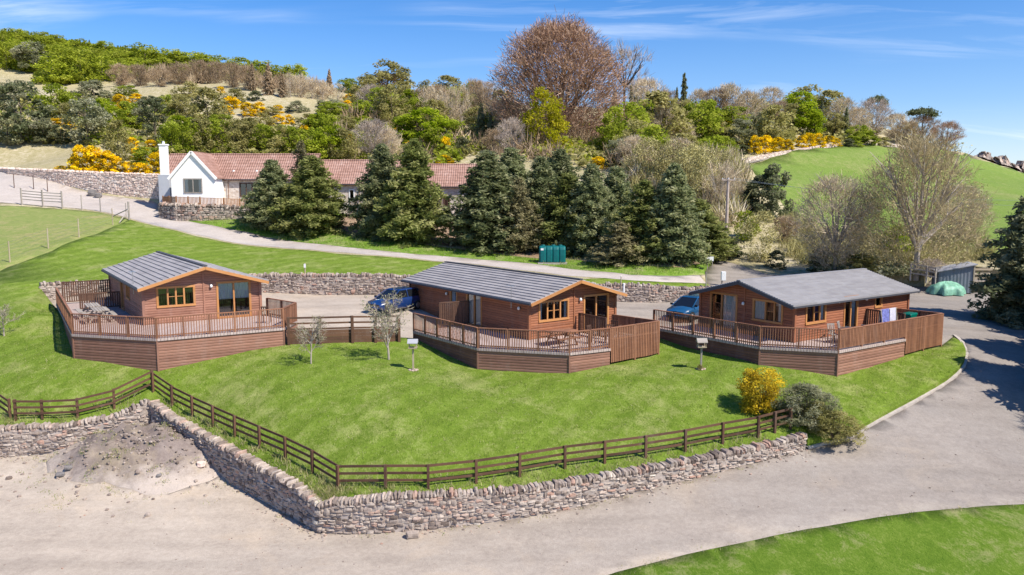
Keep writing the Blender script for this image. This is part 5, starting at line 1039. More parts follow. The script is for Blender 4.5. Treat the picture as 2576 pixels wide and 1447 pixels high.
scrub('bramble', [([(1120, 1300), (1250, 1330), (1650, 1380), (1900, 1400), (1900, 1450), (1200, 1420)], 1)], H3, 110, .8, 'leaf_grey', 'tangled dark bramble at the foot of the trees behind the right lodge', 10)

# ------------------------------------------------------------------ grass tufts along the wall tops and verges (uncountable)
def tufts(name, pts, label, seed, h=.22, n_blade=9, spread=.12, dry=.45):
    r = np.random.default_rng(seed); V = []; tn = []
    for p in pts:
        b = r.normal(dry, .25 if dry < .6 else .12)
        for k in range(n_blade):
            o = np.array([p[0] + r.normal(0, spread), p[1] + r.normal(0, spread), p[2] - .02]); a = r.uniform(0, 6.3); l_ = r.uniform(.5, 1.3) * h; w = np.array([math.cos(a), math.sin(a), 0]) * .012; e = o + np.array([r.normal(0, .45) * l_, r.normal(0, .45) * l_, l_])
            V += [o - w, o + w, e + w * .2, e - w * .2]; tn.append(b + r.normal(0, .12))
    o = link(name, quads_mesh(name, np.array(V), np.array(tn), [M['grass_tuft']])); tag(o, label, 'grass', None, 'stuff')
tp = []
for a, b in zip(fw, fw[1:]):
    if a[0] < 11.5 and a[0] > -31:
        for k in range(26 if a[0] < -7 else 14):
            t = random.random(); o = random.uniform(.42, 1.25); d = (Vector(b) - Vector(a)).normalized(); x, y = a[0] + (b[0] - a[0]) * t - d.y * o, a[1] + (b[1] - a[1]) * t + d.x * o; tp.append((x, y, hu(x, y)))
tufts('long_grass', tp, 'long dry grass growing along the top of the retaining wall under the fence', 1, .22, 9, .12, .74)
vp = []; VZ = ZONES['verge']; LT = ZONES['litter']; LN = ZONES['lane']; r_ = np.random.default_rng(3); xs = [p[0] for p in VZ]; ys = [p[1] for p in VZ]
q = np.column_stack([r_.uniform(min(xs), max(xs), 9000), r_.uniform(min(ys), max(ys), 9000)]); q = q[inpoly(q, VZ) & ~inpoly(q, LT) & ~inpoly(q, LN)][:2600]; zq = hU(q)
tufts('verge_grass', np.column_stack([q, zq]), 'rough grass on the verge between the lane and the row of spruces', 2, .34, 8, .3)
ed = []
for path, offs in ((fw, -.16), (KERB, .2), (FL, -.05)):
    for a, b in zip(path, path[1:]):
        d = Vector(b) - Vector(a); L_ = d.length; d.normalize() if L_ > 0 else None
        for k in range(int(L_ * 7)):
            t = random.random(); o = offs + random.gauss(0, .12); x, y = a[0] + d.x * L_ * t - d.y * o, a[1] + d.y * L_ * t + d.x * o
            if math.sin(x * 1.9 + 1.3 * math.sin(y * 2.3)) > -.2: ed.append((x, y, hl(x, y)))
tufts('edge_weeds', ed, 'dry weeds along the edges of the drive', 7, .08, 5, .07, .8)
LP = ZONES['lawn']; q = np.column_stack([r_.uniform(-32, 26, 60000), r_.uniform(30, 60, 60000)]); q = q[inpoly(q, LP) & ~inpoly(q, PL)]
q = q[(np.abs(q[:, 0]) < .67 * q[:, 1] + 1)]
for k in range(3): q = q[~inpoly(q, [(p.x, p.y) for p in DK[k]])]
q = q[:16000]; 
tufts('lawn_grass', np.column_stack([q, hU(q)]), 'short mown grass blades over the sloping lawn', 4, .06, 5, .12)
q = np.column_stack([r_.uniform(2, 30, 20000), r_.uniform(24, 34, 20000)]); q = q[inpoly(q, ZONES['lawn_front'])][:3500]
q = np.column_stack([r_.normal(MOUND[0], 2.6, 900), r_.normal(MOUND[1] - .6, 1.7, 900)]); q = q[(np.sin(q[:, 0] * 2.1 + 3 * np.sin(q[:, 1] * 1.7)) > .35)]
tufts('dry_mound_grass', np.column_stack([q, hL(q)]), 'dry yellowish grass straggling over the earth mound', 6, .09, 5, .1, .88)
tufts('front_lawn_grass', np.column_stack([q, hL(q)]), 'short mown grass blades over the front right lawn', 5, .07, 6, .14)

leaf_mat('twig_olive', [(0, (.29, .22, .11)), (.5, (.50, .40, .22)), (1, (.66, .55, .33))], .25)
# ------------------------------------------------------------------ planted trees nearer the camera: thing > crown, trunk
SPR = {}
def tree2(name, crown, cm, tmb, tm, p, w, h, label, cat='tree', group=None, rz=None):
    th = thing(name, label, cat, (p.x, p.y, p.z - .1), group); th.rotation_euler = (0, 0, random.uniform(0, 6.28) if rz is None else rz); th.scale = (w, w, h)
    a = bpy.data.objects.new('crown', crown); COL.objects.link(a); a.parent = th
    b = bpy.data.objects.new('trunk', tmb); COL.objects.link(b); b.parent = th; return th
def mk(k, lm, wid, seed, **kw):
    me, tr = spruce('spruce_crown', seed, lm, 1.0, kw.get('wh', 30), kw.get('sp', 2.6), kw.get('rag', .28), kw.get('ls', .036)); tr.t = [.5] * len(tr.f); SPR[k] = (me, tr.mesh('spruce_trunk', [M['bark_dark']]))
def spruce2(name, seed, lm, wh=40, sp=9, ls=.021, rag=.4):
    me, tr = spruce(name, seed, lm, .42, wh, sp, rag, ls); 
    V = np.zeros(len(me.vertices) * 3, dtype=np.float32); me.vertices.foreach_get('co', V); V = V.reshape(-1, 3); V[:, :2] /= .42; me.vertices.foreach_set('co', V.ravel()); tr.v = [(v[0] / .42, v[1] / .42, v[2]) for v in tr.v]
    SPR[name] = (me, tr.mesh(name + '_trunk', [M['bark_dark']]))
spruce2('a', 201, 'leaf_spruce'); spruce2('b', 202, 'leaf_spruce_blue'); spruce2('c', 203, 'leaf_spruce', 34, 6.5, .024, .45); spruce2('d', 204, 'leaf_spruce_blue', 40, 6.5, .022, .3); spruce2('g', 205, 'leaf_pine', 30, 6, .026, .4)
leaf_mat('leaf_spruce_brown', [(0, (.1, .09, .045)), (.45, (.21, .19, .09)), (.8, (.32, .28, .15)), (1, (.42, .36, .22))], .35); spruce2('w', 206, 'leaf_spruce_brown', 30, 3.5, .024, .5)
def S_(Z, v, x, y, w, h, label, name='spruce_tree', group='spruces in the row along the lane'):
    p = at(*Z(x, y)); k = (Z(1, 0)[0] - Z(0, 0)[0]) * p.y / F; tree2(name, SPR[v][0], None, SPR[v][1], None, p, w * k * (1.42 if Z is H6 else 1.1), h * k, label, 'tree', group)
S_(H5, 'b', 970, 735, 360, 510, 'grey green spruce at the left end of the row in front of the cottage')
S_(H5, 'w', 1190, 715, 230, 630, 'thin brownish spruce top rising behind the second spruce of the row')
S_(H5, 'a', 1270, 768, 440, 570, 'wide olive green spruce, second from the left in front of the cottage')
S_(H5, 'b', 1790, 800, 370, 690, 'ragged grey spruce left half of the pair hiding the middle of the cottage row')
S_(H5, 'c', 2020, 840, 430, 760, 'tall olive spruce right half of the pair hiding the middle of the cottage row')
S_(H6, 'd', 420, 885, 430, 720, 'big dark blue green spruce just right of the last bit of cottage roof')
S_(H6, 'b', 590, 760, 330, 620, 'grey spruce top behind the big dark blue green spruce')
S_(H6, 'w', 655, 915, 230, 560, 'thin brownish spruce with bare lower trunk left of the green oil tank')
S_(H6, 'd', 815, 885, 300, 680, 'dark spruce directly behind the green oil tank')
S_(H6, 'b', 960, 800, 320, 650, 'grey spruce top behind and right of the oil tank')
S_(H6, 'a', 1020, 915, 340, 590, 'bright olive green spruce just right of the green oil tank')
S_(H6, 'b', 1190, 935, 280, 680, 'slim blue grey spruce in the middle of the row')
S_(H6, 'w', 1410, 1005, 260, 330, 'small brownish spruce sapling at the front of the row')
S_(H6, 'd', 1370, 900, 300, 620, 'blue green spruce behind the small brownish sapling')
S_(H6, 'c', 1580, 975, 330, 600, 'broad dark spruce left of the tallest spruce at the lane end')
S_(H6, 'd', 1800, 985, 330, 730, 'tallest dark spruce near the right end of the row')
S_(H6, 'a', 1980, 965, 340, 450, 'low rounded olive spruce at the right end of the row')
p = at(2562, 812, True); tree2('spruce_tree', SPR['g'][0], None, SPR['g'][1], None, p, 5.0, 8.8, 'dark spruce cut off by the right edge beside the drive')
for x, y, w, h, lb in ((31.6, 38.8, 7.0, 11.0, 'dark spruce beyond the right edge that shades the drive nearest the camera'), (36, 42.5, 8.0, 12.5, 'dark spruce beyond the right edge that shades the drive bend'), (40, 48.5, 8.0, 12., 'dark spruce beyond the right edge behind the one beside the drive')):
    tree2('spruce_tree', SPR['g'][0], None, SPR['g'][1], None, Vector((x, y, hl(x, y))), w, h, lb)
p = Vector((30.5, 34.2, hl(30.5, 34.2))); tree2('bare_tree', KIND['pinkbare'][0], None, trunk_mb(.3, .02).mesh('bare_trunk', [M['bark']]), None, p, 5, 8, 'bare tree beyond the right edge casting twig shadows on the drive')
def split_bare(seed, tm, bark, **kw):
    T_ = Twigs(seed); P = {'kids': kw['kids'], 'seg': (5, 4, 3, 2, 1), 'wob': (.05, .12, .16, .2, .25), 'up': kw.get('up', (.03, .07, .05, .03, 0)), 'ang': kw.get('ang', (.65, .55, .6, .6)), 'len': kw.get('len', (.6, .55, .5, .45)), 'from': kw.get('frm', (.22, .2, .15, .1)), 'rad': (.5, .5, .5, .6)}
    st = kw.get('stems', 1)
    for i in range(st):
        a = 2 * PI * i / st + T_.R.random(); d = Vector((math.cos(a) * kw.get('spread', .3), math.sin(a) * kw.get('spread', .3), 1)).normalized() if st > 1 else Vector((0, 0, 1)); T_.grow(Vector((math.cos(a) * .012 * (st > 1), math.sin(a) * .012 * (st > 1), -.03)), d, .55 * T_.R.uniform(.85, 1.1), kw.get('r0', .022), 0, P)
    V = np.array(T_.q); allv = np.concatenate([V, np.array(T_.mb.v)]); h = np.percentile(allv[:, 2], 99.8); w = np.percentile(np.hypot(allv[:, 0], allv[:, 1]), 95); sc = np.array([.5 / w, .5 / w, 1 / h]); V = V * sc; T_.mb.v = [tuple(np.array(v) * sc) for v in T_.mb.v]
    cr = quads_mesh('bare_crown', V, np.array(T_.t), [M[tm]]); lf = kw.get('leaf')
    out = [cr, T_.mb.mesh('bare_trunk', [M[bark]], smooth=True)]
    if lf:
        r = np.random.default_rng(seed); tips = V.reshape(-1, 4, 3)[:, 2]; C = tips[r.integers(0, len(tips), lf[1])] + r.normal(0, .012, (lf[1], 3)); out.append(leaf_mesh('leaves', C, r.uniform(.6, 1.3, lf[1]) * lf[2], np.clip(r.normal(.5, .22, lf[1]), 0, 1), [M[lf[0]]]))
    return out
def B_(Z, parts, x, y, w, h, name, label, group=None, p=None):
    p = p or at(*Z(x, y)); k = (Z(1, 0)[0] - Z(0, 0)[0]) * p.y / F if Z else 1; th = tree2(name, parts[0], None, parts[1], None, p, w * k, h * k, label, 'tree', group)
    if len(parts) > 2: a = bpy.data.objects.new('leaves', parts[2]); COL.objects.link(a); a.parent = th
    return th
G1 = haze('pale_crown', 301, 'twig_tan', 'bark_pale', FAN, 9500, .07, .0021, .1, .12, 16, .6, True); G2 = haze('olive_crown', 302, 'twig_olive', 'bark_pale', BEECH, 12000, .06, .0018, .15, .1, 20, .6, True)
for G_, sh_, sd_ in ((G1, FAN, 5), (G2, BEECH, 6)): C_, t_ = clumpy(80, 26, sh_, .09, .8, sd_); G_.append(leaf_mesh('buds', C_, np.full(len(C_), .014), t_, [M['twig_lime']]))
B_(H3, G1, 1330, 1415, 640, 640, 'bare_tree', 'spreading pale bare tree with forked trunks behind the right lodge roof')
B_(H3, G2, 1865, 1425, 900, 900, 'bare_tree', 'tallest wide bare tree with greenish twigs left of the grey shed')
B_(H3, G1, 2150, 1250, 420, 420, 'bare_tree', 'bare tree with yellowish twigs on the slope right of the tallest bare tree')
for x, y, w, h in ((830, 1060, 210, 260), (920, 1065, 210, 350), (760, 1050, 160, 170)): 
    p = at(*H3(x, y)); k = .3822 * p.y / F; o = plant('bush', p, w * k * 1.25, h * k, 'dark_evergreen', 'dark twin topped evergreen tree standing right of the utility pole', 'tree', 'dark evergreens right of the utility pole')
for a in [(640, 1318, 190, 140, 'bush', 'dark round bush at the foot of the utility pole'), (945, 1388, 140, 115, 'bush', 'small dark round bush on the green verge right of the lane end'), (830, 1340, 280, 310, 'lime', 'pale yellow green shrub right of the utility pole'), (1000, 1215, 200, 170, 'brown', 'brown bush behind the small dark round bush'), (1740, 1320, 220, 210, 'bright', 'bright green bush between the two bare trees behind the right lodge'), (740, 1200, 160, 190, 'green', 'narrow green shrub close to the right of the utility pole'), (2060, 1090, 190, 120, 'lime', 'straw yellow bush high on the slope behind the tallest bare tree'), (1830, 1140, 140, 150, 'lime', 'yellowish bush in front of the field below the tallest bare tree'), (1240, 1405, 170, 150, 'bush', 'dark bush against the foot of the forked pale tree'), (1500, 1420, 240, 130, 'olvbush', 'low olive bush behind the ridge of the right lodge'), (1960, 1440, 190, 120, 'pinkbare', 'low twiggy bush left of the grey shed'), (2330, 1330, 170, 130, 'lime', 'straw coloured bush behind the grey shed roof')]:
    T(H3, 'x', a[4], *a[:4], a[5], {'bush': 'dark_bush', 'lime': 'pale_shrub', 'brown': 'brown_bush', 'bright': 'green_bush', 'green': 'green_shrub', 'olvbush': 'olive_bush', 'pinkbare': 'twiggy_bush'}[a[4]], 'bush')
# apple trees on the lawn
AP = split_bare(310, 'twig_grey', 'bark_pale', kids=(8, 7, 6, 4), stems=1, r0=.014, frm=(.3, .2, .1, .1), ang=(.8, .6, .6, .6), leaf=('blossom', 1100, .026))
AP2 = split_bare(311, 'twig_grey', 'bark_pale', kids=(9, 7, 6, 4), stems=1, r0=.014, frm=(.25, .2, .1, .1), ang=(.8, .6, .6, .6), leaf=('blossom', 1300, .024))
B_(Z1, AP, 2525, 1085, 290, 420, 'apple_tree', 'small apple tree coming into leaf on the lawn before the fence between the lodges')
B_(Z2, AP2, 238, 935, 420, 590, 'apple_tree', 'larger apple tree on the lawn beside the left end of the middle deck')
B_(Z1, AP, 35, 860, 260, 290, 'apple_tree', 'small apple tree on the grass at the left edge of the photo')
# shrubs at the drive corner: many fine stems, not one ball
def stemmy(name, seed, lm, tm, shape, n_cl, per, rc, ls):
    C, tn = clumpy(n_cl, per, shape, rc, 1.1, seed); r = np.random.default_rng(seed); mb = MB()
    for i in range(40):
        a = r.uniform(0, 6.3); z = r.uniform(.5, 1.0); q = shape(z) * r.uniform(.3, 1.05); mb.tube((math.cos(a) * .05, math.sin(a) * .05, -.03), (math.cos(a) * q, math.sin(a) * q, z), .006, .002, 3, cap=False)
    return leaf_mesh(name, C, r.uniform(.6, 1.3, len(C)) * ls, tn, [M[lm]], None, 1.6, .2), mb.mesh(name + '_stems', [M[tm]])
def shrub(k, Z, x, y, w, h, name, label):
    p = at(*Z(x, y)); s = (Z(1, 0)[0] - Z(0, 0)[0]) * p.y / F; th = thing(name, label, 'shrub', (p.x, p.y, p.z - .06)); th.scale = (w * s, w * s, h * s)
    a = bpy.data.objects.new('foliage', k[0]); COL.objects.link(a); a.parent = th; b = bpy.data.objects.new('stems', k[1]); COL.objects.link(b); b.parent = th
FO = stemmy('forsythia_leaves', 401, 'leaf_forsythia', 'bark_pale', lambda z: .5 * (.6 + .4 * z) * (1 - max(0, z - .7) * 1.3), 150, 70, .11, .04); GS = stemmy('grey_shrub_leaves', 402, 'leaf_grey', 'bark', DOME, 190, 70, .09, .03); GL = stemmy('low_shrub_leaves', 403, 'leaf_olive', 'bark', LOW, 160, 70, .09, .032)
shrub(FO, Z6, 795, 412, 300, 262, 'forsythia_bush', 'yellow flowering forsythia bush behind the right end of the front fence')
shrub(GS, Z6, 1080, 480, 430, 240, 'grey_green_shrub', 'big grey green shrub beside the last fence post')
shrub(GL, Z6, 1280, 585, 360, 175, 'low_evergreen_shrub', 'low dark green shrub nearest the drive at the end of the wall')
shrub(GL, Z6, 1160, 520, 260, 170, 'olive_shrub', 'low olive shrub between the grey green shrub and the drive')
shrub(GL, Z3, 505, 935, 60, 45, 'small_plant', 'tiny green plant at the foot of the right bird table')

R = random.Random(31); m = MB()
for k in range(420):
    a = R.uniform(0, 6.28); q_ = abs(R.gauss(0, .75)); x, y = MOUND[0] + 4.4 * q_ * math.cos(a), MOUND[1] - .5 + 2.6 * q_ * math.sin(a)
    if inpoly(np.array([[x, y]]), PL)[0]: w = R.uniform(.05, .16) * (1.6 if R.random() < .08 else 1); stone(m, Vector((x, y, hl(x, y) + w * .15)), Vector((math.cos(a), math.sin(a), 0)), Vector((-math.sin(a), math.cos(a), 0)), w, w * .8, w * .6, R, R.uniform(0, .6))
for k in range(520):
    i = R.randrange(len(fw) - 1); t = R.random(); a = Vector(fw[i]).lerp(Vector(fw[i + 1]), t); d = (Vector(fw[i + 1]) - Vector(fw[i])).normalized(); o = -abs(R.gauss(.08, .35)); x, y = a.x - d.y * o, a.y + d.x * o
    if -28 < x < 14: w = R.uniform(.03, .10); stone(m, Vector((x, y, hl(x, y) + w * .15)), Vector((1, 0, 0)), Vector((0, 1, 0)), w, w * .8, w * .6, R)
for k in range(500):
    x, y = R.uniform(-24, 26), R.uniform(25, 44)
    if inpoly(np.array([[x, y]]), PL)[0] and not inpoly(np.array([[x, y]]), ZONES['lawn_front'])[0]: w = R.uniform(.025, .07); stone(m, Vector((x, y, hl(x, y) + w * .15)), Vector((1, 0, 0)), Vector((0, 1, 0)), w, w * .8, w * .6, R)
tag(m.build('loose_stones', M['rubble'], tint=True), 'loose stones and clods on the earth mound and scattered over the drive', 'stones', None, 'stuff')
# ------------------------------------------------------------------ cottage row
def cottage():
    th = thing('cottage_row', 'long low cottage row with red pantile roof and white gable behind the spruces', 'cottage', PY(560, 512, 96))
    X = lambda px, Y: PY(px, 488, Y).x
    def section(x0, x1, yf, base, eave, ridge, dep, ops, wallm):
        w = MB(); O = Vector((x0, yf, 0)); ux = Vector((1, 0, 0)); nr = Vector((0, -1, 0))
        cuts = sorted(ops, key=lambda o: o[1]); xs = 0
        def rect(a, b, c, d):
            if b - a > .01 and d - c > .01: w.quad(O + ux * a + Vector((0, 0, c)), O + ux * b + Vector((0, 0, c)), O + ux * b + Vector((0, 0, d)), O + ux * a + Vector((0, 0, d)))
        for o in cuts: rect(xs, o[1], base - 1, eave); rect(o[1], o[2], base - 1, base + o[3]); rect(o[1], o[2], base + o[4], eave); xs = o[2]
        rect(xs, x1 - x0, base - 1, eave)
        for x in (x0, x1): w.add([(x, yf, base - 1), (x, yf + dep, base - 1), (x, yf + dep, eave), (x, yf + dep / 2, ridge - .08), (x, yf, eave)], [(0, 1, 2, 3, 4)])
        w.quad((x1, yf + dep, base - 1), (x0, yf + dep, base - 1), (x0, yf + dep, eave), (x1, yf + dep, eave)); w.build('wall', M[wallm], th)
        r = MB()
        for s in (0, 1):
            ye, yr = (yf - .35, yf + dep / 2) if s == 0 else (yf + dep + .35, yf + dep / 2); n_ = 8; sl = (ridge - eave) / (dep / 2); ze = eave - .35 * sl
            for i in range(n_):
                a, b = i / n_, (i + 1) / n_ + .02; pa = lambda x, t, d: (x, ye + (yr - ye) * t, ze + (ridge - ze) * t + d)
                P = [pa(x0 - .1, a, -.1), pa(x1 + .1, a, -.1), pa(x1 + .1, b, -.1), pa(x0 - .1, b, -.1), pa(x0 - .1, a, .09), pa(x1 + .1, a, .09), pa(x1 + .1, b, .03), pa(x0 - .1, b, .03)]; r.hexa(P if s == 0 else [P[k] for k in (3, 2, 1, 0, 7, 6, 5, 4)])
        ro = r.build('roof', M['pantile'], th); rc = MB(); x = x0
        while x < x1: rc.tube((x, yf + dep / 2, ridge + .04), (x + .43, yf + dep / 2, ridge + .04), .14, .13, 8); x += .45
        rc.build('ridge_tiles', M['pantile'], ro); gt = MB(); gt.beam((x0, yf - .42, eave - .28), (x1, yf - .42, eave - .28), .1, .09); gt.build('gutter', M['roof_edge'], th)
        for o in ops: opening(o[0], th, O, ux, nr, (o[1], o[2], base + o[3], base + o[4]), o[5], o[6], [])
        inn = MB(); inn.box(((x0 + x1) / 2, yf + dep * .62, (base + eave) / 2), (x1 - x0 - .4, dep * .5, eave - base)); inn.build('interior', M['interior'], th)
        return ro
    z = lambda px, py, Y: PY(px, py, Y).z
    b1, e1, r1 = z(560, 512, 95.5), z(560, 446, 95.2), z(540, 389.5, 98.5)
    x0, x1 = X(405, 95.5), X(788, 95.5); u = lambda px: X(px, 95.5) - x0
    section(x0, x1, 95.5, b1, e1, r1, 6.4, [('door', u(543), u(556), .1, 2.15, [], 'dark_wood'), ('window', u(605), u(650), .9, 2.35, [.33, .66], 'dark_wood'), ('window', u(700), u(735), .9, 2.2, [.5], 'dark_wood')], 'rub_wall')
    b2, e2, r2 = b1 - .6, z(900, 458, 97), z(900, 404.5, 100); x2, x3 = x1, X(1035, 97.2); u2 = lambda px: X(px, 97.2) - x2
    section(x2, x3, 97.2, b2, e2, r2, 6.4, [('window', u2(880), u2(890), .9, 2.2, [], 'white'), ('door', u2(915), u2(932), .1, 2.2, [], 'dark_wood')], 'rub_wall')
    b3, e3, r3 = b2 - .8, z(1130, 465, 99), z(1130, 415, 102); x4 = X(1230, 99)
    section(x3, x4, 99, b3, e3, r3, 6.4, [('door', X(1118, 99) - x3, X(1130, 99) - x3, .1, 2.2, [], 'dark_wood')], 'rub_wall')
    # white gabled wing
    gx0, gx1, yf = X(432, 92.6), X(541, 92.6), 92.6; ez, rz = z(486, 444, 92.6), z(486, 384, 92.6); gb = z(486, 512, 92.6); mid = (gx0 + gx1) / 2
    w = MB(); wx0, wx1, wz0, wz1 = X(465, yf), X(508, yf), z(486, 484, yf), z(486, 451, yf)
    for a, b, c, d in ((gx0, gx1, gb - .8, wz0), (gx0, wx0, wz0, wz1), (wx1, gx1, wz0, wz1)): w.quad((a, yf, c), (b, yf, c), (b, yf, d), (a, yf, d))
    w.add([(gx0, yf, wz1), (gx1, yf, wz1), (gx1, yf, ez), (mid, yf, rz), (gx0, yf, ez)], [(0, 1, 2, 3, 4)])
    for x in (gx0, gx1): w.quad((x, yf, gb - .8), (x, yf + 3.6, gb - .8), (x, yf + 3.6, ez), (x, yf, ez))
    w.build('gable_wall', M['render_white'], th)
    opening('window', th, Vector((0, yf, 0)), Vector((1, 0, 0)), Vector((0, -1, 0)), (wx0, wx1, wz0, wz1), [.5], 'grey_wood', [(.0, .2, 0), (.82, 1, 0)])
    inn = MB(); inn.box((mid, yf + 2, (gb + ez) / 2), (gx1 - gx0 - .3, 2.2, ez - gb)); inn.build('interior', M['interior'], th)
    r = MB(); back = 98.6; sl = (rz - ez) / (mid - gx0)
    for s in (-1, 1):
        xe = mid + s * (mid - gx0 + .25); ze = ez - .25 * sl
        for i in range(8):
            a, b = i / 8, (i + 1) / 8 + .02; q = lambda t, y, d: (xe + (mid - xe) * t, y, ze + .1 + (rz + .1 - ze - .1) * t + d)
            P = [q(a, yf - .12, -.08), q(a, back, -.08), q(b, back, -.08), q(b, yf - .12, -.08), q(a, yf - .12, .06), q(a, back, .06), q(b, back, .02), q(b, yf - .12, .02)]; r.hexa(P if s > 0 else [P[k] for k in (3, 2, 1, 0, 7, 6, 5, 4)])
    r.build('wing_roof', M['pantile_y'], th)
    for s in (-1, 1): m = MB(); xe = mid + s * (mid - gx0 + .28); m.beam((xe, yf - .16, ez - .28 * sl - .02), (mid, yf - .16, rz + .06), .1, .3); m.build('bargeboard', M['render_white'], th)
    cx0, cx1 = X(411, 95.2), X(427.5, 95.2); ch = MB(); zb, zt_, zm = gb, z(420, 366, 95.2), z(420, 440, 95.2)
    ch.box(((cx0 + cx1) / 2, 95.0, (zb - .5 + zm) / 2), (cx1 - cx0 + .5, .8, zm - zb + .5), m=1); ch.box(((cx0 + cx1) / 2, 95.0, (zm + zt_) / 2), (cx1 - cx0, .72, zt_ - zm)); ch.box(((cx0 + cx1) / 2, 95.0, zt_ + .06), (cx1 - cx0 + .16, .88, .14))
    c = ch.build('chimney', [M['render_white'], M['render_grey']], th); po = MB(); po.lathe(Vector(((cx0 + cx1) / 2, 95.0, zt_ + .13)), [(.15, 0), (.14, .3), (.17, .34)], 10); po.build('chimney_pot', M['white'], c)
    for px in (575, 690, 905): 
        m = MB(); yy = 95.3 if px < 800 else 97.0; x = X(px, yy); m.tube((x, yy, gb - .6), (x, yy, (e1 if px < 800 else e2) - .1), .05, .05, 6); m.build('downpipe', M['door_brown'], th)
    for px, yy in ((648, 96.3), (590, 96.3), (1002, 98)):
        m = MB(); x = X(px, yy); m.lathe(Vector((x, yy, (e1 if px < 800 else e2) + .55)), [(.12, 0), (.14, .2), (.1, .32)], 8); m.build('roof_vent', M['white'], th)
    return gb
def rub_wall():
    m, nt, out = mat('rub_wall'); n = N(nt); p = n.pos(); v = n('TexVoronoi', {'Vector': n.map(p, (1, 1, 1.5)), 'Scale': 3.2, 'Randomness': 1.}); e = n('TexVoronoi', {'Vector': n.map(p, (1, 1, 1.5)), 'Scale': 3.2}, feature='DISTANCE_TO_EDGE')
    sep = n('SeparateColor', {0: v.outputs['Color']}).outputs[0]; c = n.ramp(sep, [(0, (.46, .36, .29)), (.5, (.6, .5, .42)), (1, (.72, .64, .56))]); c = n.mix(n.ramp(e.outputs['Distance'], [(.03, .7), (.09, 0.)]), c, (.6, .55, .49)); n.bsdf(out, c, .9, n.bump(e.outputs['Distance'], .5, .04), .1); M['rub_wall'] = m
rub_wall()
m_ = M['pantile'].copy(); m_.name = 'pantile_y'; M['pantile_y'] = m_
for nd in m_.node_tree.nodes:
    if nd.bl_idname == 'ShaderNodeTexWave': nd.bands_direction = 'Y'
GB = cottage()
# terrace: boulder wall, fence on top
tw = [PY(x, 540, y) for x, y in ((400, 91.2), (440, 89.6), (500, 89.4), (560, 89.8), (640, 90.5), (720, 91.5), (800, 93))]
tb = [hu(p.x, p.y) for p in tw]; ttop = [PY(px, py, y).z for px, py, y in ((400, 519, 91.2), (440, 520, 89.6), (500, 522, 89.4), (560, 524, 89.8), (640, 527, 90.5), (720, 531, 91.5), (800, 536, 93))]
rubble('boulder_wall', [(p.x, p.y) for p in tw], tb, ttop, 'rough grey boulder wall under the brown terrace fence of the cottage', 1.2, .4, -1, .45, 'mortar_dark', 'rubble', 21)
t_ = MB(); back = [(p.x, p.y) for p in tw]; pl = [(x, y + .3) for x, y in back] + [(back[-1][0], 99), (back[0][0] - .5, 99)]
zt_l = ttop + [ttop[-1], ttop[0]]; t_.add([(x, y, z - .03) for (x, y), z in zip(pl, zt_l)], [tuple(range(len(pl)))]); tag(t_.build('terrace_path', M['lane_gravel']), kind='structure')
tf = thing('terrace_fence', 'brown slatted terrace fence in front of the white cottage gable', 'fence', (tw[2].x, tw[2].y + .5, ttop[2]))
fp = [Vector((p.x, p.y + .55, z)) for p, z in zip(tw, ttop)]; fp = [Vector((fp[0].x + .3, 93.2, fp[0].z))] + [v + Vector((.3, 0, 0)) if i == 0 else v for i, v in enumerate(fp)]
for a, b in zip(fp, fp[1:]):
    n_ = max(1, round((b - a).length / 1.8)); d = (b - a) / n_
    for k in range(n_):
        p, q = a + d * k, a + d * (k + 1); m = MB(); m.box((p.x, p.y, p.z + .55), (.11, .11, 1.3)); m.build('post', M['terrace_wood'], tf, tint=True); m = MB(); Zv = Vector((0, 0, 1)); m.beam(p + Zv * 1.08, q + Zv * 1.08, .09, .05); m.beam(p + Zv * .14, q + Zv * .14, .05, .07); nb = int((q - p).length / .15)
        for s in range(nb): o = p.lerp(q, (s + .5) / nb); m.box((o.x, o.y - .03, o.z + .6), (.085, .03, .98), math.atan2(d.y, d.x))
        m.build('slat_panel', M['terrace_wood'], tf, tint=True)
for a, b, px in ((1085, 1125, 0), (930, 985, 1)):
    sf = thing('terrace_fence', ('dark timber fence on the terrace at the right end of the cottage row', 'brown slatted fence on the terrace between the two spruce groups')[px], 'fence', PY((a + b) / 2, 520, 94)); p, q = PY(a, 512, 94), PY(b, 512, 94); m = MB()
    n_ = 16
    for s in range(n_): o = p.lerp(q, s / (n_ - 1)); m.box((o.x, o.y, o.z - .05), (.09, .04, 1.3))
    m.beam(p + Vector((0, 0, .6)), q + Vector((0, 0, .6)), .1, .06); m.build('slat_panel', M['dark_wood'], sf, tint=True)
    for o in (p, q): m = MB(); m.box((o.x, o.y - .05, o.z - .4), (.12, .12, 2.2)); m.build('post', M['dark_wood'], sf, tint=True)
# pink wall of the upper yard
uw = [at(*p) for p in [(-60, 436), (20, 438), (90, 447), (160, 465), (240, 484), (320, 494), (404, 503)]]
ut = [max(PY(px, py, p.y).z, p.z + .3) for (px, py), p in zip([(-60, 426), (20, 427), (90, 430), (160, 433), (240, 437), (320, 440), (404, 443)], uw)]
rubble('stone_wall', [(p.x, p.y) for p in uw], [p.z for p in uw], ut, 'pink stone retaining wall beside the upper yard left of the cottage', .6, .32, -1, .28, 'mortar', 'rubble_pink', 22)
# low wall along the field top
fwp = [at(*p) for p in [(1852, 412), (1960, 390), (2080, 371), (2230, 368), (2330, 379)]]
rubble('field_wall', [(p.x, p.y - .5) for p in fwp], [p.z - .1 for p in fwp], [p.z + .35 for p in fwp], 'low field wall along the top edge of the green field', .4, .45, -1, .3, 'mortar', 'rubble_pink', 23)
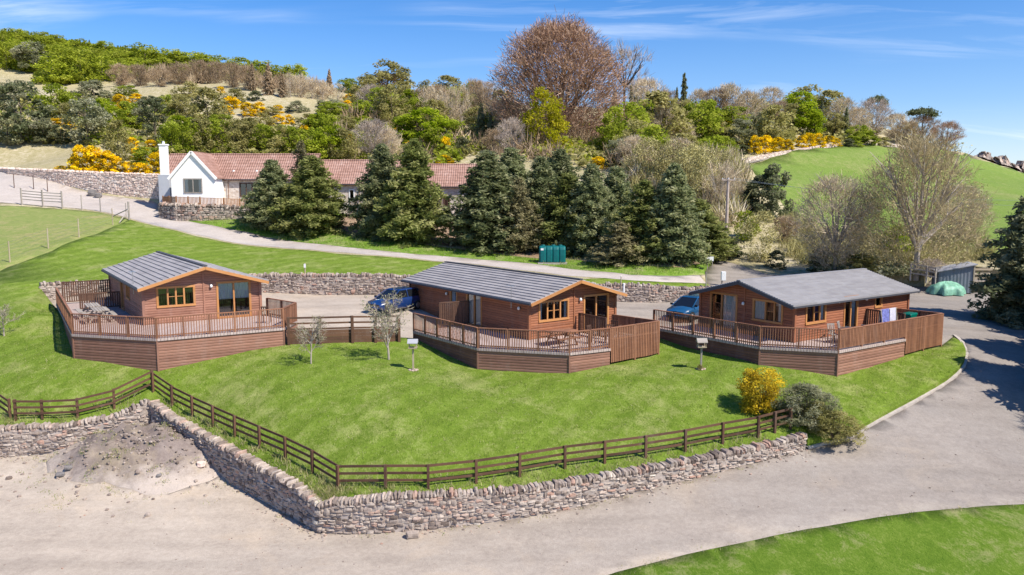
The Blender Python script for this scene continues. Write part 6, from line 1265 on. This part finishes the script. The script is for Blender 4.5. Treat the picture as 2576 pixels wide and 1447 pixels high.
# ------------------------------------------------------------------ utility pole and wires
p = at(1826, 612); top = PY(1832, 447, p.y)
th = thing('utility_pole', 'tall wooden utility pole with a crossarm and wires at the lane end', 'pole', p); m = MB(); m.tube(p - Vector((0, 0, .4)), top, .2, .14, 10); m.build('pole', M['pole_wood'], th)
m = MB(); c = top - Vector((0, 0, .25)); m.beam(c - Vector((.75, .14, 0)), c + Vector((.75, -.14, 0)), .1, .12); ca = m.build('crossarm', M['pole_wood'], th, tint=True)
for x in (-.65, 0, .65): m = MB(); m.lathe(c + Vector((x, -.14, .06)), [(.02, 0), (.05, .04), (.05, .12), (.02, .16)], 8); m.build('insulator', M['white'], ca)
for x, e in ((-.65, PY(2900, 500, p.y - 8)), (.65, PY(2900, 520, p.y - 7))):
    a = c + Vector((x, -.14, .2)); m = MB(); pr = a
    for k in range(1, 25): t = k / 24; q = a.lerp(e, t) - Vector((0, 0, 4 * 1.0 * t * (1 - t))); m.tube(pr, q, .014, .014, 4, cap=False); pr = q
    m.build('wire', M['metal'], th)
# ------------------------------------------------------------------ oil tank
p = at(1389, 661); th = thing('oil_tank', 'dark green ribbed plastic oil tank beside the lane', 'tank', p); w, d, h = 2.35, 1.3, 1.55; n_ = 4
for i in range(n_):
    m = MB(); x0 = -w / 2 + w * i / n_; cxx = x0 + w / n_ / 2; pro = []; a_ = w / n_ * .55; sec = []
    for zz, k in ((0.05, .9), (.12, 1), (h * .45, 1.03), (h * .8, 1), (h * .93, .86), (h, .6)):
        sec.append([(p.x + cxx + sx_ * a_ * (1 if k > .8 else .85), p.y + sy_ * d / 2 * k, p.z + zz) for sx_, sy_ in ((-1, -.82), (-.6, -1), (.6, -1), (1, -.82), (1, .82), (.6, 1), (-.6, 1), (-1, .82))])
    V = [v for s in sec for v in s]; fs = [(k * 8 + j, k * 8 + (j + 1) % 8, (k + 1) * 8 + (j + 1) % 8, (k + 1) * 8 + j) for k in range(len(sec) - 1) for j in range(8)] + [tuple(range(40, 48)), tuple(range(7, -1, -1))]
    m.add(V, fs); m.build('tank_segment', M['tank_green'], th, bevel=.04)
for x in (-.85, .1, .75): m = MB(); m.lathe(p + Vector((x, 0, h - .02)), [(.2, 0), (.2, .07), (.15, .12)], 12); m.build('cap', M['tank_green'], th)
m = MB(); m.box((p.x, p.y, p.z - .06), (w + .3, d + .4, .22)); m.build('base_slab', M['kerb'], th); m = MB(); m.box((p.x - .95, p.y - d / 2 * 1.03, p.z + h * .82), (.25, .02, .18)); m.build('notice', M['white'], th)
# ------------------------------------------------------------------ small markers
def marker(name, label, q, h, r, mt='white', low=False, cat='post'):
    p = at(*q, low); th = thing(name, label, cat, p); m = MB(); m.tube(p - Vector((0, 0, .2)), p + Vector((0, 0, h)), r, r * .95, 8); m.build('post', M[mt], th, tint=True); return th, p
th, p = marker('marker_post', 'thin pale marker post on the bank above the stone wall right of the left lodge', (768, 696), 1.05, .05, 'pale_wood'); m = MB(); m.box(p + Vector((0, -.06, .85)), (.16, .03, .3)); m.build('plate', M['white'], th)
th, p = marker('marker_post', 'tall thin pale post above the wall behind the middle lodge', (1562, 729), 1.0, .04, 'pale_wood'); m = MB(); m.lathe(p + Vector((0, 0, 1.0)), [(.05, 0), (.05, .03), (.01, .06)], 8); m.build('cap', M['white'], th)
th, p = marker('white_bollard', 'short white bollard beside the tall thin post above the wall', (1569, 734), .55, .075); m = MB(); m.lathe(p + Vector((0, 0, .55)), [(.08, 0), (.075, .06), (.02, .1)], 8); m.build('cap', M['white'], th)
th, p = marker('marker_post', 'thin dark post on the bank left of the white post behind the right lodge', (1776, 722), 1.2, .05, 'grey_wood'); m = MB(); m.box(p + Vector((0, 0, 1.2)), (.12, .12, .06)); m.build('cap', M['grey_wood'], th, tint=True)
th, p = marker('white_post', 'stout white post showing just above the right lodge roof', (1816, 717), 1.0, .06, 'grey_wood'); m = MB(); m.box(p + Vector((.1, 0, .75)), (.38, .3, .75)); m.build('white_box', M['white'], th, bevel=.03)
p = at(1786, 672); th = thing('name_sign', 'small blank white sign board on two posts at the lane end', 'sign', p); m = MB(); m.box(p + Vector((0, 0, .75)), (.62, .04, .4)); m.build('board', M['white'], th)
for x in (-.22, .22): m = MB(); m.box(p + Vector((x, .04, .35)), (.06, .04, 1.1)); m.build('post', M['grey_wood'], th, tint=True)
# ------------------------------------------------------------------ bird tables
def bird_table(q, label, Z, pale):
    p = at(*Z(*q)); th = thing('bird_table', label, 'bird table', p); m = MB(); m.box(p + Vector((0, 0, .55)), (.085, .085, 1.2)); m.build('post', M['pale_wood' if pale else 'grey_wood'], th, tint=True)
    m = MB(); m.box(p + Vector((0, 0, 1.17)), (.4, .34, .03)); m.beam(p + Vector((-.23, -.19, 1.2)), p + Vector((.23, -.19, 1.2)), .025, .05); m.beam(p + Vector((-.23, .19, 1.2)), p + Vector((.23, .19, 1.2)), .025, .05); m.build('tray', M['pale_wood'], th, tint=True)
    for sx_ in (-.19, .19):
        for sy_ in (-.15, .15): m = MB(); m.box(p + Vector((sx_, sy_, 1.33)), (.03, .03, .28)); m.build('corner_post', M['pale_wood'], th, tint=True)
    m = MB(); a = [p + Vector((x, y, z)) for x, y, z in ((-.27, -.25, 1.44), (.27, -.25, 1.44), (.27, 0, 1.63), (-.27, 0, 1.63), (-.27, .25, 1.44), (.27, .25, 1.44))]; up = Vector((0, 0, .03))
    for f in ((0, 1, 2, 3), (3, 2, 5, 4)): b = [a[i] for i in f]; m.hexa(b + [x + up for x in b])
    m.add([p + Vector((-.25, -.24, 1.45)), p + Vector((-.25, .24, 1.45)), p + Vector((-.25, 0, 1.62))], [(0, 1, 2)]); m.add([p + Vector((.25, -.24, 1.45)), p + Vector((.25, .24, 1.45)), p + Vector((.25, 0, 1.62))], [(0, 1, 2)]); m.build('roof', M['shed_roof' if pale else 'grey_wood'], th, tint=True)
    m = MB(); R = random.Random(4)
    for k in range(8): a_ = k * .785; stone(m, p + Vector((math.cos(a_) * .2, math.sin(a_) * .17, .0)), Vector((1, 0, 0)), Vector((0, 1, 0)), .13, .12, .09, R, .1)
    m.build('stone_ring', M['rubble_pink'], th, tint=True)
bird_table((437, 1020), 'bird table with pale roof on the lawn in front of the middle lodge', Z2, True)
bird_table((510, 930), 'weathered bird table on the lawn left of the right lodge deck', Z3, False)
# ------------------------------------------------------------------ shed, tarp, log pile
p = at(2393, 733, True); k = p.y / F; th = thing('shed', 'small dark sheet metal shed with pale sloping roof right of the right lodge', 'shed', p)
w, h0, h1, d = 78 * k, 52 * k, 70 * k, 2.2; m = MB(); a = math.radians(-14); R = Matrix.Rotation(a, 3, 'Z'); q = lambda x, y, z: p + R @ Vector((x, y, z))
def corr(A, B, za, zb):                       # ribbed sheet between two plan points
    n_ = max(4, int((B - A).length / .13)); pr = None; u = (B - A).normalized(); nn = Vector((u.y, -u.x, 0))
    for i in range(n_ + 1):
        t = i / n_; o = nn * (.025 if i % 2 else 0); e = (A.lerp(B, t) + o, A.lerp(B, t) + o + Vector((0, 0, za + (zb - za) * t)))
        if pr: m.quad(pr[0], e[0], e[1], pr[1])
        pr = e
corr(q(-w / 2, -d / 2, 0), q(w / 2, -d / 2, 0), h0, h1); corr(q(w / 2, -d / 2, 0), q(w / 2, d / 2, 0), h1, h1); corr(q(w / 2, d / 2, 0), q(-w / 2, d / 2, 0), h1, h0); corr(q(-w / 2, d / 2, 0), q(-w / 2, -d / 2, 0), h0, h0); m.build('wall', M['shed_metal'], th)
m = MB(); P = [q(-w / 2 - .2, -d / 2 - .2, h0 - .02), q(w / 2 + .2, -d / 2 - .2, h1 + .04), q(w / 2 + .2, d / 2 + .2, h1 + .04), q(-w / 2 - .2, d / 2 + .2, h0 - .02)]; m.hexa(P + [v + Vector((0, 0, .08)) for v in P]); m.build('roof', M['shed_roof'], th)
m = MB(); a_ = q(w / 2 + .02, -d / 2 - .02, 0); m.box(a_ + Vector((0, 0, h1 / 2)), (.1, .1, h1), a); m.build('corner_post', M['pale_wood'], th, tint=True)
def draped(p, w, d, h, name, mt, label, cat, seed, fold=.12):
    r = random.Random(seed); m = MB(); n1, n2 = 40, 12; 
    for j in range(n2 + 1):
        t = j / n2
        for i in range(n1):
            an = 2 * PI * i / n1; f = 1 + fold * t * (math.sin(an * 7 + seed) + .6 * math.sin(an * 12 + 2)) * .8; rad = math.sin(t * PI / 2) ** .8 * f; z = h * (math.cos(t * PI / 2) ** .75) * (1 + .12 * math.sin(an * 2 + 1)) + .02
            m.v.append((p.x + math.cos(an) * rad * w / 2, p.y + math.sin(an) * rad * d / 2, p.z + z + r.uniform(-.03, .03)))
    for j in range(n2):
        for i in range(n1): m.f.append((j * n1 + i, (j + 1) * n1 + i, (j + 1) * n1 + (i + 1) % n1, j * n1 + (i + 1) % n1)); m.m.append(0); m.t.append(.5)
    return m.solo(name, M[mt], label, cat, tuple(p), smooth=True)
draped(at(2380, 740, True), 2.6, 2.1, .95, 'tarpaulin_heap', 'tarp', 'heap draped with a crumpled green tarpaulin in front of the metal shed', 'tarpaulin', 3, .26)
p = at(2458, 728, True); th = thing('pallet_stack', 'pale timber rails stacked against the right side of the metal shed', 'timber', p)
for i in range(5): m = MB(); m.beam(p + Vector((-.7, .1 * (i % 2), .2 + i * .38)), p + Vector((1.2, .1 * (i % 2), .2 + i * .38)), .06, .16); m.build('plank', M['pale_wood'], th, tint=True)
for x in (-.5, 1.): m = MB(); m.box(p + Vector((x, .18, .95)), (.12, .1, 2.0)); m.build('upright', M['pale_wood'], th, tint=True)
fence('field_fence', 'pale weathered rail fence left of the grey shed', [(2290, 700), (2330, 707), (2352, 712)], 1.3, (.35, .65, .92), 'grey_wood')
# ------------------------------------------------------------------ rocks
def boulder(p, w, d, h, label, mt='rubble_pink', seed=1, name='boulder'):
    R = random.Random(seed); m = MB(); bm_v = []
    stone(m, p + Vector((0, 0, h * .42)), Vector((1, .2, 0)).normalized(), Vector((-.2, 1, 0)).normalized(), w, d, h, R, .45); o = m.solo(name, M[mt], label, 'rock', tuple(p), tint=True)
    s = o.modifiers.new('round', 'SUBSURF'); s.levels = s.render_levels = 2; s.subdivision_type = 'SIMPLE'; b = o.modifiers.new('bevel', 'BEVEL'); b.width = .03; return o
boulder(at(1038, 1352, True), .5, .34, .27, 'loose pinkish block lying on the drive at the foot of the front wall', 'rubble', seed=2)
boulder(at(233, 492), 1.0, .8, .8, 'dark boulder on the upper yard before the pink wall, left of the pair', 'rubble_grey', 3); boulder(at(248, 497), .8, .8, .6, 'smaller dark boulder of the pair on the upper yard', 'rubble_grey', 4)
for i, (x, y, w) in enumerate(((470, 905, .36), (530, 850, .34), (1560, 825, .42), (1230, 905, .2))): boulder(at(*Z4(x, y), True), w, w * .8, w * .55, ('brown stone at the left foot of the earth mound', 'dark stone just above the brown stone on the left of the mound', 'pale block on the right shoulder of the earth mound', 'small stone low on the front of the earth mound')[i], ('rubble_grey', 'rubble_grey', 'rubble_pink', 'rubble_grey')[i], 10 + i)
# crag on the right skyline: one broken ridge of rock
m = MB(); cp = at(2520, 440); n1, n2 = 60, 9; rows = []; R = random.Random(9); YY = np.arange(190, 300, 2.)
for i in range(n1 + 1):
    px = 2455 + 200 * i / n1; r_x = ray(px, 440); k_ = r_x[0] / r_x[1]; zc = hU(np.stack([k_ * YY, YY], 1)); jm = int(np.argmax((zc - CAMZ) / YY)); b = Vector((k_ * YY[jm], YY[jm], zc[jm]))
    hh = (2.3 + .7 * math.sin(i * .41) + .5 * math.sin(i * .93 + 1)) * min(1, i / 5 + .1); row = []
    for j in range(n2):
        t = j / (n2 - 1); z = hh * min(1, t * 2.6) * (1 if t < .75 else max(0, 1 - (t - .75) * 4)); row.append((b.x + R.uniform(-.4, .4), b.y - 3.5 + 7 * t + R.uniform(-.5, .5), b.z - .5 + z * R.uniform(.8, 1.15)))
    rows.append(row)
for a, b in zip(rows, rows[1:]):
    for j in range(n2 - 1): m.quad(a[j], b[j], b[j + 1], a[j + 1], 0, min(1, max(0, .5 + .3 * math.sin(j * 1.3) + R.uniform(-.3, .3))))
m.solo('rocky_crag', M['rubble'], 'bare pinkish rocky crag on the skyline at the far right', 'crag', tuple(cp), tint=True)
# ------------------------------------------------------------------ cars
def car(p, rz, mt, label):
    th = thing('parked_car', label, 'car', p); R = Matrix.Rotation(rz, 3, 'Z'); q = lambda x, y, z: p + R @ Vector((x, y, z))      # x forward
    m = MB(); st = [(-2.05, .42, .80, .72), (-1.95, .30, .92, .80), (-1.3, .24, .95, .86), (-.2, .22, .94, .88), (.75, .22, .92, .87), (1.2, .24, .88, .85), (1.85, .28, .76, .80), (2.05, .38, .64, .68)]; sec = []
    for x, zb, zt2, hw in st: sec.append([q(x, y, z) for y, z in ((-hw * .9, zb), (-hw, zb + .12), (-hw, zt2 - .14), (-hw * .9, zt2), (0, zt2 + .04), (hw * .9, zt2), (hw, zt2 - .14), (hw, zb + .12), (hw * .9, zb))])
    nn = 9; m.add([v for s in sec for v in s], [(k * nn + j, k * nn + (j + 1) % nn, (k + 1) * nn + (j + 1) % nn, (k + 1) * nn + j) for k in range(len(sec) - 1) for j in range(nn)] + [tuple(range(nn)), tuple(range((len(sec) - 1) * nn + nn - 1, (len(sec) - 1) * nn - 1, -1))]); body = m.build('body', M[mt], th, smooth=True)
    m = MB(); cab = [(-1.9, .9, .74), (-1.35, 1.42, .60), (.1, 1.47, .60), (1.05, .9, .76)]
    def strip(a, b, lo, hi): m.add([q(a, -lo[1], lo[0])], []); 
    lo = [q(-1.95, -.78, .9), q(1.15, -.78, .9), q(1.15, .78, .9), q(-1.95, .78, .9)]; hi = [q(-1.4, -.6, 1.43), q(.2, -.6, 1.43), q(.2, .6, 1.43), q(-1.4, .6, 1.43)]; m.hexa(lo + hi); m.build('windows', M['glass_dark'], th, bevel=.05)
    m = MB(); m.hexa([q(-1.5, -.63, 1.42), q(.25, -.63, 1.42), q(.25, .63, 1.42), q(-1.5, .63, 1.42), q(-1.4, -.54, 1.5), q(.1, -.54, 1.5), q(.1, .54, 1.5), q(-1.4, .54, 1.5)]); 
    for s in (-1, 1):
        for a, b in (((1.18, .79, .9), (.2, .62, 1.44)), ((-1.98, .79, .9), (-1.42, .62, 1.44)), ((-.45, .80, .9), (-.45, .63, 1.44))): m.beam(q(a[0], s * a[1], a[2]), q(b[0], s * b[1], b[2]), .07, .05)
    m.build('roof', M[mt], th, bevel=.04)
    for x in (-1.3, 1.3):
        for s in (-1, 1):
            m = MB(); m.tube(q(x, s * .68, .32), q(x, s * .89, .32), .32, .32, 18); wl = m.build('wheel', M['rubber'], th); m = MB(); m.tube(q(x, s * .885, .32), q(x, s * .9, .32), .2, .19, 14); m.build('rim', M['metal'], wl)
    for s in (-1, 1):
        m = MB(); m.hexa([q(1.86, s * .42, .58), q(2.04, s * .42, .56), q(1.95, s * .74, .56), q(1.75, s * .8, .6), q(1.82, s * .42, .72), q(1.96, s * .42, .68), q(1.88, s * .72, .7), q(1.68, s * .79, .74)]); m.build('headlight', M['white'], th)
        m = MB(); c = q(.95, s * .92, 1.0); m.box(c, (.1, .2, .14), rz); m.build('mirror', M['black'], th, bevel=.02)
def gd():
    m, nt, out = mat('glass_dark'); n = N(nt); n.bsdf(out, (.01, .012, .015), .04, None, .6); M['glass_dark'] = m
gd()
p = at(995, 781, True); car(p, math.radians(232), 'car_blue', 'dark blue car parked half hidden behind the back corner of the middle lodge')
p = PY(1738, 760, 53.5); p.z = hl(p.x, p.y); car(p, math.radians(228), 'car_teal', 'blue car parked behind the left corner of the right lodge')
# ------------------------------------------------------------------ deck furniture
def picnic(L, a, b, rz, label, mt='grey_wood', h=.74):
    c = L.P(a, b, L.dz); th = thing('picnic_table', label, 'table', c); R = Matrix.Rotation(L.yaw + rz, 3, 'Z'); q = lambda x, y, z: c + R @ Vector((x, y, z)); A = L.yaw + rz
    m = MB(); [m.box(q(0, y, h), (1.75, .13, .04), A) for y in (-.3, -.15, 0, .15, .3)]; m.build('table_top', M[mt], th, tint=True)
    for s in (-1, 1):
        m = MB(); m.box(q(0, s * .72, .44), (1.75, .26, .04), A); m.build('bench', M[mt], th, tint=True); m = MB(); x = s * .6
        m.beam(q(x, -.62, 0), q(x, -.15, h - .02), .05, .09); m.beam(q(x, .62, 0), q(x, .15, h - .02), .05, .09); m.beam(q(x, -.8, .4), q(x, .8, .4), .05, .08); m.build('trestle', M[mt], th, tint=True)
def chair(L, a, b, rz, label, group=None, mt='dark_wood'):
    c = L.P(a, b, L.dz); th = thing('garden_chair', label, 'chair', c, group); A = L.yaw + rz; R = Matrix.Rotation(A, 3, 'Z'); q = lambda x, y, z: c + R @ Vector((x, y, z))
    m = MB(); [m.box(q(x, 0, .44), (.07, .46, .03), A) for x in (-.18, -.09, 0, .09, .18)]; m.build('seat', M[mt], th, tint=True)
    m = MB(); [m.beam(q(x, .2, .46), q(x, .3, .95), .06, .025) for x in (-.18, -.06, .06, .18)]; m.beam(q(-.23, .31, .95), q(.23, .31, .95), .03, .07); m.build('backrest', M[mt], th, tint=True)
    for x in (-.21, .21):
        for y in (-.2, .21): m = MB(); m.box(q(x, y, .22), (.05, .05, .44), A); m.build('leg', M[mt], th, tint=True)
        m = MB(); m.box(q(x, 0, .65), (.05, .46, .03), A); m.build('armrest', M[mt], th, tint=True)
def round_table(L, a, b, label, mt='dark_wood'):
    c = L.P(a, b, L.dz); th = thing('garden_table', label, 'table', c); m = MB(); m.lathe(c + Vector((0, 0, .7)), [(.6, 0), (.62, .02), (.6, .04)], 24); m.build('table_top', M[mt], th, tint=True)
    for k in range(4): an_ = k * PI / 2 + .5; m = MB(); m.beam(c + Vector((math.cos(an_) * .45, math.sin(an_) * .45, 0)), c + Vector((math.cos(an_) * .25, math.sin(an_) * .25, .7)), .06, .06); m.build('leg', M[mt], th, tint=True)
picnic(L0, -1.7, 5.6, PI / 2, 'grey picnic table with benches on the shaded side deck of the left lodge')
picnic(L0, -1.6, 3.4, PI / 2, 'second grey picnic table nearer the front of the left lodge deck')
chair(L0, 6.4, -2.5, 2.6, 'brown garden chair at the right end of the left lodge deck'); 
picnic(L1, .9, -1.6, 0, 'brown picnic table under the window of the middle lodge', 'rail_wood')
chair(L1, 2.5, -2.4, .3, 'dark garden chair near the front rail of the middle lodge deck, left of two', 'garden chairs on the middle deck'); chair(L1, 3.3, -2.8, -.8, 'dark garden chair of the middle lodge deck nearest the end gate', 'garden chairs on the middle deck'); chair(L1, 5.0, -1.6, 2.0, 'dark folding chair in front of the patio doors of the middle lodge')
round_table(L2, 8.9, 3.0, 'round wooden garden table on the right lodge deck'); 
for i, (a, b, r, lb) in enumerate(((8.3, 2.4, 1.2, 'garden chair between the round table and the wall of the right lodge'), (9.3, 2.1, .2, 'garden chair left of the round table on the right lodge deck'), (9.4, 3.9, 3.0, 'garden chair right of the round table on the right lodge deck'), (8.1, 3.6, 1.9, 'garden chair behind the round table on the right lodge deck'))): chair(L2, a, b, r, lb, 'chairs round the garden table', 'grey_wood')
# drying cloths over a rack on the right lodge deck
def cloth(L, a, b, w, h, mt, label, z0):
    c = L.P(a, b, L.dz + z0); m = MB(); n1, n2 = 16, 8
    for s in (0, 1):
        for j in range(n2 + 1):
            for i in range(n1 + 1):
                t = i / n1 - .5; z = -h * (j / n2) * (1 - .2 * s) ; o = (.02 + .05 * (j / n2)) * (1 if s else -1) + .035 * math.sin(i * 1.5) * (j / n2); m.v.append(tuple(c + L.l * (t * w) + L.w * (-o) + Vector((0, 0, z))))
        bse = s * (n1 + 1) * (n2 + 1)
        for j in range(n2):
            for i in range(n1): m.f.append((bse + j * (n1 + 1) + i, bse + j * (n1 + 1) + i + 1, bse + (j + 1) * (n1 + 1) + i + 1, bse + (j + 1) * (n1 + 1) + i)); m.m.append(0); m.t.append(.5)
    m.solo('drying_cloth', M[mt], label, 'cloth', tuple(c), smooth=True)
c = L2.P(9.2, 6.1, L2.dz); th = thing('drying_rack', 'wooden drying rack with hanging cloths on the right lodge deck', 'rack', c)
for s in (-.75, .75): 
    m = MB(); m.beam(c + L2.l * s + L2.w * .25, c + L2.l * s + Vector((0, 0, 1.62)), .04, .04); m.beam(c + L2.l * s - L2.w * .25, c + L2.l * s + Vector((0, 0, 1.62)), .04, .04); m.build('leg_frame', M['pale_wood'], th, tint=True)
m = MB(); m.beam(c + L2.l * -.85 + Vector((0, 0, 1.62)), c + L2.l * .85 + Vector((0, 0, 1.62)), .04, .04); m.build('top_bar', M['pale_wood'], th, tint=True)
cloth(L2, 9.2, 5.75, .75, 1.25, 'cloth_blue', 'blue patterned cloth hanging on the drying rack of the right deck', 1.66); cloth(L2, 9.2, 6.5, .6, 1.1, 'towel', 'pale lilac towel hanging on the drying rack beside the blue cloth', 1.66)
# green wheelie bin behind the dark screen of the right deck
c = L2.P(8.7, 9.2, L2.dz); th = thing('wheelie_bin', 'dark green wheelie bin in the corner of the right lodge deck', 'bin', c); R = Matrix.Rotation(L2.yaw, 3, 'Z'); q = lambda x, y, z: c + R @ Vector((x, y, z))
m = MB(); m.hexa([q(-.22, -.26, .05), q(.22, -.26, .05), q(.22, .22, .05), q(-.22, .22, .05), q(-.29, -.34, .98), q(.29, -.34, .98), q(.29, .34, .98), q(-.29, .34, .98)]); m.build('body', M['glaze_teal'], th, bevel=.03)
m = MB(); m.hexa([q(-.31, -.37, .985), q(.31, -.37, .985), q(.31, .4, .985), q(-.31, .4, .985), q(-.27, -.32, 1.06), q(.27, -.32, 1.06), q(.27, .4, 1.1), q(-.27, .4, 1.1)]); m.build('lid', M['glaze_teal'], th, bevel=.02)
for s in (-1, 1): m = MB(); m.tube(q(s * .2, .3, .1), q(s * .26, .3, .1), .1, .1, 12); m.build('wheel', M['rubber'], th)
